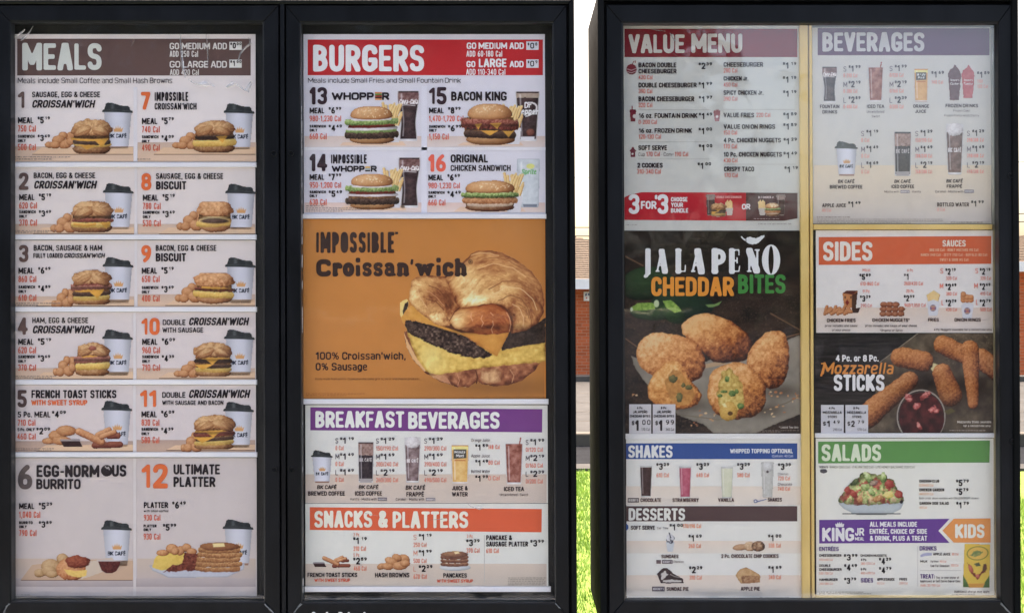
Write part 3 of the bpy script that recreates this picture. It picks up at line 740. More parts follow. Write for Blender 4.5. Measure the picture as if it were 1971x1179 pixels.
def glassp(w, h, liquid, top=None, foam=0, ice=.0, step=1.0, flare=.10, straw=None, seed=3, rim=(216,214,214), shape=None):
    p = Pic(w, h, step); x, y = p.X, p.Y; yt = h*(.14 if straw or foam > .2 else .02)
    if straw is not None: p.line([(w*.66, h*.45), (w*.86, 0)], 2.2, straw)
    f = lambda t: w*.5*(1-.0) - w*flare*t
    v = np.clip((y-yt)/(h-yt), 0, 1)
    half = w*.48 - w*flare*v
    if shape == 'curvy': half = w*.46*(1-.10*v-.17*np.exp(-((v-.62)/.25)**2)+.10*np.exp(-((v-.12)/.18)**2)-.04)
    u = (x-w/2)/half
    m = p.soft(half-np.abs(x-w/2))*(y >= yt)*(y <= h-.5)
    p.put(m, np.array(rim)*(1-.12*np.abs(u)[..., None]))
    li = p.soft(half*.92-np.abs(x-w/2))*(v > foam)*(v < .955)
    t = .46+.30*np.cos(u*1.5)-.22+.5*(fbm(x, y, 5, seed)-.5)+ice*(fbm(x, y, 9, seed+4)-.5)*2
    p.put(li, ramp(t, *liquid))
    if top is not None: p.put(p.soft(half*.94-np.abs(x-w/2))*(v > .03)*(v <= top[0]+.03*(fbm(x, y*0, 5, seed)-.5)), ramp(fbm(x, y, 4, seed+9), *top[1]))
    hl = np.exp(-((u+.62)/.08)**2)*.5*(v > .05)*(v < .9); p.put(hl*m, (236,236,238))
    return p
# ------------------------------------------------------------------ the two black cases
def Q(mb, x0, y0, x1, y1, d0, d1, lx0=None, lx1=None):
    """a bar given by its photo rectangle at its front depth d0, running back to d1"""
    pts = [(lean(x0, y1), y1), (lean(x1, y1), y1), (lean(x1, y0), y0), (lean(x0, y0), y0)]
    P = [W(px, py, d0) for px, py in pts]
    mb.prism([(p[0], p[2]) for p in P], d0, d1); return mb
def PG(mb, pts, d0, d1, r=.0016):
    P = [W(lean(px, py), py, d0) for px, py in pts]; P = [(p[0], p[2]) for p in P]
    n = len(P); c = (sum(p[0] for p in P)/n, sum(p[1] for p in P)/n); b = len(mb.v)
    # chamfered front
    Pi = []
    for i in range(n):
        a, q, e = np.array(P[i-1]), np.array(P[i]), np.array(P[(i+1) % n]); t1 = (q-a)/np.linalg.norm(q-a); t2 = (e-q)/np.linalg.norm(e-q)
        n1 = np.array((-t1[1], t1[0])); n2 = np.array((-t2[1], t2[0])); m = n1+n2; m = m/max(.2, np.dot(m, m))*2
        Pi.append(tuple(q + m*r))
    mb.v += [(p[0], d0, p[1]) for p in Pi] + [(p[0], d0+r, p[1]) for p in P] + [(p[0], d1, p[1]) for p in P]
    mb.f.append(tuple(b+i for i in range(n))); mb.f.append(tuple(b+2*n+i for i in reversed(range(n))))
    for k in (0, n):
        for i in range(n):
            j = (i+1) % n; mb.f.append((b+k+j, b+k+i, b+k+n+i, b+k+n+j))
    return mb
def lock(px, py, parent, d=.004):
    x, y, z = W(px, py, d); m = MB(); n = 18
    for r0, r1, ya, yb in ((5.2, 4.2, d, d-.0022), (4.2, 3.0, d-.0022, d+.0002)):
        b = len(m.v)
        for rr, yy in ((r0, ya), (r1, yb)):
            for i in range(n):
                a = 2*math.pi*i/n; m.v.append((x+rr*S*math.cos(a), yy, z+rr*S*math.sin(a)))
        for i in range(n): j = (i+1) % n; m.f.append((b+i, b+j, b+n+j, b+n+i))
    o = m.build('lock', BEAD, parent, smooth=True)
    k = MB(); b = [(x+3*S*math.cos(2*math.pi*i/n), z+3*S*math.sin(2*math.pi*i/n)) for i in range(n)]; k.prism(b, d-.0003, d+.002)
    return m, k
def door(root, ox0, oy0, ox1, oy1, ix0, iy0, ix1, iy1, gmat, locks, col_gap=True):
    dr = empty('door', W((ox0+ox1)/2, oy1, 0)); dr.parent = root; dr.location = np.array(W((ox0+ox1)/2, oy1, 0)) - np.array(root.location[:])
    g = .35
    rails = [[(ox0, oy0), (ix0, iy0), (ix1, iy0), (ox1, oy0)][::-1], [(ox0, oy1), (ox1, oy1), (ix1, iy1), (ix0, iy1)], [(ox0, oy0+g), (ox0, oy1-g), (ix0, iy1-g), (ix0, iy0+g)], [(ox1, oy1-g), (ox1, oy0+g), (ix1, iy0+g), (ix1, iy1-g)]]
    for i, r in enumerate(rails):
        A = sum(r[k][0]*r[(k+1)%4][1]-r[(k+1)%4][0]*r[k][1] for k in range(4))
        if A > 0: r = r[::-1]
        PG(MB(), r, .0, .030).build('frame_rail', BLACK_METAL, dr)
    # thin bead round the opening
    m = MB(); b = 2.2
    for r in ([(ix0, iy0, ix1, iy0+b)], [(ix0, iy1-b, ix1, iy1)], [(ix0, iy0+b, ix0+b, iy1-b)], [(ix1-b, iy0+b, ix1, iy1-b)]):
        Q(m, *r[0], .004, .028)
    m.build('glazing_bead', BEAD2, dr)
    m = MB(); Q(m, ix0+1, iy0+1, ix1-1, iy1-1, .0145, .0165); m.build('glass_pane', gmat, dr)
    for lx, ly in locks:
        mm, kk = lock(lx, ly, None); bpy.data.objects.remove(bpy.data.objects['lock'] if 'lock' in bpy.data.objects else None) if False else None
    return dr
BEAD2 = noise_mat('dark_glazing_bead', (0.009, 0.010, 0.012), (0.030, 0.033, 0.036), scale=14, rough=0.38, spec=0.5)
def lock_obj(px, py, parent):
    x, y, z = W(px, py, 0); n = 20; m = MB()
    prof = [(5.6, .0), (5.6, -.0022), (4.8, -.0032), (4.0, -.0030), (3.7, -.0004), (0.9, -.0004), (0.5, -.0012)]
    for r, yy in prof:
        for i in range(n): a = 2*math.pi*i/n; m.v.append((x+r*S*math.cos(a), yy, z+r*S*math.sin(a)))
    for k in range(len(prof)-1):
        for i in range(n): j = (i+1) % n; m.f.append((k*n+i, k*n+j, (k+1)*n+j, (k+1)*n+i))
    o = m.build('lock', BLACK_METAL, parent, smooth=False); return o

def case(name, label, x0, x1, yt, yb, topback, back=.36):
    xl0, xl1 = W(x0, CY, 0)[0], W(x1, CY, 0)[0]
    root = empty(name, ((xl0+xl1)/2, .18, 0), label, 'menu board'); return root
LC = case('menu_board', 'wide black drive-through menu board with two doors, left of the gap', -24, 1108, -3, 1202, 0)
RC = case('menu_board', 'black drive-through menu board with one door and yellow inner strips, right of the gap', 1153, 1963, -12, 1202, 0)

def shell(root, x0, x1, yt, yb, doors, back=.36, zextra=0.0, rnd=10):
    # body behind the rim (stands back a little), side panels, rounded rim, dark reveal, back liner
    m = MB(); p0, p1 = W(lean(x0, yt), yt, .03), W(lean(x1, yb), yb, .03)
    a = [W(lean(x0, yb), yb, 0), W(lean(x1, yb), yb, 0), W(lean(x1, yt), yt, 0), W(lean(x0, yt), yt, 0)]
    e = .001
    def wall(q0, q1, nm, t=.003):
        pass
    # outer rim: four rails
    r = rnd
    PG(MB(), [(x0, yt+0), (x0, yb), (x0+r, yb-r), (x0+r, yt+r)], -.006, .36).build('side_panel', SIDE_METAL, root)
    PG(MB(), [(x1, yb), (x1, yt), (x1-r, yt+r), (x1-r, yb-r)], -.006, .36).build('side_panel', SIDE_METAL, root)
    PG(MB(), [(x0+.4, yt), (x0+r, yt+r), (x1-r, yt+r), (x1-.4, yt)], -.006, .36, .004).build('top_panel', BLACK_METAL, root)
    PG(MB(), [(x0+.4, yb), (x1-.4, yb), (x1-r, yb-r), (x0+r, yb-r)], -.006, .36, .004).build('bottom_panel', BLACK_METAL, root)
    m = MB(); Q(m, x0+r-.5, yt+r-.5, x1-r+.5, yb-r+.5, .045, .060); m.build('back_liner', LINER, root)
    # dark rubber gap behind the door edges
    g = MB()
    for dx0, dy0, dx1, dy1 in doors:
        pass
    xs = [x0+r-.3] + [v for d_ in doors for v in (d_[0], d_[2])] + [x1-r+.3]
    for k in range(0, len(xs), 2): Q(g, xs[k], yt+r, xs[k+1], yb-r, .014, .044)
    Q(g, x0+r, yt+r-.4, x1-r, doors[0][1], .016, .0445); Q(g, x0+r, doors[0][3], x1-r, yb-r+.4, .016, .0445)
    g.build('gasket', BLACK_GAP, root)
def posts(root, xs):
    for px in xs:
        x = W(px, CY, 0)[0]; zt = W(0, 1202, 0)[2]
        m = MB(); m.box(x-.06, x+.06, .12, .24, 0.02, zt); m.build('post', BLACK_METAL, root)
        m = MB(); m.bevbox(x-.14, x+.14, .04, .32, 0.0, .025, .004); m.build('base_plate', BLACK_METAL, root)
# left case
shell(LC, -24, 1108, -3, 1202, [(-11,12,538,1190),(551,12,1093.5,1190)])
m = MB(); Q(m, 541, 8, 548.5, 1192, -.002, .03); m.build('centre_mullion', BLACK_METAL, LC)
dL = door(LC, -11, 10, 537.5, 1190, 19.5, 41, 509, 1158, GLASS, [])
dM = door(LC, 551.5, 10, 1093.5, 1190, 578, 42, 1068, 1160, GLASS, [])
for o, px, py in ((dL, 527, 295.5), (dM, 560, 295.5), (dL, 528.5, 902), (dM, 562, 902)): lock_obj(px, py, o)
posts(LC, (200, 900))
# right case
shell(RC, 1153, 1963, -12, 1202, [(1169,10,1951,1188)], rnd=12)
dR = door(RC, 1169.5, 9, 1950, 1190, 1199, 43, 1925, 1156, GLASS_R, [])
lock_obj(1945, 338, dR); lock_obj(1949, 849, dR)
posts(RC, (1290, 1830))
# white tops of a line of lettering running out of the photo along the lower door rail
t = MB()
for x0, x1 in ((600, 607.5), (627, 632), (650.5, 659.5), (669, 673.5), (699, 704)):
    n = 8; c = (x0+x1)/2; w_ = (x1-x0)/2; pts = [(c+w_, 1184)] + [(c+w_*math.cos(a), 1179.5-3*math.sin(a)) for a in [math.pi*k/n for k in range(n+1)]] + [(c-w_, 1184)]
    P = [W(px, py, -.0005) for px, py in pts]; t.prism([(p[0], p[2]) for p in P][::-1], -.0005, .0005)
tag(t.build('white_lettering', noise_mat('white_vinyl', (.68,.68,.68), (.78,.78,.78), rough=.5), dM), kind='stuff')
# rails that hold the sheets
def rail(root, name, x0, y0, x1, y1, mat, d0=.029, d1=.0358):
    P = [W(px, py, d0) for px, py in ((lean(x0, y1), y1), (lean(x1, y1), y1), (lean(x1, y0), y0), (lean(x0, y0), y0))]
    m = MB(); m.bevbox(min(P[0][0], P[3][0]), max(P[1][0], P[2][0]), d0, d1, P[0][2], P[2][2], .0012) if (x1-x0) > (y1-y0) else PG(m, [(x0, y1), (x1, y1), (x1, y0), (x0, y0)], d0, d1, .0010)
    return m.build(name, mat, root)
for y0, y1 in ((312.5, 321.5), (451.5, 461), (590.5, 600), (730.5, 740), (870, 879.5)): rail(LC, 'divider_rail', 21.5, y0, 494, y1, WHITE_RAIL)
for y0, y1, x0, x1 in ((411.5, 420.5, 582, 1052.5), (767.5, 777.5, 583, 1055), (1128.5, 1138.5, 584.5, 1058)): rail(LC, 'divider_rail', x0, y0, x1, y1, WHITE_RAIL)
rail(LC, 'bottom_bead', 21, 1148.5, 506, 1150.5, BEAD, .024, .0440); rail(LC, 'bottom_bead', 584, 1151, 1066, 1154, BEAD, .022, .0440)
rail(RC, 'yellow_mullion', 1541.8, 48, 1557.5, 1152, YELLOW_RAIL, .026, .0445); rail(RC, 'yellow_mullion', 1560, 48, 1565.6, 1150, YELLOW_RAIL, .028, .0445)
rail(RC, 'yellow_rail', 1566.5, 431.5, 1911, 441.5, YELLOW_RAIL, .029, .0358); rail(RC, 'yellow_rail', 1566.5, 1146, 1925, 1152.5, YELLOW_RAIL, .027, .0445)
rail(RC, 'white_rail', 1568, 833.2, 1913, 842, WHITE_RAIL, .031, .0358)
rail(RC, 'edge_strip', 1913.6, 432, 1922.5, 1145, KHAKI_RAIL, .028, .0445); rail(RC, 'edge_strip', 1912, 54, 1921, 431.5, GREY_RAIL, .028, .0445); rail(RC, 'edge_strip', 1203, 45.5, 1921, 49, GREY_RAIL, .028, .0445)

# white flakes of worn paint beside the middle door's left bead
fl = MB(); rn = random.Random(4)
for y0, y1 in ((204,300),(338,345),(352,360),(385,392),(412,470),(490,515),(540,556),(590,640),(812,817),(897,906),(1112,1140)):
    y = y0
    while y < y1:
        l = min(rn.uniform(8, 26), y1-y); P = [W(lean(583.2, y+l), yy, .0030) for yy in (y, y+l)]; x = W(lean(581.3, y), y, .0034)[0]; w_ = rn.uniform(.8, 1.6)*S
        fl.prism([(x, P[1][2]), (x+w_*.7, P[1][2]), (x+w_, P[0][2]), (x+w_*.2, P[0][2])], .0034, .0042); y += l+rn.uniform(1, 5)
tag(fl.build('worn_paint_flakes', noise_mat('worn_white', (.25,.26,.27), (.5,.5,.5), scale=40), dM), kind='stuff')
# bare metal scratches at the mitres
scr = MB()
for pts in (((8,1178),(13,1166),(18,1160)), ((510,1162),(520,1172),(531,1184)), ((566,1178),(574,1168),(580,1161)), ((1070,1160),(1078,1170)), ((1926,1160),(1938,1172),(1948,1182))):
    for k in range(3):
        q = [(x+rn.uniform(-1.5, 1.5), y+rn.uniform(-1.5, 1.5)) for x, y in pts]
        P = [np.array(W(x, y, -.0002)) for x, y in q]; scr.tube(P, .0007, 5)
tag(scr.build('scratches', noise_mat('bare_metal_scratch', (.10,.11,.12), (.22,.23,.24), scale=60, rough=.5), LC), kind='stuff')
# creases in the clear film over the sheets, made milky to imitate glare streaks
def crease(root, pts, wd):
    m = MB(); n = len(pts)
    for i, (px, py, w_) in enumerate(pts):
        x, _, z = W(px, py, .026); m.v += [(x-w_*S*.5, .0262, z+w_*S*.25), (x, .0240, z), (x+w_*S*.5, .0262, z-w_*S*.25)]
    for i in range(n-1):
        a = 3*i; m.f += [(a, a+3, a+4, a+1), (a+1, a+4, a+5, a+2)]
    return m.build('film_crease_glare', FILM_GLARE, root)
FILM_GLARE = make_glass('clear_film_crease_glare', .20, .0, .30)  # white haze in the film paints the bright glare
for root, L in ((LC, [[(64,50,.6),(58,60,2),(52,68,4),(45,74,5),(40,79,.6)], [(48,57,1),(42,62,5),(34,68,6),(26,72,3),(23,80,2)], [(347,66,3),(348,95,3.4),(350,110,5),(352,130,6),(356,150,3)], [(397,66,2),(399,90,3),(400,112,2.4),(400,130,2)], [(364,152,4),(372,160,10),(388,164,14),(402,160,16),(410,166,8)], [(436,168,4),(452,160,12),(464,168,16),(474,176,10),(484,158,4)], [(478,72,1),(482,84,4),(470,94,5),(462,104,3),(458,118,2)], [(260,76,.6),(256,84,1.6),(253,89,.6)],
                   [(898,966,2),(906,974,8),(918,978,10),(930,976,6)], [(862,996,1),(850,998,2.4),(826,1000,1)], [(728,992,1),(718,990,2),(700,986,1)]]),  # creases standing in for reflected headlamp streaks
                (RC, [[(1252,56,2),(1262,58,5),(1280,60,4)], [(1290,64,2),(1294,72,6),(1300,80,4)], [(1290,100,2),(1300,106,5),(1306,110,3)], [(1906,70,2),(1912,100,3),(1908,130,2)], [(1918,280,2),(1926,290,5),(1930,294,3)]])):
    for p_ in L: crease(root, p_, 1)
# ------------------------------------------------------------------ left case: breakfast meals
DK = (40,33,36); BRN = (92,72,68); ORG = (204,100,58); CAL = (194,96,76); RUST = (180,84,58)
PD = 0.036            # depth of the printed sheets behind the front plane
CUP = coffee_cup(60, 89)
HB = [hashes(3, 6, 60, 36), hashes(11, 6, 46, 44), hashes(19, 6, 56, 42)]
ZL = 1971/510
def table(S_, x0, y0, x1, y1, edge=True, c1=(186,164,148), c2=(206,178,152)):
    S_.Z(0, 0, 1); S_.R(x0, y0, x1, y1, c1, 'table_picture', 1, c2)
def board(S_, x0, y0, x1, y1):
    """edge of the serving board in the picture"""
    S_.Z(0, 0, 1); S_.PL([(x0+18, y0), (x1, y0-1), (x1, y1), (x0, y1)], (206,176,146), 'board_picture', 2)
    S_.R(x0, y1, x1, y1+1.4, (118,92,76), 'board_picture', 2)
def mealtext(S_, k, zx, num, numbox, ncol, lines, meal, mcal, only, p1, p2, ocal, y, ml='MEAL', dx=0):
    """k: zone; texts in zone coordinates; y = list of row tops"""
    S_.Z(*k)
    S_.T(num, *numbox, ncol, 'heavy', 0, 'number')
    for t, b, w, sl in lines: S_.T(t, *b, DK if ncol is not None else DK, w, sl, 'lettering')
    x = zx
    S_.T(ml, x, y[0], x+dx+115, y[0]+46, DK, 'heavy'); S_.PR(x+dx+148, y[0]-6, x+dx+238 if not isinstance(p1, tuple) else x+dx+p1[1], y[0]+46, (p1 if isinstance(p1, str) else p1[0])[0], (p1 if isinstance(p1, str) else p1[0])[1:])
    S_.T(mcal, x, y[0]+60, x+34*len(mcal)*.46+24, y[0]+108, CAL, 'med', 0, 'calories')
    S_.T(only[0], x, y[1], x+124, y[1]+24, DK, 'black'); S_.T(only[1], x, y[1]+34, x+58, y[1]+56, DK, 'black')
    S_.PR(x+148, y[1]-2, x+238, y[1]+48, p2[0], p2[1:])
    S_.T(ocal, x, y[1]+68, x+34*len(ocal)*.46+24, y[1]+116, CAL, 'med', 0, 'calories')

def cell_pics(S_, cupx, cupy, hb, hx, hy, kind, sx, sy, sw, sh, seed):
    S_.pic('coffee_cup_picture', CUP, cupx, cupy, 2)
    if hb is not None: S_.pic('hash_browns_picture', HB[hb], hx, hy, 3)
    S_.pic('sandwich_picture', sandwich(kind, sw, sh, seed), sx, sy, 3 if hb is None else 4)

A1 = (0, 40, ZL); A2 = (0, 310, ZL); A3 = (0, 590, ZL); A4 = (0, 870, 1946/510)
# sheet with the MEALS heading, meals 1 and 7
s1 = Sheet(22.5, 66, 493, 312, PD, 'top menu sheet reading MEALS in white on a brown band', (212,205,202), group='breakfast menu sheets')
table(s1, 23, 282, 257, 311); table(s1, 265, 274, 493, 311); board(s1, 62, 284, 256, 296.5); board(s1, 296, 284, 492, 296.5)
s1.Z(*A1); s1.R(128, 135, 1865, 408, BRN, 'heading_band', 1)
s1.T('MEALS', 165, 165, 757, 370, (196,200,192), 'heavy', 0, 'heading', 3)
for t, b, w in (('GO MEDIUM ADD', (1262,165,1688,214), 'bold'), ('ADD 250 Cal', (1262,224,1474,270), 'med'), ('GO LARGE ADD', (1262,300,1688,350), 'bold'), ('ADD 420 Cal', (1264,362,1480,405), 'med')):
    s1.T(t, *b, (206,202,196), w, 0, 'heading', 3)
for y0, d_, c_ in ((158, '0', '00'), (290, '1', '00')):
    s1.R(1706, y0, 1798, y0+60, (212,212,206), 'price_tag', 2); s1.PR(1714, y0+4, 1796, y0+50, d_, c_, DK)
s1.T('Meals include Small Coffee and Small Hash Browns', 132, 424, 1282, 466, (56,46,50), 'thin')
mealtext(s1, A1, 133, '1', (133,525,190,652), BRN, [('SAUSAGE, EGG & CHEESE', (238,528,744,570), 'bold', 0), ("CROISSAN'WICH", (236,590,700,648), 'heavy', .2)], 'MEAL', '750 Cal', ('SANDWICH', 'ONLY'), '519', '349', '500 Cal', (718, 848))
mealtext(s1, A1, 1055, '7', (1048,530,1118,662), ORG, [('IMPOSSIBLE', (1150,530,1400,598), 'bold', 0), ("CROISSAN'WICH", (1150,612,1462,662), 'bold', 0)], 'MEAL', '740 Cal', ('SANDWICH', 'ONLY'), '579', '409', '490 Cal', (724, 852))
s1.fine(95, 1006, 530, 1038, 2); s1.fine(1020, 1024, 1150, 1036, 1)
cell_pics(s1, 196, 197, 0, 85, 250, 'sausage_croissant', 136, 228, 81, 68, 5)
cell_pics(s1, 430, 198.5, 0, 330, 251, 'impossible_croissant', 369, 231, 88, 63, 8)
s1.Z(0, 0, 1); s1.R(257, 168, 264, 311, (206,204,206), 'divider', 3)
s1.done()
# 2 / 8
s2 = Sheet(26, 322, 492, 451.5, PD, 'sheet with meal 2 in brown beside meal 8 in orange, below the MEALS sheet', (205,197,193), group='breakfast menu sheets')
table(s2, 27, 431, 258, 451); table(s2, 265, 431, 491, 451); board(s2, 64, 438, 258, 449); board(s2, 306, 438, 491, 449.5)
mealtext(s2, A2, 142, '2', (140,86,212,214), BRN, [('BACON, EGG & CHEESE', (250,86,708,128), 'bold', 0), ("CROISSAN'WICH", (250,146,712,206), 'heavy', .2)], 'MEAL', '620 Cal', ('SANDWICH', 'ONLY'), '519', '349', '370 Cal', (246, 366))
mealtext(s2, A2, 1062, '8', (1050,90,1126,218), ORG, [('SAUSAGE, EGG & CHEESE', (1160,90,1660,134), 'bold', 0), ('BISCUIT', (1160,150,1386,212), 'heavy', 0)], 'MEAL', '780 Cal', ('SANDWICH', 'ONLY'), '519', '349', '530 Cal', (250, 370))
s2.fine(105, 512, 410, 536, 2)
cell_pics(s2, 197.5, 352, 2, 95, 406, 'bacon_croissant', 134, 384, 86, 63, 12)
cell_pics(s2, 433, 353, 2, 338, 402, 'sausage_biscuit', 377, 388, 73, 60, 14)
s2.Z(0, 0, 1); s2.R(259, 323, 264, 451, (204,200,200), 'divider', 3)
s2.done()
# 3 / 9
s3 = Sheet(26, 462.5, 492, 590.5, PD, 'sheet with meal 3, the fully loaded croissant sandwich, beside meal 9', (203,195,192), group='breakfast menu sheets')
table(s3, 27, 570, 258, 590); table(s3, 265, 566, 491, 590); board(s3, 70, 577, 258, 588); board(s3, 318, 577, 491, 587)
mealtext(s3, A2, 137, '3', (140,622,212,752), BRN, [('BACON, SAUSAGE & HAM', (250,624,760,666), 'bold', 0), ("FULLY LOADED", (248,684,466,720), 'bold', 0), ("CROISSAN'WICH", (476,684,776,720), 'heavy', .2)], 'MEAL', '860 Cal', ('SANDWICH', 'ONLY'), '669', '489', '610 Cal', (792, 924))
mealtext(s3, A2, 1054, '9', (1050,624,1124,752), ORG, [('BACON, EGG & CHEESE', (1158,624,1610,668), 'bold', 0), ('BISCUIT', (1158,684,1384,746), 'heavy', 0)], 'MEAL', '650 Cal', ('SANDWICH', 'ONLY'), '519', '349', '400 Cal', (792, 928))
s3.fine(108, 1050, 430, 1080, 2)
cell_pics(s3, 197, 494, 1, 97, 550, 'loaded_croissant', 136, 518, 80, 68, 21)
cell_pics(s3, 432.5, 494.5, 2, 335, 540, 'bacon_biscuit', 371, 525, 82, 60, 23)
s3.Z(0, 0, 1); s3.R(259, 463, 264, 590, (204,200,200), 'divider', 3)
s3.done()
# 4 / 10
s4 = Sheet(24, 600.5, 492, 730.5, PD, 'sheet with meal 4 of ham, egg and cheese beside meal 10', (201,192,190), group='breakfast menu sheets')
table(s4, 25, 708, 257, 730); table(s4, 263, 708, 491, 730); board(s4, 66, 716, 256, 728); board(s4, 306, 716, 491, 727)
mealtext(s4, A3, 135, '4', (132,80,206,208), BRN, [('HAM, EGG & CHEESE', (240,80,656,122), 'bold', 0), ("CROISSAN'WICH", (240,140,694,198), 'heavy', .2)], 'MEAL', '620 Cal', ('SANDWICH', 'ONLY'), ('519', 245), '369', '370 Cal', (238, 360))
mealtext(s4, A3, 1057, '10', (1052,82,1188,210), ORG, [('DOUBLE', (1210,96,1380,136), 'bold', 0), ("CROISSAN'WICH", (1402,80,1844,138), 'heavy', .2), ('WITH SAUSAGE', (1208,154,1512,192), 'bold', 0)], 'MEAL', '960 Cal', ('SANDWICH', 'ONLY'), ('609', 245), '439', '710 Cal', (238, 360))
s4.fine(95, 510, 405, 534, 2)
cell_pics(s4, 196, 633, 1, 100, 680, 'ham_croissant', 142, 658, 72, 65, 31)
cell_pics(s4, 430.5, 633, 0, 333, 690, 'double_croissant', 372, 657, 77, 67, 33)
s4.Z(0, 0, 1); s4.R(256.5, 601, 261.5, 730, (204,200,200), 'divider', 3)
s4.done()
# 5 / 11
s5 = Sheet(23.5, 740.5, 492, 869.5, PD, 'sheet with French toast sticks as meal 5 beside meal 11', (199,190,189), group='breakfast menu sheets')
table(s5, 25, 848, 256, 869, True, (168,146,134), (186,158,138)); table(s5, 263, 846, 491, 869, True, (168,146,134), (186,158,138)); board(s5, 70, 856, 256, 867); board(s5, 320, 856, 491, 865)
s5.Z(*A3); s5.T('5', 130,618,200,748, (84,66,64), 'heavy', 0, 'number')
s5.T('FRENCH TOAST STICKS', 234,618,866,680, DK, 'heavy'); s5.T('WITH SWEET SYRUP', 232,692,650,732, ORG, 'heavy')
s5.T('5 Pc. MEAL', 133,778,374,822, DK, 'bold'); s5.PR(388,772,490,824,'4','09'); s5.T('710 Cal', 131,838,264,884, CAL, 'med', 0, 'calories')
s5.T('5 Pc. ONLY', 130,900,258,924, DK, 'heavy'); s5.PR(272,896,372,948,'2','09'); s5.T('460 Cal', 128,940,266,986, CAL, 'med', 0, 'calories')
mealtext(s5, A3, 1052, '11', (1042,618,1170,746), ORG, [('DOUBLE', (1206,634,1380,676), 'bold', 0), ("CROISSAN'WICH", (1402,616,1852,678), 'heavy', .2), ('WITH SAUSAGE AND BACON', (1206,696,1662,730), 'bold', 0)], 'MEAL', '830 Cal', ('SANDWICH', 'ONLY'), ('609', 245), '439', '580 Cal', (776, 898))
s5.fine(93, 1048, 400, 1072, 2)
s5.pic('coffee_cup_picture', CUP, 194.5, 770, 2); s5.pic('toast_sticks_picture', toast_sticks(156, 46, 41), 81, 817, 3)
cell_pics(s5, 429, 772, 1, 346, 826, 'double_bacon_croissant', 370, 797, 84, 67, 43)
s5.Z(0, 0, 1); s5.R(256, 741, 261.5, 869, (202,198,198), 'divider', 3)
s5.done()
# 6 / 12
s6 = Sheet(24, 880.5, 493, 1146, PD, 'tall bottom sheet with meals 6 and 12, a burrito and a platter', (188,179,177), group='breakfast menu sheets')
table(s6, 25, 1074, 256, 1112, True, (188,170,156), (182,170,162)); table(s6, 264, 1074, 492, 1112, True, (186,170,156), (178,166,160))
s6.Z(0, 0, 1); s6.R(25, 1112, 492, 1128, (172,162,160), 'table_picture', 1, (160,150,150))
s6.PL([(62,1086), (150,1076), (256,1078), (256,1115), (40,1115)], (184,156,132), 'board_picture', 2); s6.R(40, 1115, 255, 1116.3, (110,86,70), 'board_picture', 2)
s6.Z(*A4); s6.T('6', 132,90,238,272, (88,78,76), 'heavy', 0, 'number'); s6.T('EGG-NORM', 268,92,730,182, DK, 'heavy'); s6.T('US', 822,90,928,178, DK, 'heavy')
s6.T('BURRITO', 266,194,592,270, DK, 'heavy')
eg = Pic(24, 24); eg.blob(12, 12, 11, 11, ((40,33,36),(44,36,38),(50,42,44)), ang=.4, wob=.02); eg.line([(9,4),(13,8),(15,5),(17,10)], 1.6, (188,179,177))
s6.pic('cracked_egg_letter', eg, *s6.p(738, 88), 4)
for x, ml, mw, yy, p1, c1, o, p2, c2 in ((140,'MEAL',112,372,'529','1,040 Cal',('BURRITO','ONLY'),'389','790 Cal'),):
    s6.T(ml, x, yy, x+mw, yy+44, DK, 'heavy'); s6.PR(286, 366, 384, 418, '5', '29'); s6.T(c1, x, 432, 296, 480, CAL, 'med', 0, 'calories')
    s6.T('BURRITO', x, 504, 240, 526, DK, 'black'); s6.T('ONLY', x, 534, 196, 556, DK, 'black'); s6.PR(286, 502, 380, 552, '3', '89'); s6.T(c2, x, 568, 268, 614, CAL, 'med', 0, 'calories')
s6.T('12', 1040,84,1232,264, ORG, 'heavy', 0, 'number'); s6.T('ULTIMATE', 1274,86,1616,162, DK, 'heavy'); s6.T('PLATTER', 1274,178,1582,254, DK, 'heavy')
s6.T('PLATTER', 1056,364,1234,408, DK, 'heavy'); s6.PR(1266,358,1364,412,'6','49'); s6.T('with small coffee', 1056,420,1238,438, DK, 'bold'); s6.T('930 Cal', 1056,456,1178,500, CAL, 'med', 0, 'calories')
s6.T('PLATTER', 1054,528,1150,550, DK, 'black'); s6.T('ONLY', 1054,556,1110,578, DK, 'black'); s6.PR(1198,522,1294,574,'5','99'); s6.T('930 Cal', 1054,594,1178,640, CAL, 'med', 0, 'calories')
s6.fine(95, 1040, 240, 1048, 1); s6.fine(95, 1050, 410, 1060, 1)
s6.pic('coffee_cup_picture', CUP, 194, 999.5, 2); s6.pic('coffee_cup_picture', CUP, 428, 998, 2)
bu = Pic(182, 62)
bu.poly([(95,18),(150,8),(160,24),(120,40),(90,50)], (196,178,158), wob=1.5, tex=.1); 
for i, (x, y, rx, ry) in enumerate(((10,38,11,8),(32,26,19,15),(28,34,14,10),(54,10,11,10),(34,40,12,7))): bu.blob(x, y, rx, ry, ((96,66,38),(150,112,70),(186,148,104),(204,174,132)), seed=60+i)
bu.blob(72, 30, 28, 22, ((110,54,30),(168,96,58),(200,136,88),(214,160,112)), seed=66, wob=.12, tex=.35); bu.blob(84, 16, 24, 12, ((80,30,22),(128,56,40),(168,88,60)), seed=67, wob=.2, tex=.4)
bu.poly([(57,30),(80,34),(101,32),(100,44),(84,46),(66,42)], None, wob=1.5, cols=((180,140,60),(222,186,96),(236,206,120)), tex=.2)
bu.poly([(123,15),(166,15),(164,24),(158,34),(150,38),(138,38),(130,33),(126,24)], None, cols=((50,16,16),(88,34,32),(130,66,60)), tex=.4, seed=5); bu.line([(122,14),(166,14)], 2.4, (186,176,174))
s6.pic('burrito_picture', bu, 66, 1064, 3)
pl = Pic(190, 72)
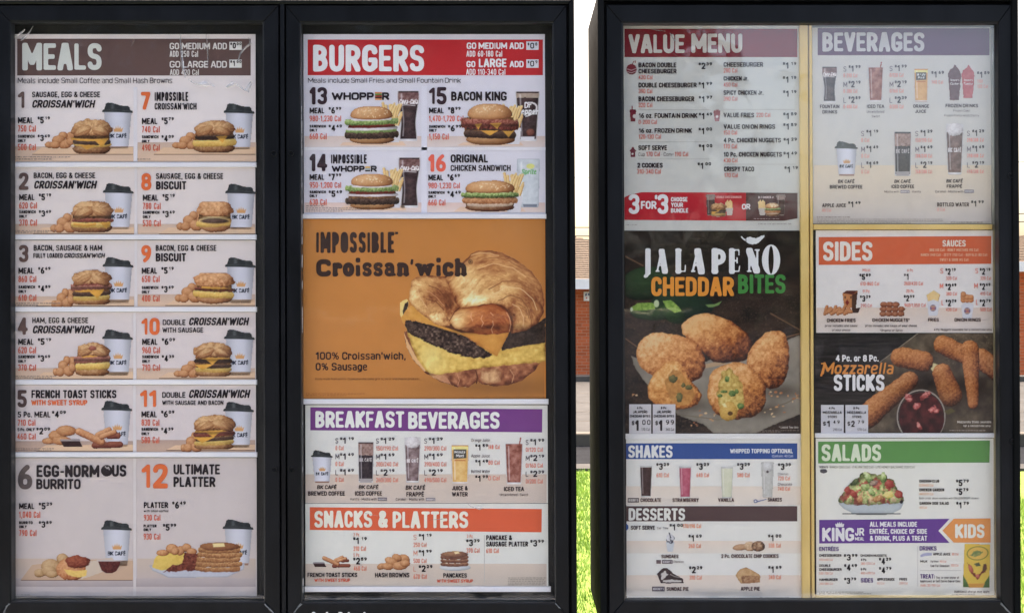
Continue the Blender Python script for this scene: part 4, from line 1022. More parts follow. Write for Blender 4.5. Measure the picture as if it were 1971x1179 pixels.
pl.poly([(2,44),(186,40),(184,52),(160,63),(152,67),(38,68),(28,62),(8,54)], None, cols=((134,136,146),(176,180,190),(204,208,216)), tex=.08, rim=.3, rimw=3)
pl.poly([(8,48),(12,32),(22,20),(70,20),(74,34),(60,50),(24,54)], None, wob=1.5, cols=((170,132,48),(214,180,84),(230,202,116)), tex=.25, tsc=7)
for i, (x, y, rx, ry) in enumerate(((28,20,12,6),(46,12,12,9),(62,16,8,9),(74,10,9,8),(84,18,10,7),(52,17,8,7))): pl.blob(x, y, rx, ry, HASH, seed=80+i)
pl.poly([(70,20),(96,22),(104,44),(96,54),(30,56),(46,44),(66,40)], None, wob=3, wsc=6, cols=((62,22,18),(112,50,38),(156,88,64)), tex=.5, seed=9)
for i in range(5): pl.band(90+i*1.5, 178+(i%2)*4, 50-i*9, 9, ((88,46,30),(158,104,62),(212,168,112)), seed=90+i, jag=1.6, jsc=9, curve=3, tex=.3)
pl.blob(138, 8, 38, 8, ((80,38,24),(132,80,50),(170,116,74)), seed=97, wob=.1); pl.poly([(124,2),(146,1),(148,8),(126,9)], (222,200,140))
s6.pic('breakfast_platter_picture', pl, 285, 1043, 3)
s6.Z(0, 0, 1); s6.R(256.5, 881, 262, 1146, (196,190,188), 'divider', 3)
s6.done()
# ------------------------------------------------------------------ middle case: burgers, croissant poster, drinks, snacks
ZB = 1971/500
B1 = (570, 40, ZB); B2 = (570, 280, ZB); B3 = (570, 540, ZB); B4 = (570, 770, ZB); B5 = (570, 960, ZB)
def fries(w, h, seed=1, cup=True, step=1.0):
    p = Pic(w, h, step); rn = random.Random(seed)
    for i in range(16):
        a = rn.uniform(-.6, .5); x = w*(.35+rn.uniform(-.25, .35)); l = h*rn.uniform(.35, .62)
        p.capsule(x, h*.62, x+math.sin(a)*l, h*.62-math.cos(a)*l*1.0, rn.uniform(1.9, 2.6), FRY, seed*20+i, tex=.15)
    p.capsule(w*.72, h*.72, w*.92, h*.34, 3, FRY, 5)
    if cup: p.poly([(w*.2, h*.58), (w*.9, h*.6), (w*.84, h*.98), (w*.34, h*.98)], None, cols=((168,166,170),(204,202,206),(222,220,224)), tex=.1)
    return p
COLA = ((26,16,18),(52,36,38),(84,62,62),(128,98,92))
def cola_glass(w=44, h=98):
    p = glassp(w, h, COLA, top=(.26, ((84,48,46),(120,84,80),(160,130,124))), shape='curvy', seed=4, ice=.15)
    p.text('Coca-Cola', w*.08, h*.17, w*.90, h*.275, (222,214,212), 'bold', .25); p.line([(w*.12, h*.30), (w*.4, h*.285), (w*.8, h*.30)], 1.2, (222,214,212)); return p
COLAG = cola_glass()
def drpepper():
    p = glassp(49, 97, COLA, top=(.12, ((150,128,112),(190,170,152))), seed=9, flare=.13, ice=.2)
    p.blob(30, 80, 8, 7, ((60,30,26),(110,62,50),(150,90,74)), seed=4); p.poly([(10,88),(38,88),(37,95),(12,95)], (206,206,210))
    u, v, r, m = p.ell(23, 36, 21, 13, -.35); p.put(((r > .86)*(r < 1.02))*(p.X > 20)*1.0, (214,208,208))
    p.text('Dr', 18, 22, 31, 33, (226,222,222), 'bold', .1); p.text('Pepper', 4, 34, 44, 46, (226,222,222), 'black', .15); return p
def sprite():
    p = glassp(46, 94, ((168,176,182),(196,204,208),(214,220,222)), seed=13, flare=.06, ice=.25, rim=(196,206,212))
    u, v, r, m = p.ell(27, 15, 8, 5); p.put(m, (214,214,120)); p.text('Sprite', 9, 20, 38, 31, (110,176,110), 'black', .15)
    p.poly([(12,88),(40,88),(39,93),(14,93)], (110,120,134)); return p
FR1, FR2 = fries(50, 84, 2), fries(44, 62, 7)

m1 = Sheet(585.5, 66, 1051, 411.5, PD, 'large sheet headed BURGERS in white on a red band, meals 13 to 16', (204,203,210))
for x0, x1 in ((586, 811), (822, 1049)):
    table(m1, x0, 262, x1, 283, True, (200,182,172), (208,196,190)); table(m1, x0, 390, x1, 409, True, (206,182,172), (210,196,188))
m1.Z(0,0,1)
for a in (((654,280),(660,274),(775,272),(782,280)), ((880,280),(892,274),(1000,272),(1008,280)), ((650,404),(662,396),(778,395),(782,405)), ((874,407),(886,398),(1000,396),(1012,407))):
    m1.PL(a, (212,184,160), 'board_picture', 2)
m1.Z(*B1); m1.R(88, 144, 1872, 414, (178,44,48), 'heading_band', 1)
m1.T('BURGERS', 128, 182, 972, 388, (214,216,226), 'heavy', 0, 'heading', 3)
W2 = (228,224,226)
for t, b, w in (('GO MEDIUM ADD', (1294,166,1728,216), 'heavy'), ('ADD 60-180 Cal', (1292,228,1564,274), 'med'), ('GO', (1292,306,1360,354), 'heavy'), ('LARGE', (1386,288,1596,354), 'heavy'), ('ADD', (1620,306,1726,354), 'heavy'), ('ADD 110-340 Cal', (1290,366,1588,412), 'med')):
    m1.T(t, *b, W2, w, 0, 'heading', 3)
for y0, c_ in ((158, '8'), (294, '9')):
    m1.R(1746, y0, 1840, y0+64, (206,208,214), 'price_tag', 2); m1.T('$', 1756,y0+8,1770,y0+32, DK, 'med', 0, 'price'); m1.T('0', 1776,y0+10,1806,y0+54, DK, 'bold', 0, 'price'); m1.T(c_, 1814,y0+8,1830,y0+32, DK, 'bold', 0, 'price')
m1.T('Meals include Small Fries and Small Fountain Drink', 90, 434, 1250, 472, (56,50,56), 'thin')
def bmeal(k, x, num, y, p1, c1, p2, c2, ncol, w1=240, c1w=240):
    m1.Z(*k); m1.T(num, x, y[0], x+134, y[0]+132, ncol, 'heavy', 0, 'number')
    m1.T('MEAL', x, y[1], x+112, y[1]+44, DK, 'heavy'); m1.PR(x+146, y[1]-6, x+w1, y[1]+46, p1[0], p1[1:])
    m1.T(c1, x, y[1]+60, x+c1w, y[1]+104, (204,104,88), 'med', 0, 'calories')
    m1.T('SANDWICH', x, y[2], x+124, y[2]+22, DK, 'black'); m1.T('ONLY', x, y[2]+30, x+58, y[2]+52, DK, 'black'); m1.PR(x+146, y[2]-2, x+246, y[2]+48, p2[0], p2[1:])
    m1.T(c2, x, y[2]+64, x+(130 if len(c2) < 8 else 150), y[2]+110, (204,104,88), 'med', 0, 'calories')
NB = (56,40,46)
bmeal(B1, 102, '13', (504, 660, 790), '699', '980-1,230 Cal', '449', '660 Cal', NB)
bmeal(B1, 1008, '15', (504, 660, 792), '899', '1,470-1,720 Cal', '699', '1,150 Cal', NB, 240, 262)
bmeal(B2, 102, '14', (64, 218, 342), '799', '950-1,200 Cal', '549', '630 Cal', NB)
bmeal(B2, 1003, '16', (68, 222, 346), '669', '980-1,230 Cal', '449', '660 Cal', (216,98,80))
m1.Z(*B1); m1.T('WHOPP', 270,544,590,602, (40,33,38), 'black'); m1.T('R', 652,544,706,602, (40,33,38), 'black')
for i, c in enumerate(((190,120,70),(90,130,60),(150,50,40),(70,44,36),(196,132,82))): m1.R(598, 542+i*12, 650, 553+i*12, c, 'burger_letter', 4)
m1.T('BACON KING', 1176,538,1598,608, DK, 'heavy')
m1.Z(*B2); m1.T('IMPOSSIBLE', 264,68,536,138, (44,38,44), 'bold'); m1.T('WHOPP', 270,154,520,200, (36,30,36), 'black'); m1.T('R', 566,154,612,200, (36,30,36), 'black')
for i, c in enumerate(((214,170,90),(160,170,170),(60,60,64))): m1.R(524, 160+i*13, 562, 171+i*13, c, 'burger_letter', 4)
m1.T('ORIGINAL', 1172,68,1456,130, DK, 'heavy'); m1.T('CHICKEN SANDWICH', 1172,148,1628,194, DK, 'bold')
m1.fine(76, 454, 305, 464, 1, (70,60,64)); m1.fine(76, 468, 560, 506, 3, (140,126,124))
m1.pic('cola_glass_picture', COLAG, 764, 174, 2); m1.pic('fries_picture', FR1, 726, 192, 3); m1.pic('burger_picture', sandwich('burger', 106, 72, 3), 663, 205, 4)
m1.pic('soda_glass_picture', drpepper(), 991, 175, 2); m1.pic('fries_picture', FR1, 958, 196, 3); m1.pic('burger_picture', sandwich('bacon_king', 112, 80, 6), 887, 199, 4)
m1.pic('cola_glass_picture', COLAG, 766, 302, 2); m1.pic('fries_picture', FR1, 728, 318, 3); m1.pic('burger_picture', sandwich('impossible_burger', 106, 68, 9), 664, 335, 4)
m1.pic('soda_glass_picture', sprite(), 994, 305, 2); m1.pic('fries_picture', FR1, 960, 327, 3); m1.pic('burger_picture', sandwich('chicken_sandwich', 112, 60, 11), 887, 347, 4)
m1.Z(0,0,1); m1.R(811, 166, 822, 411, (208,208,216), 'divider', 3); m1.R(586, 283.5, 1050, 289, (212,212,220), 'divider', 3)
m1.done()

# big orange croissant sandwich poster
m2 = Sheet(584, 421.5, 1050, 766.5, PD, 'square orange poster with a giant croissant sandwich cropped by its right edge', (196,124,58), cat='poster', name='poster')
bgp = Pic(466, 344, 4.0)
bg = np.array((198,126,58.)); gy = bgp.Y/344; gx = bgp.X/466
bgp.put(np.ones(bgp.X.shape), bg*(1.02-.05*gx-.05*np.abs(gy-.4)+.03*(fbm(bgp.X, bgp.Y, 60, 3)-.5))[..., None])
sh = np.exp(-(((bgp.X-370)/130)**2+((bgp.Y-322)/22)**2)); bgp.put(sh*.55, (120,78,40))
m2.pic('orange_ground_print', bgp, 584, 422, 1)
cw = Pic(282, 284, 1.0)
X, Y = cw.X, cw.Y      # origin at source (768,480)
CR = ((96,48,26),(150,86,46),(192,130,72),(214,168,100),(232,208,146))
LL = lambda *P: [(a/2.667-210, b/2.667-116) for a, b in P]
BB = ((84,42,28),(134,74,48),(178,112,74),(212,156,110))
cw.poly(LL((585,725),(592,780),(615,840),(650,890),(700,940),(780,985),(860,1008),(920,1010),(950,990),(962,978),(985,995),(1060,1006),(1120,1000),(1190,975),(1250,930),(1290,880),(1312,820),(1312,700),(800,700)), None, wob=1.5, wsc=10, cols=BB, tex=.55, tsc=9, rim=.42, rimw=8)
cw.poly(LL((585,725),(598,760),(640,840),(700,925),(690,930),(630,865),(598,800)), (218,168,112), wob=1)
cw.poly(LL((975,925),(1060,910),(1085,930),(1080,985),(1030,995),(985,980)), None, wob=2, cols=((150,92,58),(200,150,102),(226,192,140)), tex=.5, tsc=7, rim=.4, rimw=8, seed=4)
cw.poly(LL((720,950),(800,950),(830,1000),(780,980)), None, wob=2, cols=((170,100,66),(206,150,110)), tex=.4); cw.line(LL((955,925),(962,955),(958,990)), 2.2, (92,48,32)); cw.line(LL((860,945),(870,975),(862,1000)), 1.2, (206,140,100)); cw.line(LL((1130,920),(1150,950),(1140,985)), 1.3, (206,150,104))
# egg
cw.poly(LL((590,690),(606,740),(628,800),(652,862),(700,928),(760,946),(850,932),(960,915),(1100,898),(1312,880),(1312,780),(1200,790),(1000,800),(760,740)), None, wob=2.2, wsc=9, seed=2, cols=((156,112,42),(206,162,70),(228,192,96),(240,220,146)), tex=.42, tsc=8, rim=.30, rimw=6)
q_ = np.exp(-(((X-62)/26)**2+((Y-208)/34)**2)); cw.C = cw.C+(np.array((236,224,140))-cw.C)*(q_*.55*(cw.A > .5)*(X-Y*.55 > -72))[..., None]
# patty
PT = ((30,20,18),(56,40,34),(84,64,54),(132,110,96))
cw.poly(LL((590,690),(594,670),(640,668),(700,688),(760,698),(840,728),(900,748),(960,788),(1044,846),(1000,862),(900,852),(800,824),(700,776),(606,730)), None, wob=3, wsc=6, seed=8, cols=PT, tex=.75, tsc=4, rim=.3, rimw=5)
cw.poly(LL((1090,730),(1200,722),(1260,690),(1312,652),(1312,782),(1200,798),(1085,822)), None, wob=2, wsc=6, seed=18, cols=((34,25,21),(58,44,37),(82,66,54)), tex=.6, tsc=4)
cw.poly(LL((566,575),(600,558),(612,575),(596,630),(578,668),(566,640)), (224,196,116), wob=1); cw.poly(LL((578,620),(590,580),(608,570),(608,590),(584,655)), (58,40,34), wob=1)
# cheese
cw.poly(LL((570,655),(598,612),(622,592),(700,640),(820,695),(950,742),(940,762),(840,728),(700,684),(640,664),(592,664),(584,690)), None, wob=1, cols=((180,112,42),(212,148,60),(230,180,92)), tex=.3, tsc=12)
cw.poly(LL((870,728),(1000,735),(1128,728),(1062,852),(1030,836),(940,772)), None, wob=1.0, cols=((168,98,34),(206,138,56),(228,168,80)), tex=.32, tsc=14, rim=.2, rimw=5)
# dark hollow that the crust pieces close over
cw.poly(LL((640,560),(700,480),(900,400),(1100,420),(1250,560),(1240,690),(1130,728),(1000,735),(880,730),(760,690)), (92,48,30))
rn0 = random.Random(12)
# crust : each piece is a painted outline with flaky streaks that follow its bend
CRU = ((98,50,28),(148,84,46),(190,128,72),(218,168,102),(236,206,142),(246,234,190))
def crust(pts, c, tones, base=.5, seed=1, rim=.35, rimw=12, fl=.13, wob=1.6, lines=.10):
    P = [(a/3.803-8, b/3.803-12) for a, b in pts]
    m, d = cw.polym(P, wob, 10, seed)
    cx_, cy_ = c[0]/3.803-8, c[1]/3.803-12
    a = np.arctan2(Y-cy_, X-cx_); r = np.hypot(X-cx_, Y-cy_)
    wr = r + 9*(fbm(X, Y, 34, seed+1)-.5)*2
    n1 = fbm(wr*1.0, a*34, 7, seed+2, 4); n2 = fbm(wr*1.0, a*46, 3.0, seed+5, 3); rg = 1-np.abs(2*fbm(wr, a*26, 5.5, seed+9, 3)-1)
    sh_ = base + fl*(n1-.5)*2 + (.10)*(n2-.5)*2 + lines*np.clip((rg-.86)/.14, 0, 1) - .07*np.clip((.42-n1)/.1, 0, 1)
    for tx, ty, rx, ry, dv in tones: sh_ = sh_ + dv*np.exp(-(((X-tx/3.803+8)/(rx/3.803))**2+((Y-ty/3.803+12)/(ry/3.803))**2))
    sh_ = sh_ - rim*(1-np.clip(d/rimw, 0, 1))**1.6
    cw.put(m, ramp(sh_, *CRU)); return m
crust([(110,330),(122,270),(160,240),(240,225),(380,240),(440,320),(490,440),(440,490),(410,580),(340,595),(270,560),(220,530),(150,470),(100,400)], (150,560), [(135,400,50,120,.30),(330,360,110,80,-.34),(400,430,60,90,-.30),(210,300,70,40,.12),(250,430,60,50,-.06)], .50, 31, .30, 8)
crust([(370,250),(430,200),(520,110),(560,66),(620,45),(700,42),(780,62),(900,120),(1000,195),(1070,290),(1092,400),(1092,500),(1040,580),(960,632),(850,650),(862,560),(830,480),(780,440),(700,430),(600,450),(520,465),(480,470),(440,420),(400,320)], (760,600),
      [(600,425,110,50,.42),(520,300,120,130,.20),(700,150,200,70,-.16),(980,380,80,90,-.34),(880,260,140,90,-.04),(800,330,120,60,.16),(1050,520,60,120,-.18),(900,560,80,80,-.10),(440,400,50,80,-.28),(860,470,40,80,-.25)], .50, 35, .34, 11)
crust([(246,520),(262,496),(300,486),(360,500),(402,560),(400,596),(340,598),(276,572)], (330,470), [(300,530,60,40,.28),(370,560,40,40,-.1)], .50, 41, .25, 5, .2)
mf = crust([(400,570),(415,510),(480,468),(560,452),(640,448),(720,432),(790,455),(836,510),(856,580),(842,642),(760,656),(640,660),(520,640),(440,615)], (640,900), [(450,560,70,90,.42),(720,500,110,60,-.10),(640,620,200,40,-.12),(560,500,70,30,.12),(780,600,50,50,-.08)], .36, 44, .24, 8, .13, 1.6, .06)
w_ = (mf*sst(112, 150, X))[..., None]; cw.C = cw.C*(1-w_) + cw.C*np.array((1.02, .86, .76))*w_
for pts in (((818,500),(840,540),(848,590),(838,636)), ((560,508),(556,530),(570,560)), ((640,520),(630,545),(648,575),(636,600)), ((716,560),(722,590),(706,620),(716,648)), ((700,500),(720,520))):
    cw.line([(a/3.803-8, b/3.803-12) for a, b in pts], 1.3, (222,160,112))
for pts in (((470,470),(440,490),(400,560)), ((860,650),(862,580),(835,500),(800,455))): cw.line([(a/3.803-8, b/3.803-12) for a, b in pts], 1.4, (98,48,28))
for pts, wd_, c_ in ((((560,80),(620,62),(700,66),(760,84)), 1.6, (226,180,120)), (((640,110),(740,96),(840,122),(930,180)), 1.4, (146,86,48)), (((600,180),(720,140),(860,170),(960,240)), 1.5, (228,184,124)),
    (((690,330),(790,270),(900,270),(1000,330)), 2.2, (150,90,50)), (((720,370),(820,310),(920,320),(1010,400),(1040,480)), 1.6, (232,194,136)), (((760,410),(850,370),(930,400),(980,480),(1000,560)), 1.8, (132,78,44)), (((860,440),(910,460),(940,530),(940,600)), 1.4, (226,186,130)), (((900,430),(960,470),(980,540)), 1.2, (120,70,40)),
    (((250,300),(320,330),(380,400)), 1.6, (112,58,34)), (((240,340),(300,380),(360,450)), 1.6, (206,140,92)), (((230,400),(300,420),(360,480)), 2.0, (120,64,38)), (((160,300),(180,380),(240,470)), 1.4, (226,180,122))):
    q_ = [(a/3.803-8, b/3.803-12) for a, b in pts]; P_ = []
    for k in range(len(q_)-1):
        for t_ in (0, .33, .66): P_.append((q_[k][0]*(1-t_)+q_[k+1][0]*t_+rn0.uniform(-.8, .8), q_[k][1]*(1-t_)+q_[k+1][1]*t_+rn0.uniform(-.8, .8)))
    cw.line(P_+[q_[-1]], wd_*.8, c_)
# soft shade under the crust onto the filling
q_ = np.exp(-((Y-(158-.10*(X-80)+.0012*(X-160)**2))/7)**2)*(X > 96)*(X < 275); cw.C = cw.C*(1-.22*q_)[..., None]
m2.pic('croissant_sandwich_picture', cw, 768, 482, 2)
m2.Z(*B2); CD = (56,40,36)
m2.T('IMPOSSIBLE', 152, 655, 744, 815, CD, 'bold', 0, 'heading', 4); m2.R(752, 655, 774, 672, CD, 'heading', 4)
m2.T("Croissan'wich", 152, 862, 1300, 994, CD, 'slab', 0, 'heading', 4, 'S', .35)
m2.T('R', 1316, 870, 1330, 892, CD, 'med', 0, 'heading', 4)
ring = []
for r_ in (17, 14):
    ring.append([(1323+r_*math.cos(a*math.pi/8), 881+r_*1.05*math.sin(a*math.pi/8)) for a in range(16)])
for a in range(16): m2.PL([ring[0][a], ring[0][(a+1)%16], ring[1][(a+1)%16], ring[1][a]], CD, 'heading', 4)
m2.Z(*B3); m2.T("100% Croissan'wich,", 148, 540, 834, 598, CD, 'bold'); m2.T('0% Sausage', 148, 622, 540, 680, CD, 'bold')
m2.T('Patty made from plants. Cooked on the same grill as meat and cheese products', 145, 736, 936, 752, (112,70,42), 'med', 0, 'lettering'); m2.fine(74, 850, 510, 876, 2, (150,94,52))
m2.done()

# breakfast beverages
ICED = ((24,18,22),(44,36,42),(70,58,60),(100,84,82)); TEA = ((92,40,28),(138,76,62),(172,112,98),(196,146,132)); FRP = ((64,44,42),(106,84,84),(146,124,124),(190,176,176)); OJ = ((196,140,64),(216,166,92),(226,190,120),(232,206,140))
def small_cup(w, h, shade=1.05): return coffee_cup(w, h, 1.0, shade)
def iced(w, h):
    p = glassp(w, h, ICED, top=(.32, ((96,66,60),(150,118,108),(180,156,148))), seed=6, flare=.05); p.text('BK CAFÉ', w*.12, h*.40, w*.86, h*.49, (176,168,168), 'bold'); p.poly([(w*.1,h*.9),(w*.9,h*.9),(w*.84,h*.99),(w*.16,h*.99)], (156,150,150)); return p
def frappe(w, h, cols=FRP):
    p = glassp(w, h, cols, foam=.16, seed=8, flare=.12, ice=.3)
    p.blob(w*.5, h*.13, w*.42, h*.13, ((150,144,144),(196,190,190),(224,222,222)), seed=3, wob=.3, tex=.4); p.text('BK CAFÉ', w*.16, h*.48, w*.84, h*.56, (206,200,200), 'bold'); return p
def juice(w, h, cols=OJ):
    p = glassp(w, h, cols, top=(.12, ((220,206,120),(226,214,140))), seed=10, flare=.06); p.poly([(w*.16,h*.12),(w*.84,h*.12),(w*.84,h*.34),(w*.16,h*.36)], (74,70,66))
    p.text('Minute', w*.22, h*.15, w*.78, h*.22, (206,206,204), 'bold'); p.text('Maid', w*.3, h*.24, w*.7, h*.31, (206,206,204), 'bold'); p.poly([(w*.2,h*.385),(w*.8,h*.385),(w*.8,h*.415),(w*.2,h*.415)], (190,110,60)); return p
def tea(w, h): return glassp(w, h, TEA, seed=12, flare=.10, ice=.35, straw=(166,92,82))
m3 = Sheet(587, 779, 1053, 967.5, PD, 'sheet headed BREAKFAST BEVERAGES on a purple band with five drinks in a row', (206,206,200))
table(m3, 588, 912, 1052, 967, True, (196,180,166), (190,178,168))
m3.Z(*B4); m3.PL([(108,52),(1868,66),(1866,242),(108,226)], (112,62,122), 'heading_band', 1)
m3.T('BREAKFAST', 146, 80, 820, 208, (214,216,210), 'heavy', 0, 'heading', 3); m3.T('BEVERAGES', 850, 86, 1544, 216, (214,216,210), 'heavy', 0, 'heading', 3)
CL2 = (206,128,112)
def sizes(S_, x, y, xs, cals, wt=1, cc=CL2, step=120, lw=26, pw=104, gap=36, col=(52,46,52), cw_=None):
    for i, (l, p_) in enumerate(xs):
        yy = y + i*step
        S_.T(l, x, yy+8, x+lw*(1.15 if l == 'M' else .8), yy+48, (78,70,78), 'thin'); S_.PR(x+gap, yy, x+gap+pw, yy+50, p_[0], p_[1:], col)
        S_.T(cals[i], x, yy+66, x+(cw_ or 14*len(cals[i])), yy+100, cc, 'med', 0, 'calories')
sizes(m3, 298, 278, (('S','119'),('M','149'),('L','169')), ('0 Cal','0 Cal','0 Cal'), cw_=62)
sizes(m3, 606, 280, (('S','129'),('M','169'),('L','219')), ('150/190 Cal','200/240 Cal','260/300 Cal'), cw_=168)
sizes(m3, 972, 280, (('S','129'),('M','169'),('L','219')), ('290/300 Cal','390/400 Cal','490/500 Cal'), cw_=168)
sizes(m3, 1742, 290, (('S','199'),('M','219'),('L','239')), ('0/120 Cal','0/160 Cal','0/200 Cal'), cw_=130)
for i, (t, p_, c, ty) in enumerate((('Orange Juice','159','140 Cal',290),('Apple Juice','149','80 Cal',408),('Bottled Water','199','0 Cal',526))):
    m3.T(t, 1328, ty, 1470, ty+24, (104,92,92), 'med'); m3.PR(1360, ty+40, 1456, ty+90, p_[0], p_[1:]); m3.T(c, 1458, ty+46, 1545, ty+80, CL2, 'med', 0, 'calories')
for t, b, sl in (('BK CAFÉ',(158,642,306,672),.1),('BREWED COFFEE',(90,688,370,722),0),('BK CAFÉ',(474,642,624,672),.1),('ICED COFFEE',(446,688,652,722),0),('BK CAFÉ',(830,644,978,678),.1),('FRAPPÉ',(836,694,970,728),0),('JUICE &',(1182,648,1302,682),0),('WATER',(1182,694,1302,728),0),('ICED TEA',(1576,654,1730,688),0)):
    m3.T(t, *b, (60,48,48), 'heavy', sl)
m3.T('Vanilla • Mocha with', 410, 738, 612, 758, (90,78,76), 'med'); m3.R(620, 736, 690, 760, (110,100,104), 'logo_box', 3); m3.T("HERSHEY'S", 626, 742, 684, 755, (190,186,186), 'bold')
m3.T('Caramel • Mocha with', 756, 738, 972, 760, (90,78,76), 'med'); m3.R(984, 738, 1056, 762, (130,122,128), 'logo_box', 3); m3.T("HERSHEY'S", 990, 744, 1050, 757, (200,196,196), 'bold'); m3.T('Unsweetened • Sweet', 1545, 704, 1760, 724, (90,78,76), 'med')
m3.pic('coffee_cup_picture', small_cup(42, 63), *m3.p(112, 376), 2); m3.pic('iced_coffee_picture', iced(32, 79), *m3.p(466, 312), 2); m3.pic('frappe_picture', frappe(33, 88), *m3.p(818, 276), 2)
m3.pic('juice_glass_picture', juice(36, 75), *m3.p(1172, 336), 2); m3.pic('iced_tea_picture', tea(36, 90), *m3.p(1582, 280), 2)
m3.done()
# snacks and platters
m4 = Sheet(586.5, 968.5, 1053, 1128, PD, 'sheet headed SNACKS & PLATTERS on an orange band, lowest in the middle case', (206,207,200))
table(m4, 588, 1084, 1052, 1127, True, (196,182,168), (182,172,160))
m4.Z(*B5); m4.PL([(104,60),(1864,74),(1862,250),(104,232)], (204,92,62), 'heading_band', 1)
m4.T('SNACKS &', 138, 86, 696, 216, (214,212,198), 'heavy', 0, 'heading', 3); m4.T('PLATTERS', 732, 90, 1306, 220, (214,212,198), 'heavy', 0, 'heading', 3)
for t, x, y in (('3 Pc.',434,254),('5 Pc.',434,408),('3 Pc.',1294,266)): m4.T(t, x, y, x+52, y+28, (196,130,110), 'med', 0, 'calories')
for a, d_, c_ in (((434,286,536,340),'1','19'),((434,440,536,494),'2','59'),((932,260,1028,312),'1','19'),((932,382,1028,432),'1','99'),((932,498,1034,550),'2','29'),((1292,302,1392,356),'3','39'),((1778,306,1880,358),'3','99')): m4.PR(*a, d_, c_)
for t, b in (('310 Cal',(434,356,530,392)),('460 Cal',(436,506,534,542)),('250 Cal',(890,328,990,362)),('500 Cal',(890,450,990,484)),('670 Cal',(890,568,992,604)),('370 Cal',(1292,370,1392,406)),('610 Cal',(1442,372,1538,408))): m4.T(t, *b, (204,124,102), 'med', 0, 'calories')
for t, x, y, w in (('S',890,268,24),('M',890,388,30),('L',890,508,20)): m4.T(t, x, y, x+w, y+40, (198,134,116), 'thin')
for t, b, c in (('FRENCH TOAST STICKS',(86,556,464,590),DK),('WITH SWEET SYRUP',(138,600,410,626),(190,84,62)),('HASH BROWNS',(598,556,860,592),DK),('PANCAKES',(1116,560,1296,594),DK),('WITH SWEET SYRUP',(1068,606,1342,632),(190,84,62)),('PANCAKE &',(1442,272,1638,310),DK),('SAUSAGE PLATTER',(1442,320,1760,358),DK)): m4.T(t, *b, c, 'heavy')
m4.R(1426, 270, 1430, 630, (170,168,164), 'divider', 3); m4.fine(1608, 590, 1890, 655, 5, (140,134,124))
m4.pic('toast_sticks_picture', toast_sticks(73, 26, 51), *m4.p(126, 418), 2); m4.pic('hash_browns_picture', hashes(23, 6, 66, 34), *m4.p(606, 402), 2)
def pancakes(w=62, h=40):
    p = Pic(w, h); p.blob(w*.5, h*.84, w*.48, h*.16, ((140,146,150),(180,186,188),(210,214,214)), seed=1, wob=.02, tex=.05)
    for i in range(3): p.band(w*.04, w*.92, h*(.68-i*.17), h*.15, ((70,38,34),(118,74,58),(186,140,104)), seed=i, jag=.7, curve=2)
    p.blob(w*.48, h*.22, w*.42, h*.16, ((82,48,42),(124,82,64),(176,130,92)), seed=5, wob=.05); p.poly([(w*.46,h*.08),(w*.6,h*.06),(w*.64,h*.16),(w*.5,h*.2)], (226,200,150)); return p
m4.pic('pancakes_picture', pancakes(), *m4.p(1084, 384), 2)
m4.done()
# ------------------------------------------------------------------ right case, left column
ZC = 1971/370; ZC3 = 1897/370; ZD = 1971/421
C1 = (1190,40,ZC); C2 = (1190,240,ZC); C3 = (1190,430,ZC3); C4 = (1190,640,ZC); C5 = (1190,840,ZC); C6 = (1190,960,ZC)
D1 = (1550,40,ZD); D2 = (1550,230,ZD); D3 = (1550,440,ZD); D4 = (1550,630,ZD); D5 = (1550,830,ZD); D6 = (1550,980,ZD)
MAR = (120,26,38)
r1 = Sheet(1202.5, 50, 1540, 443.5, PD, 'sheet headed VALUE MENU with two price columns and a red 3 FOR $3 strip', (188,190,184), group='right case menu sheets')
r1.Z(*C1); r1.R(64, 84, 1836, 374, MAR, 'heading_band', 1, (116,28,40)); r1.T('VALUE', 106,140,680,334, (190,186,178), 'heavy', 0, 'heading', 3); r1.T('MENU', 750,132,1272,330, (190,186,178), 'heavy', 0, 'heading', 3)
VD = (44,30,36); VC = (196,108,98)
for k, rows in ((C1, (('BACON DOUBLE',(208,430,596,480)),('CHEESEBURGER',(208,494,598,542)),('DOUBLE CHEESEBURGER',(208,636,804,686)),('BACON CHEESEBURGER',(208,776,780,828)),('16 oz. FOUNTAIN DRINK',(210,948,812,998)),('CHEESEBURGER',(1080,426,1486,474)),('CHICKEN Jr.',(1080,570,1336,616)),('SPICY CHICKEN Jr.',(1080,714,1490,762)),('VALUE FRIES',(1080,944,1394,992)),('VALUE ONION RINGS',(1080,1062,1610,1110)))),
               (C2, (('16 oz. FROZEN DRINK',(210,38,756,84)),('SOFT SERVE',(206,212,500,262)),('2 COOKIES',(196,392,456,442)),('4 Pc. CHICKEN NUGGETS',(1080,136,1668,184)),('10 Pc. CHICKEN NUGGETS',(1082,280,1678,330)),('CRISPY TACO',(1084,430,1394,480))))):
    r1.Z(*k)
    for t, b in rows: r1.T(t, *b, VD, 'heavy')
for k, rows in ((C1, (('420 Cal',(208,558,352,602)),('390 Cal',(208,700,350,746)),('320 Cal',(208,842,350,888)),('0-200 Cal',(208,1016,398,1060)),('280 Cal',(1080,488,1222,534)),('450 Cal',(1080,634,1222,678)),('390 Cal',(1080,778,1222,822)),('220 Cal',(1416,944,1560,988)))),
               (C2, (('120-130 Cal',(210,100,440,146)),('170 Cal',(288,278,428,326)),('190 Cal',(580,278,718,326)),('310-340 Cal',(192,456,438,504)),('150 Cal',(1080,60,1220,104)),('170 Cal',(1080,198,1220,246)),('430 Cal',(1080,344,1224,388)),('170 Cal',(1088,496,1228,540))))):
    r1.Z(*k)
    for t, b in rows: r1.T(t, *b, VC, 'med', 0, 'calories')
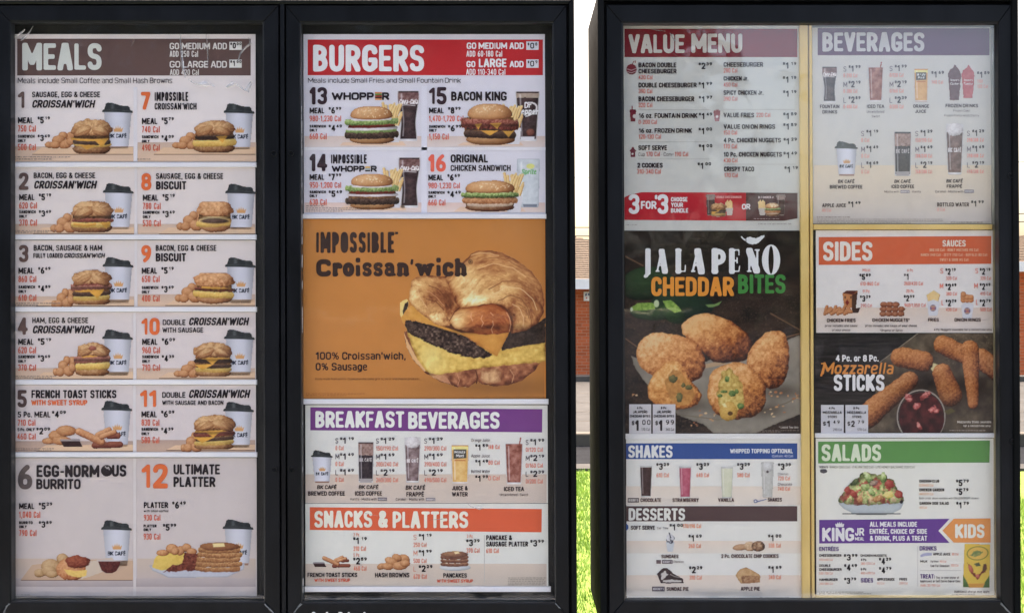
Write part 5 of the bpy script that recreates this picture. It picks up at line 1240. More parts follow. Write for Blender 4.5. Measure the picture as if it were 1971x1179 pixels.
for k, rows in ((C1, ((826,428,'2','39'),(826,628,'1','99'),(828,770,'1','97'),(828,942,'1','49'),(1690,424,'1','19'),(1690,568,'1','19'),(1692,712,'1','19'),(1694,940,'1','59'))),
               (C2, ((826,30,'1','00'),(828,200,'1','00'),(816,386,'1','00'),(1694,-16,'1','59'),(1696,134,'1','29'),(1696,276,'1','49'),(1706,424,'1','19')))):
    r1.Z(*k)
    for x, y, a, b in rows: r1.PR(x, y, x+136, y+70, a, b)
r1.Z(*C2); r1.T('Cup', 206,286,274,322, (90,76,78), 'thin'); r1.T('• Cone', 440,286,568,322, (90,76,78), 'thin')
for a in ((206,174,916),(206,350,942)): r1.R(a[0], a[1], a[2], a[1]+3, (160,158,152), 'rule_line', 2)
r1.R(1084,404,1820,408, (160,158,152), 'rule_line', 2); r1.Z(*C1); r1.R(206,912,946,916,(160,158,152),'rule_line',2); r1.R(1080,908,1810,912,(160,158,152),'rule_line',2)
ic = Pic(24, 28); ic.blob(12, 17, 10, 10, ((104,24,38),(116,30,44),(128,40,52)), wob=.02, tex=.02); ic.line([(2,16),(12,19),(22,15)], 1.2, (196,180,176)); ic.line([(2,21),(12,24),(22,20)], 1.2, (196,180,176)); ic.line([(14,7),(16,2),(20,1),(19,5)], 1.2, (120,40,50))
r1.pic('burger_icon', ic, *r1.p(72, 408), 3)
ic = Pic(14, 34); ic.poly([(0,12),(1,8),(12,8),(13,12),(12,14),(11,31),(2,31),(1,14)], (116,28,44)); ic.line([(5,9),(5,1)], 1.2, (130,60,66)); u,v,rr_,m_ = ic.ell(10,21,4,4); ic.put(m_, (196,190,184)); r1.pic('drink_cup_icon', ic, *r1.p(116, 868), 3)
ic = Pic(14, 26); ic.poly([(0,7),(2,3),(4,6),(5,1),(7,5),(9,0),(10,5),(13,4),(13,9),(11,25),(3,25)], (150,86,92)); u,v,rr_,m_ = ic.ell(7,16,2.6,2.6); ic.put(m_, (214,206,204)); r1.pic('fries_icon', ic, *r1.p(976, 898), 3)
r1.Z(*C2); ic = Pic(13, 22); ic.poly([(0,9),(3,6),(6.5,0),(10,6),(13,9),(11,11),(11,21),(2,21),(2,11)], (110,24,44)); u,v,rr_,m_ = ic.ell(5.5,15,2,2); ic.put(m_, (200,196,190)); r1.pic('soft_serve_icon', ic, *r1.p(116, 220), 3)
r1.PL([(64,744),(110,722),(240,692),(1310,696),(1310,984),(64,976)], (172,34,46), 'promo_band', 1); r1.PL([(1310,696),(1838,700),(1838,960),(1700,984),(1310,984)], (70,36,40), 'promo_band', 2)
r1.T('3', 106,712,218,916, (222,222,228), 'heavy', 0, 'promo_lettering', 4); r1.T('FOR', 232,782,392,864, (222,222,228), 'heavy', 0, 'promo_lettering', 4); r1.T('$', 374,716,402,768, (222,222,228), 'bold', 0, 'promo_lettering', 4); r1.T('3', 402,712,514,916, (222,222,228), 'heavy', 0, 'promo_lettering', 4)
for t, b in (('CHOOSE',(540,742,710,788)),('YOUR',(542,800,664,844)),('BUNDLE',(540,856,718,902)),('OR',(1268,812,1354,868))): r1.T(t, *b, (226,214,214), 'heavy', 0, 'promo_lettering', 4)
r1.T('DOUBLE CHEESEBURGER', 1006,730,1264,754, (214,150,146), 'heavy', 0, 'promo_lettering', 4); r1.T('BLT CHICKEN Jr.', 1436,732,1600,756, (196,176,176), 'heavy', 0, 'promo_lettering', 4)
def combo(mir, base):
    p = Pic(56, 44)
    C = ((40,22,22),(70,44,40),(110,84,80)); g = glassp(18, 40, C, top=(.24, ((160,140,130),(120,90,84))), seed=3, flare=.12, rim=(120,90,90))
    X0 = 0 if not mir else 37
    m = g.A; p.C[:g.X.shape[0], X0:X0+g.X.shape[1]] = g.C; p.A[:g.X.shape[0], X0:X0+g.X.shape[1]] = m
    fx = 38 if not mir else 3
    for i in range(5): p.capsule(fx+2+i*2.4, 28, fx+1+i*2.6, 15-(i%2)*3, 1.6, FRY, i)
    p.poly([(fx,26),(fx+14,26),(fx+12,40),(fx+3,40)], None, cols=((170,160,150),(210,200,190)), tex=.2)
    bx = 24 if not mir else 30; b = sandwich('double_croissant' if not mir else 'chicken_sandwich', 32, 26, 5)
    j0, i0 = 16, bx-16; sub = (slice(j0, j0+b.X.shape[0]), slice(i0, i0+b.X.shape[1])); mm = b.A[..., None]
    p.C[sub] = p.C[sub]*(1-mm)+b.C*mm; p.A[sub] = np.maximum(p.A[sub], b.A); return p
r1.pic('meal_bundle_picture', combo(False, 0), *r1.p(900, 716), 4); r1.pic('meal_bundle_picture', combo(True, 0), *r1.p(1422, 716), 4)
r1.fine(1390, 958, 1830, 972, 1, (170,150,150)); r1.fine(76, 1020, 235, 1032, 1); r1.fine(1436, 1012, 1838, 1024, 1); r1.R(70, 936, 740, 938, (140,24,34), 'rule_line', 2)
r1.done()

# ---------------- poster with the fried bites
r2 = Sheet(1203, 444.5, 1541.5, 833.5, PD, 'dark poster of golden fried cheese bites on paper with green peppers', (48,38,34), cat='poster', name='poster')
jp = Pic(337, 388, 1.0); X, Y = jp.X, jp.Y     # origin source (1203.5, 445)
wood = .45 + .5*(fbm(X, Y*3.2, 34, 5)-.5)*2 + .35*(fbm(X, Y, 3.2, 9)-.5)*(Y > 110) + .12*np.sin((X*.35+Y)*.12)
base = ramp(wood, (34,26,24), (62,46,38), (88,64,48)); dk_ = (1-.45*sst(120, 20, Y)*1)[..., None]
jp.put(np.ones(X.shape), base*.82*dk_ + np.array((18,13,12))*(1-dk_))
spk = (vnoise(X/1.6, Y/1.6, 3) > .80)*(Y > 120); jp.put(spk*.45, (104,82,60))
for a, b_ in (((0,48),(34,66)), ((0,206),(28,226)), ((280,158),(337,190)), ((300,206),(337,196))): jp.line([a, b_], 2.4, (112,82,58))
jp.line([(262,206),(300,200),(337,194)], 1.4, (24,18,18))
# green peppers
GR = ((12,22,16),(20,38,24),(32,58,32),(54,84,46))
jp.blob(40, 100, 52, 32, GR, ang=-.15, wob=.03, tex=.08, seed=3); jp.blob(110, 140, 60, 26, ((18,30,30),(24,46,34),(36,62,40)), ang=.1, wob=.05, tex=.1, seed=4)
jp.poly([(154,141),(172,140),(186,134),(180,142),(168,146),(160,146)], (104,142,76))
jp.blob(52, 156, 44, 15, ((16,32,18),(26,56,28),(44,84,40)), ang=.02, wob=.05, seed=6); jp.blob(92, 158, 26, 17, ((16,32,18),(26,56,28),(44,84,40)), ang=.5, wob=.05, seed=7)
jp.poly([(10,146),(24,138),(50,137),(60,142),(56,150),(30,152),(12,152)], wob=1.2, cols=((60,110,44),(128,168,66),(178,204,110)), tex=.4, tsc=4); jp.poly([(72,134),(88,132),(104,146),(108,154),(96,156),(80,148)], wob=1.2, cols=((60,110,44),(128,168,66),(178,204,110)), tex=.4, tsc=4, seed=5)
u, v, rr_, m_ = jp.ell(60, 139, 5, 7); jp.put(m_, (178,196,150)); u, v, rr_, m_ = jp.ell(12, 150, 2.5, 4); jp.put(m_, (200,214,176))
# parchment
PAP = ((84,76,64),(122,114,100),(150,144,130),(172,168,156))
jp.poly([(12,240),(30,246),(60,270),(120,262),(160,248),(240,240),(300,226),(314,208),(337,200),(337,352),(300,366),(250,388),(170,388),(150,370),(112,358),(98,350),(60,310),(38,290),(18,262)], wob=1.5, cols=PAP, tex=.22, tsc=26, rim=.14, rimw=5)
jp.line([(100,352),(180,362),(250,350),(310,330),(337,316)], 2.2, (120,110,92)); jp.line([(140,262),(190,252)], 8, (176,146,110))
for a, r_ in (((250,336),60), ((110,326),56), ((300,300),40)):
    q = np.exp(-(((X-a[0])/r_)**2+((Y-a[1]-8)/14)**2)); jp.put(q*.55, (52,40,30))
NUG = ((72,32,14),(146,76,34),(198,122,60),(222,158,92),(234,188,130))
ZP = lambda *P: [(a/2.0-48.5, b/2.0+144) for a, b in P]
lump(jp, ZP((305,85),(340,42),(400,22),(455,35),(525,70),(580,120),(596,170),(562,212),(480,220),(420,210),(395,170),(340,130)), ((46,20,12),(104,48,24),(176,100,48),(218,152,86),(228,178,116)), 11, .26, 8, rim=.3, amp=.5)
lump(jp, ZP((560,215),(575,170),(612,120),(660,90),(712,100),(730,170),(722,262),(692,312),(640,322),(600,290)), ((56,26,14),(124,62,28),(188,112,52),(218,152,86),(230,182,120)), 13, .34, 6, rim=.3, amp=.42)
lump(jp, ZP((134,180),(164,115),(220,98),(300,110),(370,140),(408,195),(402,245),(380,285),(320,300),(250,290),(190,260),(150,230)), NUG, 15, .32, 6, rim=.3, amp=.42)
lump(jp, ZP((176,335),(200,270),(250,212),(292,205),(322,240),(352,290),(392,332),(386,372),(330,398),(240,392),(200,372)), ((90,44,18),(164,92,40),(210,138,66),(226,168,96),(236,190,126)), 17, .40, 9, rim=.34, amp=.30)
jp.poly(ZP((250,290),(280,240),(310,250),(345,300),(370,345),(340,380),(290,385),(262,340)), None, wob=4, wsc=8, cols=((140,84,38),(192,130,62),(218,164,88)), tex=.4, tsc=6, seed=18)
for a, b_, c_, d_ in ((92,284,8,8),(104,320,6,9),(122,300,7,5),(112,296,4,4)): jp.blob(a, b_, c_, d_, ((44,48,30),(84,84,48),(130,118,66)), wob=.35, seed=a, tex=.3)
lump(jp, ZP((412,310),(428,250),(478,224),(540,214),(602,245),(642,300),(634,395),(590,428),(500,438),(440,412),(416,362)), ((64,30,14),(136,72,32),(196,122,58),(220,158,92),(230,184,126)), 22, .32, 6, rim=.34, amp=.40)
jp.poly([(176,316),(180,290),(188,268),(202,264),(216,280),(226,300),(228,330),(216,346),(206,360),(196,350),(184,340)], wob=4, wsc=8, seed=24, cols=((140,104,42),(186,152,70),(210,184,100),(224,210,140)), tex=.55, tsc=5, rim=.3, rimw=5)
for a in ((196,284,6,8),(190,308,9,4),(206,312,10,8),(182,316,7,4),(222,336,9,8),(214,308,5,6)): jp.blob(a[0], a[1], a[2]*.72, a[3]*.72, ((34,58,26),(76,110,48),(130,150,80)), wob=.3, seed=int(a[0]), tex=.4)
jp.blob(198, 346, 18, 18, ((140,100,34),(196,150,64),(220,180,96)), wob=.2, seed=29, tex=.3); u, v, rr_, m_ = jp.ell(202, 350, 5, 4); jp.put(m_, (92,60,26)); jp.poly([(186,332),(192,330),(196,338),(190,338)], (230,214,150))
rn = random.Random(9)
for _ in range(46):
    a, b_ = rn.choice([(290,312),(330,320),(280,350),(150,352),(170,362),(300,336),(130,372),(20,316),(24,370)]); u, v, rr_, m_ = jp.ell(a+rn.gauss(0, 9), b_+rn.gauss(0, 5), rn.uniform(1, 3.4), rn.uniform(1, 2.2), wob=.2, seed=_); jp.put(m_, rn.choice([(196,140,90),(170,104,66),(214,178,130)]))
r2.pic('fried_bites_picture', jp, 1203.6, 445, 1)
r2.Z(*C3); WH = (214,220,226)
jx = [(236,340,'J'),(340,508,'A'),(536,690,'L'),(684,874,'A'),(894,1072,'P'),(1066,1224,'E'),(1236,1420,'N')]
for a, b, c in jx: r2.T(c, a+4, 234, b-4, 506, WH, 'serif', 0, 'heading', 4, 'F')
# the O with its thick sides and thin top
def crescent(cx, cy, rx, ry, ix, iy, n=28):
    out = []; 
    for k in range(n):
        a0, a1 = 2*math.pi*k/n, 2*math.pi*(k+1)/n
        r2.PL([(cx+rx*math.cos(a0), cy+ry*math.sin(a0)), (cx+rx*math.cos(a1), cy+ry*math.sin(a1)), (cx+ix*math.cos(a1), cy+iy*math.sin(a1)), (cx+ix*math.cos(a0), cy+iy*math.sin(a0))], WH, 'heading', 4)
crescent(1508, 358, 90, 150, 26, 138)
# chilli over the N, drawn as the tilde
ch = [(1212,124),(1222,126),(1236,146),(1258,156),(1272,138),(1300,132),(1330,140),(1358,146),(1390,134),(1412,120),(1446,116),(1440,134),(1412,164),(1390,186),(1360,202),(1320,206),(1282,196),(1262,176),(1234,160),(1214,140)]
cp = Pic(50, 22); cp.poly([((x-1206)/5.127, (y-110)/5.127) for x, y in ch], WH); cp.line([(10.5,8.6),(10.8,14.5)], .9, (60,46,42)); r2.pic('chilli_emblem', cp, *r2.p(1206, 110), 4)
r2.T('CHEDDAR', 326,526,1142,716, (214,140,58), 'heavy', 0, 'heading', 5); r2.T('BITES', 1182,500,1652,692, (60,128,62), 'heavy', 0, 'heading', 5)
r2.Z(*C4)
for x0, x1, n, d_, c_, cal in ((112,338,'4 Pc.','1','00','170 Cal'),(354,586,'8 Pc.','1','99','340 Cal')):
    r2.R(x0, 732, x1, 1032, (196,194,196), 'price_tag', 2); xc = (x0+x1)/2
    r2.T(n, xc-34, 756, xc+32, 782, DK, 'heavy'); r2.T('JALAPEÑO', xc-74, 796, xc+74, 824, DK, 'heavy'); r2.T('CHEDDAR BITES', xc-106, 840, xc+102, 866, DK, 'heavy')
    r2.T('$', x0+26, 898, x0+54, 950, DK, 'med', 0, 'price'); r2.T(d_, x0+62, 894, x0+102, 1004, DK, 'heavy', 0, 'price'); r2.T(c_[0], x0+134, 892, x0+168, 942, DK, 'bold', 0, 'price'); r2.T(c_[1], x0+184, 892, x0+218, 942, DK, 'bold', 0, 'price'); r2.T(cal, x1-100, 974, x1-14, 1004, (96,92,92), 'med', 0, 'calories')
r2.T('* Limited Time Only', 1650, 956, 1848, 980, (180,172,164), 'med'); r2.fine(1430, 996, 1848, 1020, 2, (140,130,120))
r2.done()
rt = Sheet(1203, 834, 1542.5, 844.5, PD-.0025, 'narrow white blank strip between the fried bites poster and SHAKES', (214,214,212), cat='strip', name='blank_strip'); rt.done()

# ---------------- shakes and desserts
r3 = Sheet(1204, 844.5, 1543, 1152, PD, 'sheet with SHAKES on a blue band and DESSERTS on a brown band', (216,216,210), group='right case menu sheets')
table(r3, 1205, 935, 1542, 971, True, (220,204,190), (212,204,194)); r3.Z(0,0,1)
for y0, y1 in ((1040,1064),(1106,1146)): r3.R(1206, y0, 1542, y1, (220,202,188), 'table_picture', 1, (212,206,196))
r3.Z(*C5); r3.R(80, 66, 1836, 228, (40,74,136), 'heading_band', 1); r3.T('SHAKES', 102,86,558,216, (214,218,214), 'heavy', 0, 'heading', 3)
r3.T('WHIPPED TOPPING OPTIONAL', 1146,122,1790,168, (206,212,220), 'heavy', 0, 'heading', 3); r3.T('(Contains 40 Cal)', 1576,182,1792,210, (170,184,210), 'med', 0, 'heading', 3)
for i, (x, y, c, xx) in enumerate(((392,266,'29','610 Cal'),(802,266,'29','640 Cal'),(1220,266,'29','580 Cal'),(1640,268,'39',''))):
    r3.PR(x, y, x+130, y+72, '3', c)
    if xx: r3.T(xx, x, 370, x+128, 414, (222,136,112), 'med', 0, 'calories')
for t, b, c in (('Classic',(1636,368,1744,392),(110,96,96)),('720 Cal',(1636,404,1762,446),(222,136,112)),('Chocolate',(1636,472,1784,500),(90,76,76)),('740 Cal',(1636,512,1762,552),(222,136,112))): r3.T(t, *b, c, 'med', 0, 'calories')
for t, b in (('CHOCOLATE',(228,628,440,668)),('STRAWBERRY',(556,628,826,668)),('VANILLA',(1024,626,1188,666)),('SHAKES',(1532,624,1678,664))): r3.T(t, *b, (76,52,52), 'heavy')
r3.R(98,626,212,672,(90,76,78),'logo_box',3); r3.T("HERSHEY'S", 106,636,204,662,(196,192,188),'bold')
og = Pic(26, 12, .8); u,v,rr_,m_ = og.ell(4.5,7,4,3.6); og.put(m_,(96,104,140)); u,v,rr_,m_ = og.ell(4.5,7,2,1.8); og.put(m_,(210,212,214)); og.line([(8,8),(14,6),(19,5),(25,3)], 1.6, (96,112,160)); r3.pic('logo_script', og, *r3.p(1384, 622), 4)
SH = [((44,26,26),(70,46,44),(104,78,74)), ((150,50,72),(186,84,106),(212,134,150)), ((190,192,160),(206,208,180),(220,220,200)), ((160,158,152),(186,186,180),(206,208,206))]
for (x, y), c, s_ in zip(((218,288),(620,296),(1048,300),(1464,256)), SH, range(4)):
    w_, h_ = 25, (62 if s_ < 3 else 68)
    p_ = glassp(w_, h_, c, foam=.05 if s_ < 3 else .2, seed=s_+20, flare=.11, ice=.1, rim=(204,204,200))
    if s_ == 3: p_.blob(w_*.5, h_*.14, w_*.36, h_*.14, ((150,150,146),(190,190,188),(214,216,214)), wob=.3, tex=.4); p_.blob(w_*.5, h_*.28, 2.4, 2.4, ((50,44,48),(80,74,78)))
    r3.pic('milkshake_glass_picture', p_, *r3.p(x, y), 2)
r3.Z(*C6); r3.R(84, 70, 1836, 226, (78,58,58), 'heading_band', 1); r3.T('DESSERTS', 106,90,686,218, (212,212,206), 'heavy', 0, 'heading', 3)
r3.PL([(82,246),(104,270),(104,300),(82,322)], (44,82,140), 'corner_mark', 2)
r3.T('SOFT SERVE', 128,270,376,312, (50,38,42), 'heavy'); r3.T('Cup • Cone', 398,284,514,306, (90,76,78), 'med'); r3.PR(528,250,664,320,'1','00'); r3.T('170/190 Cal', 664,252,850,296, (222,140,104), 'med', 0, 'calories')
for x, y, a, b in ((722,360,'1','69'),(1538,358,'1','00'),(728,684,'2','29'),(1540,680,'1','69')): r3.PR(x, y, x+134, y+74, a, b)
for t, x, y in (('260 Cal',722,456),('330 Cal',1540,452),('310 Cal',730,780),('340 Cal',1542,776)): r3.T(t, x, y, x+126, y+44, (226,140,116), 'med', 0, 'calories')
for t, b in (('SUNDAES',(442,566,618,604)),('2 Pc. CHOCOLATE CHIP COOKIES',(1056,562,1644,602)),('SUNDAE PIE',(496,898,722,938)),('APPLE PIE',(1256,896,1452,936))): r3.T(t, *b, (76,52,52), 'heavy')
r3.R(390,622,438,660,(100,84,88),'logo_box',3); r3.R(448,622,558,660,(90,76,84),'logo_box',3); r3.T("HERSHEY'S", 456,630,550,652,(196,192,192),'bold'); r3.T('Chocolate',566,628,672,652,(100,84,84),'med'); r3.R(346,894,476,942,(80,66,76),'logo_box',3); r3.T("HERSHEY'S", 356,904,466,932,(200,198,200),'bold')
sd = Pic(22, 40); sd.poly([(3,18),(19,18),(16,37),(6,37)], None, cols=((156,164,172),(190,196,202),(210,214,218)), tex=.1); sd.blob(11, 12, 8, 9, ((34,34,50),(90,92,104),(190,192,196),(216,216,218)), wob=.35, tex=.9, tsc=3, seed=2); sd.line([(9,0),(12,10)], 2, (60,60,72)); r3.pic('sundae_picture', sd, *r3.p(474, 340), 2)
ck = Pic(66, 24); ck.blob(16, 15, 15, 6, ((110,72,50),(176,130,92),(208,168,130)), ang=-.1, seed=3); ck.blob(34, 13, 11, 9, ((120,84,58),(190,150,112),(220,190,154)), seed=4, tex=.5); ck.blob(50, 13, 13, 10, ((56,34,28),(130,92,66),(190,152,116)), seed=5, tex=.8, tsc=4); r3.pic('cookies_picture', ck, *r3.p(1168, 412), 2)
sp = Pic(56, 34); sp.poly([(2,14),(14,2),(22,2),(34,12),(52,22),(54,31),(10,31)], None, wob=1, cols=((34,22,24),(64,46,48),(96,78,78)), tex=.4, tsc=4); sp.poly([(10,14),(18,8),(24,14),(18,20),(12,24)], (196,190,184), wob=2); sp.poly([(14,25),(30,24),(50,26),(50,29),(14,29)], (190,186,180), wob=1); sp.line([(28,14),(36,18),(46,20)], 1.5, (150,140,138)); r3.pic('sundae_pie_picture', sp, *r3.p(384, 694), 2)
ap = Pic(52, 34); ap.poly([(1,16),(10,4),(22,1),(46,14),(49,18),(48,30),(12,32),(6,26)], None, wob=1, cols=((150,104,60),(196,154,104),(222,190,146)), tex=.3, tsc=5, rim=.2); ap.poly([(12,17),(47,17),(46,30),(14,31)], None, wob=1.5, cols=((112,72,46),(160,112,76),(200,160,116)), tex=.6, tsc=3); r3.pic('apple_pie_picture', ap, *r3.p(1198, 692), 2)
r3.fine(104, 1002, 1020, 1016, 1); r3.fine(1450, 998, 1850, 1010, 1)
r3.done()

# ------------------------------------------------------------------ right case, right column
q1 = Sheet(1566, 53, 1909, 430.5, PD, 'sheet headed BEVERAGES on a dusty purple band with two rows of drinks', (192,190,184), group='right case menu sheets')
table(q1, 1567, 318, 1908, 380, True, (206,192,170), (196,186,172)); q1.Z(0,0,1); q1.R(1567, 380, 1908, 428, (196,186,172), 'table_picture', 1, (184,180,176)); 
q1.Z(*D1); q1.R(112, 68, 1660, 312, (88,54,84), 'heading_band', 1); q1.T('BEVERAGES', 154,104,1074,280, (186,184,184), 'heavy', 0, 'heading', 3)
G1 = (74,68,74); PC = (214,150,140)
def sz(k, x, y, prices, cals, st=146, col=G1):
    q1.Z(*k)
    for i, (l, p_) in enumerate(prices):
        yy = y+i*st; q1.T(l, x, yy+12, x+(34 if l == 'M' else 26), yy+60, (110,100,108), 'thin'); q1.PR(x+48, yy, x+154, yy+62, p_[0], p_[1:], col); q1.T(cals[i], x, yy+76, x+13*len(cals[i])+8, yy+112, PC, 'med', 0, 'calories')
sz(D1, 344, 400, (('S','199'),('M','219'),('L','289')), ('0-290 Cal','0-380 Cal','0-480 Cal'), 140); sz(D1, 760, 396, (('S','199'),('M','219'),('L','239')), ('0/120 Cal','0/160 Cal','0/200 Cal'), 142)
q1.PR(1138,452,1250,516,'1','69',G1); q1.T('140 Cal',1138,536,1242,570,PC,'med',0,'calories'); q1.PR(1550,456,1660,516,'1','59',G1)
for i, t in enumerate(('110/','120 Cal')): q1.T(t, 1550, 530+i*46, 1600+i*46, 562+i*46, PC, 'med', 0, 'calories')
for t, b in (('FOUNTAIN',(132,756,308,790)),('DRINKS',(154,806,288,838)),('ICED TEA',(554,756,712,788)),('ORANGE',(972,754,1116,786)),('JUICE',(990,802,1090,832)),('FROZEN DRINKS',(1264,750,1558,782))): q1.T(t, *b, (84,74,78), 'heavy')
for t, b in (('Unsweetened',(554,808,712,832)),('Sweet',(598,850,672,872)),('Frozen Coke',(1334,800,1484,822)),('Frozen Fanta Wild Cherry',(1252,844,1566,864))): q1.T(t, *b, (120,110,112), 'med')
q1.pic('cola_glass_picture', cola_glass(31, 71), *q1.p(146, 408), 2); q1.pic('iced_tea_picture', tea(31, 76), *q1.p(562, 372), 2); q1.pic('juice_glass_picture', juice(29, 64, ((190,130,66),(214,160,96),(224,182,120))), *q1.p(976, 430), 2)
fz = Pic(54, 72)
for x0, c in ((1, ((66,36,44),(96,58,66),(128,92,98))), (27, ((150,50,56),(180,78,84),(204,124,126)))):
    fz.poly([(x0,20),(x0+3,12),(x0+10,8),(x0+13,1),(x0+18,8),(x0+23,14),(x0+25,24),(x0+21,66 if x0 > 5 else 70),(x0+4,66 if x0 > 5 else 70)], None, wob=1, cols=c, tex=.3, tsc=5, seed=x0)
    fz.text('Frozen', x0+4, 30, x0+21, 34, (206,196,196), 'bold'); fz.text('Coke' if x0 < 5 else 'Fanta', x0+4, 36, x0+21, 41, (206,196,196), 'bold', .1)
q1.pic('frozen_drinks_picture', fz, *q1.p(1282, 388), 2)
G1b = (60,52,56)
sz(D2, 504, 92, (('S','119'),('M','149'),('L','169')), ('0 Cal','0 Cal','0 Cal'), 142, G1b); sz(D2, 992, 92, (('S','129'),('M','169'),('L','219')), ('150/190 Cal','200/240 Cal','260/300 Cal'), 142, G1b); sz(D2, 1458, 90, (('S','129'),('M','169'),('L','219')), ('290/300 Cal','390/400 Cal','490/500 Cal'), 142, G1b)
for t, b, sl in (('BK CAFÉ',(294,542,442,574),.1),('BREWED COFFEE',(220,590,516,624),0),('BK CAFÉ',(802,542,948,572),.1),('ICED COFFEE',(772,588,982,620),0),('BK CAFÉ',(1270,538,1418,570),.1),('FRAPPÉ',(1274,586,1414,618),0),('APPLE JUICE',(152,756,368,790),0),('BOTTLED WATER',(1188,748,1476,784),0)): q1.T(t, *b, (70,56,56), 'heavy', sl)
q1.PR(388,736,498,792,'1','49'); q1.PR(1496,728,1608,786,'1','99'); q1.T('80 Cal',152,804,234,832,PC,'med',0,'calories'); q1.T('0 Cal',1188,796,1260,826,PC,'med',0,'calories')
q1.T('Mocha with',712,640,846,660,(104,92,92),'med'); q1.R(858,636,940,664,(140,134,140),'logo_box',3); q1.T('• Vanilla',950,640,1040,660,(104,92,92),'med'); q1.T('Caramel • Mocha with',1172,638,1424,660,(104,92,92),'med'); q1.R(1434,632,1520,662,(130,124,132),'logo_box',3)
q1.T("HERSHEY'S",864,643,934,657,(200,196,196),'bold'); q1.T("HERSHEY'S",1440,640,1514,655,(200,196,196),'bold')
q1.pic('coffee_cup_picture', small_cup(45, 67), *q1.p(264, 194), 2); q1.pic('iced_coffee_picture', iced(35, 86), *q1.p(796, 106), 2); q1.pic('frappe_picture', frappe(36, 99, ((52,30,30),(88,58,54),(124,92,86),(160,134,126))), *q1.p(1262, 34), 2)
q1.fine(106,872,534,888,1); q1.fine(106,892,1234,938,3,(150,144,138)); q1.fine(1312,920,1664,934,1,(110,100,96))
q1.done()

q2 = Sheet(1571, 443, 1911.5, 640, PD, 'sheet headed SIDES on an orange band with SAUCES listed at its right', (212,210,206), group='right case menu sheets')
table(q2, 1572, 592, 1910, 639, True, (206,190,176), (206,198,192))
q2.Z(*D3); q2.PL([(122,76),(1676,66),(1676,316),(122,326)], (198,94,62), 'heading_band', 1); q2.T('SIDES', 160,114,606,292, (214,208,198), 'heavy', 0, 'heading', 3)
q2.T('SAUCES', 1236,102,1446,162, (222,206,190), 'heavy', 0, 'heading', 3)
for t, b in (('BBQ (40 Cal) • HONEY MUSTARD (90 Cal)',(1120,178,1560,204)),('RANCH (140 Cal) • ZESTY (150 Cal) • BUFFALO (80 Cal)',(1040,222,1640,248)),('SWEET & SOUR (45 Cal)',(1212,266,1470,292))): q2.T(t, *b, (226,168,136), 'bold', 0, 'heading', 3)
for a, d_, c_ in (((490,404,590,462),'5','89'),((890,402,936,460),None,''),((494,598,588,658),'3','29'),((890,596,984,654),'2','99'),((1264,354,1356,416),'2','19'),((1264,492,1362,554),'2','49'),((1266,636,1362,698),'2','79'),((1574,352,1668,416),'2','19'),((1574,488,1668,552),'2','49'),((1574,634,1670,698),'2','79')):
    if d_: q2.PR(*a, d_, c_)
    else: q2.T('$',890,404,906,428,DK,'med',0,'price'); q2.T('1',912,404,934,460,DK,'bold',0,'price')
for t, b in (('Meal',(516,358,586,386)),('4 Pc.',(918,360,978,388)),('9 Pc.',(516,548,590,578)),('20 Pc.',(910,546,984,576)),('S',(1216,356,1244,404)),('M',(1212,492,1244,540)),('S',(1532,356,1558,402)),('M',(1522,490,1556,538)),('L',(1228,644,1246,690)),('L',(1538,638,1556,686)),
             ('610-860 Cal',(496,478,666,512)),('260/420 Cal',(890,476,1062,510)),('290 Cal',(498,676,602,708)),('960/1,050 Cal',(892,672,1086,706)),('320 Cal',(1268,430,1368,462)),('380 Cal',(1268,570,1368,602)),('430 Cal',(1268,712,1368,744)),('320 Cal',(1576,430,1674,462)),('410 Cal',(1576,568,1674,600)),('500 Cal',(1576,710,1678,744))):
    q2.T(t, *b, (212,128,114), 'med', 0, 'calories')
for t, b in (('CHICKEN FRIES',(194,808,454,842)),('CHICKEN NUGGETS*',(602,806,942,838)),('FRIES',(1106,804,1204,836)),('ONION RINGS',(1344,804,1582,836))): q2.T(t, *b, (64,44,44), 'heavy')
for t, b in (('price includes one sauce',(176,862,470,884)),('of your choice',(240,902,406,922)),('price includes one sauce of your choice',(540,862,1006,884)),('*Original or Spicy',(672,904,878,924)),('4 Pc. Nuggets available for a limited time only',(1158,898,1680,918))): q2.T(t, *b, (84,72,72), 'bold', .08)
cf = Pic(72, 52)
cf.poly([(38,6),(46,1),(67,1),(66,12),(62,34),(44,34),(40,24)], None, cols=((110,56,30),(190,120,70),(214,150,92)), tex=.1); cf.poly([(56,10),(67,3),(63,42),(56,38)], (74,42,34)); cf.poly([(38,6),(46,1),(67,1),(58,9)], (88,40,34)); cf.poly([(47,18),(51,24),(47,30),(43,24)], (130,34,30)); cf.poly([(42,12),(44,12),(44,16),(42,16)], (60,30,26)); cf.poly([(53,12),(55,12),(55,16),(53,16)], (60,30,26))
for i in range(12): cf.capsule(4+i*4.2, 46-(i%3)*2, 8+i*4.3+(i%2)*3, 32+(i%4)*3, 3.2, ((112,60,32),(176,106,64),(214,150,100)), i+2)
cf.poly([(56,36),(72,34),(68,44),(58,44)], (60,40,38)); q2.pic('chicken_fries_picture', cf, *q2.p(158, 552), 2)
cn = Pic(50, 32)
for i in range(11): cn.blob(7+(i%4)*11.5+(i//4)*.8, 27-(i//4)*9, 7.2, 5, ((84,38,26),(138,76,52),(186,122,88)), seed=i+2, wob=.1, tex=.3)
q2.pic('chicken_nuggets_picture', cn, *q2.p(668, 640), 2)
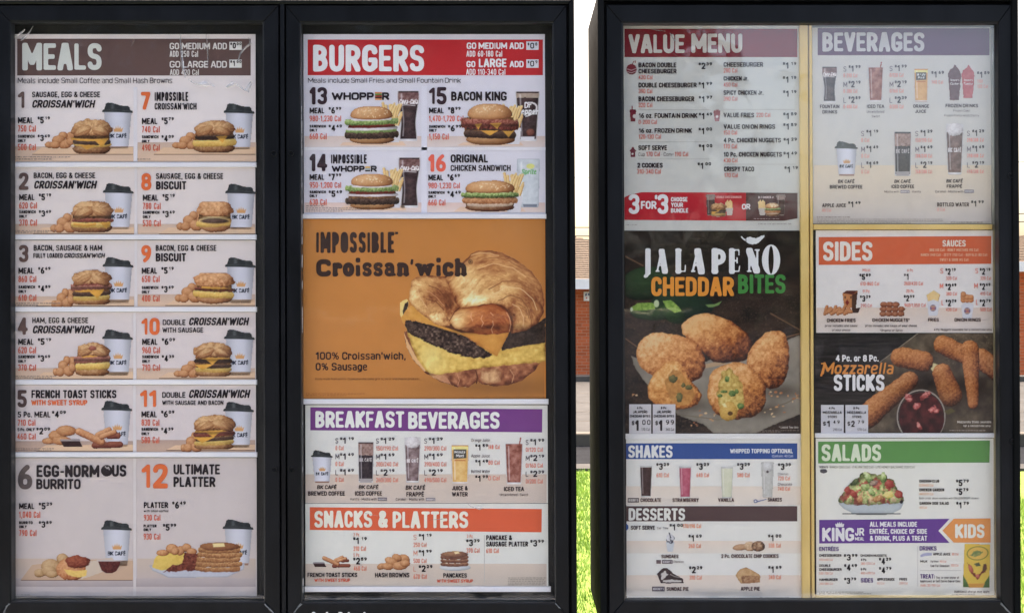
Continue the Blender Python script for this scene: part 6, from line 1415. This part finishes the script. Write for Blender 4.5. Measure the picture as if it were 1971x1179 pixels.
def side_cup(kind):
    p = Pic(27, 54)
    if kind: 
        for i in range(7): p.blob(6+(i%3)*7.5, 17-(i//3)*5.5, 5.5, 5, ((140,74,40),(196,124,76),(220,160,112)), seed=i, tex=.2)
    else:
        for i in range(14): p.capsule(6+i*1.2, 26, 3+i*1.7, 6+abs(i-7)*1.1, 1.7, FRY, i+4)
    p.poly([(2,26),(14,22),(26,26),(22,53),(5,53)], None, cols=((170,172,178),(200,202,208),(216,218,222)), tex=.08)
    u, v, r_, m_ = p.ell(13.5, 38, 6, 6.4); p.put(m_, (122,96,134)); p.poly([(8.5,34),(18.5,34),(18,36),(9,36)], (196,160,110)); p.text('BK', 10, 36.5, 17, 40.5, (200,110,90), 'bold'); p.poly([(9,41),(18,41),(17.4,42.6),(9.6,42.6)], (196,160,110)); return p
q2.pic('fries_picture', side_cup(0), *q2.p(1088, 536), 2); q2.pic('onion_rings_picture', side_cup(1), *q2.p(1396, 562), 2)
q2.done()

q3 = Sheet(1568.5, 640.5, 1912.5, 832.5, PD, 'dark poster of fried cheese sticks beside a bowl of red sauce', (40,36,36), cat='poster', name='poster')
mz = Pic(343, 191, 1.0); X, Y = mz.X, mz.Y      # origin (1569,641)
wd = .4+.6*(fbm(X*.5, Y*4, 20, 3)-.5)*2; mz.put(np.ones(X.shape), ramp(wd, (26,24,24), (44,40,40), (74,68,66)))
mz.poly([(198,0),(343,0),(343,191),(100,191),(110,150),(124,60),(150,34)], None, wob=2, cols=((44,36,30),(74,62,50),(104,90,72),(136,120,98)), tex=.42, tsc=16); mz.line([(124,56),(198,0)], 1.5, (140,128,108))
spk = (vnoise(X/2.2, Y/2.0, 8) > .78)*(X > 250)*(Y < 60); mz.put(spk*.4, (150,132,106))
MS = ((50,22,14),(122,62,32),(186,112,60),(222,156,98))
sh = np.exp(-(((X-215)/50)**2+((Y-95)/30)**2)); mz.put(sh*.6, (26,18,16)); sh = np.exp(-(((X-300)/50)**2+((Y-110)/40)**2)); mz.put(sh*.6, (34,24,20))
mz.capsule(318, 48, 352, 72, 20, MS, 3, tex=.3); mz.capsule(246, 22, 288, 42, 18, MS, 5, tex=.3, tsc=2.5); mz.capsule(298, 32, 304, 136, 18, MS, 6, tex=.3, tsc=2.5, r2=10); 
mz.poly([(212,50),(226,56),(244,64),(250,72),(232,78),(220,66)], (206,196,140), wob=1.5); mz.capsule(164, 46, 208, 54, 19, MS, 7, tex=.3, tsc=2.5, r2=20); mz.capsule(244, 76, 260, 118, 18, MS, 8, tex=.3, tsc=2.5, r2=23)
mz.capsule(182, 90, 98, 160, 17, MS, 9, tex=.3, tsc=2.5, r2=24)
sh = np.exp(-(((X-206)/62)**2+((Y-166)/60)**2)); mz.put(sh*.5, (20,14,14))
u, v, r_, m_ = mz.ell(204, 160, 47, 52, 0); mz.put(m_, (58,46,44)); mz.put(m_*((r_ > .95)), (150,142,132))
u, v, r_, m_ = mz.ell(205, 162, 43, 48, 0, .05); mz.put(m_, ramp(.5+.8*(fbm(X, Y, 14, 5)-.5)*2, (34,12,14), (66,20,24), (96,32,34)))
for a, b_, c_, d_ in ((180,124,6,9),(212,120,12,5),(226,146,9,5),(196,140,8,6),(200,178,4,8),(234,150,6,4)): mz.blob(a, b_, c_, d_, ((110,30,32),(170,70,66),(214,140,130)), ang=-.6, wob=.4, seed=a, tex=.8, tsc=3)
mz.poly([(248,150),(262,144),(270,150),(256,156)], (86,78,44)); q3.pic('cheese_sticks_picture', mz, 1569, 641, 1)
q3.Z(*D4); q3.T('4 Pc. or 8 Pc.', 274,246,662,306, (220,218,216), 'heavy', 0, 'heading', 4); q3.T('Mozzarella', 148,312,790,420, (204,132,66), 'bold', .16, 'heading', 4); q3.PL([(134,436),(150,440),(190,330),(172,312),(140,320),(146,332),(166,330)], (204,132,66), 'heading', 5); q3.T('STICKS', 256,420,714,572, (220,222,222), 'heavy', 0, 'heading', 4)
for x0, x1, n, d_, c_, cal in ((142,346,'4 Pc.','1','49','290 Cal'),(362,566,'8 Pc.','2','79','570 Cal')):
    q3.R(x0, 696, x1, 952, (192,192,196), 'price_tag', 2); xc = (x0+x1)/2
    q3.T(n, xc-32, 714, xc+30, 736, DK, 'heavy'); q3.T('MOZZARELLA', xc-86, 752, xc+84, 776, DK, 'heavy'); q3.T('STICKS', xc-42, 792, xc+42, 814, DK, 'heavy')
    q3.T('$', x0+18, 842, x0+44, 886, DK, 'med', 0, 'price'); q3.T(d_, x0+52, 838, x0+84, 894, DK, 'heavy', 0, 'price'); q3.T(c_[0], x0+110, 834, x0+132, 866, DK, 'bold', 0, 'price'); q3.T(c_[1], x0+146, 834, x0+168, 866, DK, 'bold', 0, 'price'); q3.T(cal, x1-96, 906, x1-16, 930, (104,100,100), 'med', 0, 'calories')
q3.T('Mozzarella Sticks available', 1370,838,1676,860, (200,192,182), 'bold'); q3.T('for a limited time only.', 1424,874,1676,894, (200,192,182), 'bold'); q3.fine(1300,918,1690,936,1,(150,142,132))
q3.done()
q4 = Sheet(1569, 843, 1913, 1145, PD, 'sheet with SALADS on a green band above a purple kids meal arrow', (218,216,208), group='right case menu sheets')
q4.Z(*D5); q4.PL([(116,90),(1664,80),(1660,278),(116,286)], (84,138,74), 'heading_band', 1); q4.T('SALADS', 146,112,684,268, (204,214,190), 'heavy', 0, 'heading', 3)
q4.T('*KEN\'S', 124,310,204,328, (84,80,76), 'heavy'); q4.T('RANCH (260 Cal) • ITALIAN (160 Cal) • LITE HONEY BALSAMIC (120 Cal)', 220,308,986,330, (130,130,116), 'med')
lo = Pic(15, 9, .8); u,v,r_,m_ = lo.ell(7.5, 4.5, 7, 4); lo.put(m_, (84,80,84)); q4.pic('logo_oval', lo, *q4.p(130, 334), 3)
sa = Pic(132, 84, 1.0); X, Y = sa.X, sa.Y
sa.poly([(2,60),(128,60),(122,72),(106,80),(30,80),(14,72)], None, cols=((140,150,156),(176,186,190),(206,214,216)), tex=.08, rim=.25, rimw=6)
q_ = np.exp(-(((X-66)/60)**2+((Y-81)/2.2)**2)); sa.put((q_ > .35)*(Y > 79.5)*.8, (96,100,100))
m_, d_ = sa.polym([(2,58),(6,46),(16,36),(24,22),(38,16),(46,4),(60,2),(76,6),(92,4),(98,14),(108,16),(114,30),(122,42),(128,56),(110,62),(66,64),(20,64)], 3, 6, 4)
n1 = fbm(X, Y, 9, 61, 3); n2 = fbm(X, Y, 5, 67, 3); cl = ramp(n2, (48,56,28), (112,126,66), (176,186,116), (214,214,156))
cl = np.where((n1 > .60)[..., None], ramp(n2, (110,40,30), (168,84,66), (206,140,116)), cl); cl = np.where((n1 < .36)[..., None], ramp(n2, (120,84,50), (192,160,112), (220,196,156)), cl); sa.put(m_, cl*(.72+.42*np.clip(d_/14, 0, 1))[..., None])
for i, (a, b_, c_, d2, cc) in enumerate(((100,24,9,9,TOM),(30,42,10,6,TOM),(20,36,8,6,TOM),(118,44,8,8,TOM),(78,52,11,6,BUN),(54,30,9,6,LETT),(60,12,14,6,LETT),(88,12,10,6,LETT),(34,20,9,5,((30,40,24),(60,76,40),(110,124,80))),(98,44,9,7,((190,160,60),(220,200,110),(230,216,150))),(66,40,8,5,LETT),(44,54,9,5,CHKN),(124,58,4,3,((24,20,22),(50,42,44))),(70,22,9,5,((80,50,56),(130,96,90),(190,170,140))))): sa.blob(a, b_, c_, d2, cc, ang=i*.7, wob=.35, seed=i+30, tex=.4)
q4.pic('salad_picture', sa, *q4.p(288, 360), 2)
for t, b in (('CHICKEN CLUB',(1028,432,1208,458)),('CHICKEN GARDEN',(1028,510,1252,538)),('GARDEN SIDE SALAD',(1030,632,1294,658))): q4.T(t, *b, (50,42,40), 'heavy')
for t, b in (('520/650 Cal',(1028,472,1154,494)),('440/570 Cal',(1028,550,1154,572)),('60 Cal',(1030,672,1096,694))): q4.T(t, *b, (222,160,120), 'med', 0, 'calories')
q4.T('Both salads above available with GRILLED/CRISPY chicken', 1028,590,1564,608, (84,78,76), 'med')
for a in ((1360,430,1474,490,'5','79'),(1362,508,1470,570,'5','79'),(1362,630,1474,692,'1','79')): q4.PR(*a)
q4.Z(*D6); q4.PL([(126,92),(1300,82),(1200,190),(1300,298),(126,304)], (96,58,134), 'kids_band', 1); q4.PL([(1236,188),(1338,82),(1670,78),(1670,296),(1338,296)], (222,144,82), 'kids_band', 2)
KW = (220,214,228)
q4.T('KING', 152,162,440,284, KW, 'heavy', 0, 'heading', 3); q4.T('JR', 448,164,530,234, KW, 'bold', 0, 'heading', 3); q4.T('MEAL', 448,246,530,278, KW, 'bold', 0, 'heading', 3)
cr = Pic(20, 12, .8); crown(cr, 0, 0, 18, 11, KW); q4.pic('crown_emblem', cr, *q4.p(268, 104), 4)
for t, b in (('ALL MEALS INCLUDE',(582,108,1008,154)),('ENTRÉE, CHOICE OF SIDE',(580,172,1098,218)),('& DRINK, PLUS A TREAT',(582,234,1098,280))): q4.T(t, *b, KW, 'heavy', 0, 'heading', 3)
q4.T('KIDS', 1350,130,1616,256, (228,220,206), 'heavy', 0, 'heading', 3)
PU = (98,80,124)
for t, b in (('ENTRÉES',(126,334,302,372)),('DRINKS',(1030,328,1184,368)),('SIDES',(500,616,612,656)),('TREAT:',(1036,580,1168,620))): q4.T(t, *b, PU, 'heavy')
for t, b in (('CHEESEBURGER',(126,400,326,424)),('DOUBLE',(126,492,228,514)),('CHEESEBURGER',(126,526,328,550)),('HAMBURGER',(126,618,292,642)),('CHICKEN NUGGETS',(498,402,734,424)),('4 Pc.',(500,440,556,460)),('6 Pc.',(500,524,556,546)),('APPLESAUCE',(648,614,806,640)),('FRIES',(848,614,918,638)),('APPLE JUICE',(1152,388,1308,412)),('MILK',(1036,454,1100,476))): q4.T(t, *b, (60,52,52), 'heavy')
for t, b in (('470-660 Cal',(126,440,248,460)),('530-720 Cal',(126,562,248,584)),('390-580 Cal',(126,656,250,676)),('380-570 Cal',(500,474,628,496)),('480-670 Cal',(500,560,628,582)),('50 Cal',(648,654,712,672)),('220 Cal',(848,652,922,672)),('80 Cal',(1322,388,1380,412)),('90 Cal',(1212,456,1270,476)),('150 Cal',(1312,490,1380,512)),('Adds 30-190 Cal',(1036,670,1216,692))): q4.T(t, *b, (222,150,132), 'med', 0, 'calories')
for t, b in (('Fat Free',(1130,456,1200,476)),('Low Fat Chocolate',(1130,494,1300,516)),('Toy, or your choice of',(1180,600,1386,622)),('Applesauce or Soft Serve Cup or Cone',(1036,632,1398,654)),('Additional charge may apply',(1342,726,1660,748))): q4.T(t, *b, (84,76,76), 'bold')
for a in ((350,398,470,458,'3','99'),(352,488,466,550,'4','49'),(352,610,458,668,'3','79'),(666,430,774,494,'4','29'),(666,514,776,574,'4','79')): q4.PR(*a)
q4.PL([(1036,410),(1060,396),(1100,388),(1140,390),(1140,412),(1080,416),(1040,428)], (160,162,186), 'drink_logo', 2)
q4.R(1012, 330, 1015, 690, (176,172,170), 'rule_line', 2); q4.R(1032, 546, 1406, 549, (176,172,170), 'rule_line', 2); q4.fine(126,736,594,748,1); q4.fine(126,750,850,762,1); q4.fine(1320,758,1660,768,1)
cy = Pic(54, 85, 1.0); cy.poly([(3,0),(52,1),(51,84),(0,83)], None, cols=((206,164,54),(220,184,70),(226,196,84)), tex=.15, tsc=20)
cy.poly([(0,60),(8,74),(12,83),(0,83)], (74,110,56)); cy.poly([(51,60),(42,74),(36,84),(51,84)], (74,110,56)); cy.poly([(10,76),(42,76),(38,84),(12,84)], (214,150,60))
u, v, r_, m_ = cy.ell(28, 18, 21, 13.5, -.08); cy.put(m_, (120,126,52)); u, v, r_, m_ = cy.ell(28, 18, 19, 12, -.08); cy.put(m_, (222,178,80)); cy.poly([(14,20),(24,13),(38,14),(34,22),(20,25)], None, wob=3, wsc=4, cols=((70,100,56),(120,140,80),(200,176,90)), tex=.6)
for pts, c in ((((9,36),(16,46),(18,54),(26,60),(34,56),(40,50),(44,38),(46,44),(44,54),(36,58),(28,70),(22,64),(12,52)), (120,48,36)), (((20,38),(30,36),(34,42),(26,42)), (74,84,60)), (((38,40),(44,38),(46,50),(38,56)), (92,60,44))): cy.poly(pts, c, wob=2, wsc=4)
cy.blob(15, 48, 4, 8, ((150,64,46),(200,110,84)), ang=-.4); cy.blob(28, 62, 4, 4, ((150,64,46),(206,120,96)))
q4.pic('crayon_box_picture', cy, *q4.p(1422, 308), 3)
q4.done()
# ------------------------------------------------------------------ the place behind the boards
GRASS = noise_mat('lawn_soil_and_turf', (0.13,0.20,0.04), (0.22,0.31,0.065), scale=9, rough=0.9, spec=0.1)
BLADE = noise_mat('grass_blades', (0.17,0.28,0.045), (0.38,0.52,0.12), scale=3.5, rough=0.6, spec=0.3)
CONC = noise_mat('pale_concrete', (0.050,0.048,0.046), (0.075,0.073,0.070), scale=2.2, rough=0.85, spec=.1, bump=.3, bscale=60)
LANE = noise_mat('lane_asphalt', (0.018,0.018,0.019), (0.032,0.032,0.034), scale=2.2, rough=0.85, spec=.05, bump=.3, bscale=60)
BOUNCE_PAD = noise_mat('bounce_pad_concrete', (0.28,0.29,0.30), (0.37,0.385,0.40), scale=2.2, rough=0.85, spec=.1, bump=.3, bscale=60)
KERB = noise_mat('kerb_concrete', (0.07,0.058,0.042), (0.10,0.085,0.062), scale=3, rough=0.85, bump=.3, bscale=60)
ASPH = noise_mat('worn_asphalt', (0.009,0.010,0.013), (0.015,0.017,0.021), scale=5, rough=0.9, spec=.05, bump=.4, bscale=120)
DRYG = noise_mat('dry_verge', (0.20,0.19,0.12), (0.42,0.39,0.30), scale=4, rough=0.95)
def sheet_obj(name, x0, x1, y0, y1, z, mat, kind='structure'):
    m = MB(); m.v += [(x0,y0,z),(x1,y0,z),(x1,y1,z),(x0,y1,z)]; m.f.append((0,1,2,3)); o = m.build(name, mat); tag(o, kind=kind); return o
sheet_obj('ground', -400, 400, -400, 600, -.012, DRYG)
sheet_obj('lawn', -30, 34, -.6, 10.45, 0.0, GRASS)
sheet_obj('drive_lane', -150, 150, -250, -.9, 0.0, LANE)
sheet_obj('added_bounce_pad', -12, 12, -4.7, -.9, 0.004, BOUNCE_PAD)  # unseen bright pad, added to bounce light up onto the boards
m = MB(); m.bevbox(-30, 34, -.9, -.6, -.02, .12, .01); tag(m.build('lane_kerb', CONC), kind='structure')
m = MB(); m.box(-60, 60, 10.45, 10.85, -.02, .03); tag(m.build('lawn_kerb', CONC), kind='structure')
sheet_obj('road', -60, 60, 10.85, 12.88, 0.0, ASPH)
m = MB(); m.bevbox(-60, 60, 12.88, 13.1, -.02, .155, .015); tag(m.build('street_kerb', KERB), kind='structure')
m = MB(); m.box(-60, 60, 13.1, 22.8, -.02, .150); tag(m.build('car_park', CONC), kind='structure')
jt = MB()
for y in (14.6, 16.2, 18.0, 20.2): jt.box(-60, 60, y, y+.03, .1505, .1535)
tag(jt.build('pavement_joint', KERB), kind='structure')
m = MB(); m.box(-20, 40, 23.4, 24.6, -.01, .10); m.box(-20, 40, 24.9, 25.6, -.01, .20); tag(m.build('pavement', CONC), kind='structure')
# grass blades
rs = np.random.RandomState(5); N = 90000
gx = rs.uniform(-3.2, 4.6, N); gy = .2 + 10.1*rs.rand(N)**.9; hh = rs.uniform(.025, .075, N); an = rs.uniform(0, 6.28, N); wd = rs.uniform(.002, .0045, N)*(1+gy*.12); lx = rs.normal(0, .02, N); ly = rs.normal(0, .02, N)
V = np.empty((N, 3, 3)); V[:, 0] = np.stack([gx-wd*np.cos(an), gy-wd*np.sin(an), 0*gx], 1); V[:, 1] = np.stack([gx+wd*np.cos(an), gy+wd*np.sin(an), 0*gx], 1); V[:, 2] = np.stack([gx+lx, gy+ly, hh], 1)
g = mesh_obj('grass', V.reshape(-1, 3), np.arange(3*N).reshape(N, 3), BLADE); tag(g, kind='stuff', label='bright green mown grass seen in the gap between the boards', cat='grass')

# brick building with tan shingled roof
def brick_mat(name, c1, c2, mort):
    m, nt, p = new_mat(name); tc = nt.nodes.new('ShaderNodeTexCoord'); mp = nt.nodes.new('ShaderNodeMapping'); mp.inputs['Rotation'].default_value = (math.radians(90), 0, 0)
    nt.links.new(tc.outputs['Object'], mp.inputs[0]); b = nt.nodes.new('ShaderNodeTexBrick'); nt.links.new(mp.outputs[0], b.inputs[0])
    b.inputs['Scale'].default_value = 1; b.inputs['Brick Width'].default_value = .22; b.inputs['Row Height'].default_value = .075; b.inputs['Mortar Size'].default_value = .006; b.inputs['Mortar Smooth'].default_value = .2
    b.inputs['Color1'].default_value = (*c1, 1); b.inputs['Color2'].default_value = (*c2, 1); b.inputs['Mortar'].default_value = (*mort, 1)
    nt.links.new(b.outputs[0], p.inputs['Base Color']); bu = nt.nodes.new('ShaderNodeBump'); bu.inputs['Strength'].default_value = .6; bu.inputs['Distance'].default_value = .006; bu.invert = True
    nt.links.new(b.outputs['Fac'], bu.inputs['Height']); nt.links.new(bu.outputs[0], p.inputs['Normal']); p.inputs['Roughness'].default_value = .85; return m
BRICK = brick_mat('red_brick', (0.56,0.12,0.036), (0.40,0.085,0.024), (0.46,0.24,0.14))
SHING = noise_mat('tan_shingle', (0.065,0.040,0.022), (0.12,0.08,0.048), scale=14, rough=.9, stretch=(1, 1, 1), bump=.3, bscale=90)
WHITEP = noise_mat('white_painted_trim', (.70,.69,.67), (.80,.79,.77), scale=3, rough=.6)
GLZ, _nt, _p = new_mat('window_glass'); _p.inputs['Base Color'].default_value = (.03,.035,.04,1); _p.inputs['Roughness'].default_value = .08
def building(name, label, x0, x1, y0, y1, z0, ze, zr, wins):
    r = empty(name, ((x0+x1)/2, (y0+y1)/2, z0), label, 'building')
    # front wall with openings, built as piers and lintels
    m = MB(); xs = x0
    for a, b, c, d_ in wins:
        m.box(xs, a, y0, y0+.25, z0, ze); m.box(a, b, y0, y0+.25, z0, c); m.box(a, b, y0, y0+.25, d_, ze); xs = b
    m.box(xs, x1, y0, y0+.25, z0, ze); m.box(x0, x0+.25, y0+.25, y1, z0, ze); m.box(x1-.25, x1, y0+.25, y1, z0, ze); m.box(x0+.25, x1-.25, y1-.25, y1, z0, ze); m.build('wall', BRICK, r)
    for a, b, c, d_ in wins:
        f = MB()
        for q in ((a, a+.07, c, d_), (b-.07, b, c, d_), (a+.07, b-.07, c, c+.07), (a+.07, b-.07, d_-.07, d_), ((a+b)/2-.03, (a+b)/2+.03, c+.07, d_-.07)): f.box(q[0], q[1], y0+.06, y0+.13, q[2], q[3])
        fr = f.build('window', WHITEP, r); g = MB(); g.box(a+.05, b-.05, y0+.09, y0+.10, c+.05, d_-.05); g.build('pane', GLZ, r)
    # fascia and soffit
    o = .45; m = MB(); m.box(x0-o, x1+o, y0-o-.04, y0-o, ze-.02, ze+.22); m.box(x0-o, x0-o+.04, y0-o, y1+o, ze-.02, ze+.22); m.box(x1+o-.04, x1+o, y0-o, y1+o, ze-.02, ze+.22); m.build('fascia', WHITEP, r)
    m = MB(); m.box(x0-o+.045, x1+o-.045, y0-o+.002, y1+o, ze-.005, ze+.02); m.build('soffit', WHITEP, r)
    # hipped roof in shingle courses
    m = MB(); ym = (y0+y1)/2; run = ym-(y0-o); n = int(run/.17); ext = run
    zz = lambda t: ze+.20+(zr-ze-.2)*t
    for k in range(n):
        t0, t1 = k/n, (k+1)/n; xa0, xb0 = x0-o+ext*t0, x1+o-ext*t0; xa1, xb1 = x0-o+ext*t1, x1+o-ext*t1
        for sgn in (1, -1):
            Y0 = y0-o+run*t0 if sgn > 0 else y1+o-run*t0; Y1 = y0-o+run*t1 if sgn > 0 else y1+o-run*t1
            b = len(m.v); m.v += [(xa0,Y0,zz(t0)),(xb0,Y0,zz(t0)),(xb0,Y0,zz(t0)+.02),(xa0,Y0,zz(t0)+.02),(xb1,Y1,zz(t1)+.002),(xa1,Y1,zz(t1)+.002)]; m.f += [(b,b+1,b+2,b+3),(b+3,b+2,b+4,b+5)]
        for sgn in (1, -1):
            X0 = xa0 if sgn > 0 else xb0; X1 = xa1 if sgn > 0 else xb1; ya, yb = y0-o+run*t0, y1+o-run*t0; yc, yd = y0-o+run*t1, y1+o-run*t1
            b = len(m.v); m.v += [(X0,ya,zz(t0)),(X0,yb,zz(t0)),(X0,yb,zz(t0)+.02),(X0,ya,zz(t0)+.02),(X1,yd,zz(t1)+.002),(X1,yc,zz(t1)+.002)]; m.f += [(b,b+1,b+2,b+3),(b+3,b+2,b+4,b+5)]
    m.build('roof', SHING, r); return r
bld = building('brick_building', 'low red brick building with tan shingle roof seen between the boards', -14, 5.2, 26.7, 37.5, 0, 2.17, 4.15, [(-12,-10.6,.9,1.9),(-8,-6.6,.9,1.9),(-4,-2.6,.9,1.9)])
b2 = building('brick_building', 'brick building glimpsed at the right edge of the photo', 11.6, 24, 27.5, 37, 0, 2.6, 4.2, [(15,16.5,.9,2),(19,20.5,.9,2)])
# white notice on the wall
sx0, _, sz1 = W(1123.5, 561, 26.62); sx1, _, sz0 = W(1141, 579, 26.62)
sg = empty('wall_sign', ((sx0+sx1)/2, 26.66, sz0), 'small white notice with blue and red marks on the brick wall', 'sign')
m = MB(); m.bevbox(sx0, sx1, 26.62, 26.66, sz0, sz1, .01); m.build('plate', WHITEP, sg)
pk = 16.0
m = MB(); m.prism([(sx0+.03, sz1-.10), (sx0+.07, sz1-.10), (sx0+.075, sz1-.035), (sx0+.04, sz1-.05)], 26.612, 26.618); m.box(sx0+.10, sx0+.15, 26.612, 26.618, sz1-.09, sz1-.04); m.build('blue_mark', noise_mat('blue_print', (.03,.07,.20), (.04,.09,.24)), sg)
m = MB(); m.prism([(sx0+.05, sz0+.05), (sx0+.09, sz0+.07), (sx0+.05, sz0+.10)], 26.612, 26.618); m.build('red_mark', noise_mat('red_print', (.4,.06,.04), (.45,.08,.05)), sg)
# power line
WIRE = noise_mat('cable', (.03,.035,.04), (.05,.055,.06)); WOOD = noise_mat('pole_wood', (.10,.07,.045), (.17,.125,.085), scale=3, stretch=(8, 8, .6), rough=.9, bump=.4)
for i, px in enumerate((-17, 17)):
    r = empty('utility_pole', (px, 37.2, 0), ('wooden utility pole standing behind the left menu board' if i == 0 else 'wooden utility pole standing behind the right menu board'), 'utility pole', 'utility poles')
    m = MB(); m.tube([(px, 37.2, 0), (px, 37.2, 4), (px, 37.2, 7.2)], [.16, .14, .11], 12); m.build('shaft', WOOD, r)
    m = MB(); m.box(px-.05, px+.05, 36.4, 38.0, 6.3, 6.42); m.build('crossarm', WOOD, r)
def wire(za, sag, y, r, lbl, drop=0):
    pts = []
    for k in range(41):
        u = k/40; x = -17+34*u; pts.append((x, y, za + (drop*u) - sag*4*u*(1-u)))
    m = MB(); m.tube(pts, r, 6, False); o = m.build('power_cable', WIRE); tag(o, lbl, 'cable', 'power cables')
wire(6.55, .62, 37.1, .012, 'highest thin cable crossing the white sky in the gap', -.15)
wire(5.0, .60, 37.2, .015, 'middle cable just above the tan roof in the gap', -.25)
wire(4.75, .62, 37.3, .016, 'lowest cable, nearest above the tan roof', -.25)

# unseen trees and bushes added across the lane to shape the glass reflections
LEAF = noise_mat('dark_foliage', (0.010,0.016,0.007), (0.024,0.034,0.014), scale=1.5, rough=.7); BARK = noise_mat('bark', (.06,.045,.03), (.11,.085,.06), rough=.9)
def tree(x, y, h, rad, label, seed, ratio=.75):
    r = empty('tree', (x, y, 0), label, 'tree', 'unseen trees across the lane'); rn = random.Random(seed)
    m = MB(); m.tube([(x, y, 0), (x+.1, y, h*.3), (x, y+.1, h*.55)], [.22, .17, .10], 10)
    for k in range(7): a = rn.uniform(0, 6.28); m.tube([(x+.05, y, h*(.28+.03*k)), (x+rad*.5*math.cos(a), y+rad*.5*math.sin(a), h*(.5+.04*k))], [.08, .03], 6)
    m.build('trunk', BARK, r)
    rs = np.random.RandomState(seed); n = 16000; cl = rs.normal(0, 1, (46, 3)); cl /= np.linalg.norm(cl, axis=1)[:, None]; cl *= rs.uniform(.45, 1, (46, 1))
    c = cl[rs.randint(0, 46, n)] + rs.normal(0, .17, (n, 3)); P = np.stack([x+c[:, 0]*rad, y+c[:, 1]*rad, h*.60+c[:, 2]*h*.38], 1); P = P[P[:, 2] > h*.15]; n = len(P)
    A = rs.normal(0, .09, (n, 3)); B = rs.normal(0, .09, (n, 3)); V = np.stack([P-A, P+A, P+B], 1).reshape(-1, 3)
    mesh_obj('crown', V, np.arange(3*n).reshape(n, 3), LEAF, r)
for a in ((-11, -15, 9.5, 4.6, 'tall dark tree across the lane, farthest left', 3), (-5.5, -16, 10, 4.0, 'tall dark tree across the lane, second from left', 5), (.5, -16, 9.6, 3.1, 'tall dark tree across the lane behind the viewer', 8), (7, -25, 3.6, 3.4, 'low bush across the lane, nearest to the tall trees', 11), (12.5, -26, 3.8, 3.6, 'low bush across the lane, between two others', 17), (18, -25, 3.6, 3.8, 'low bush across the lane, farthest right', 14)): tree(*a)
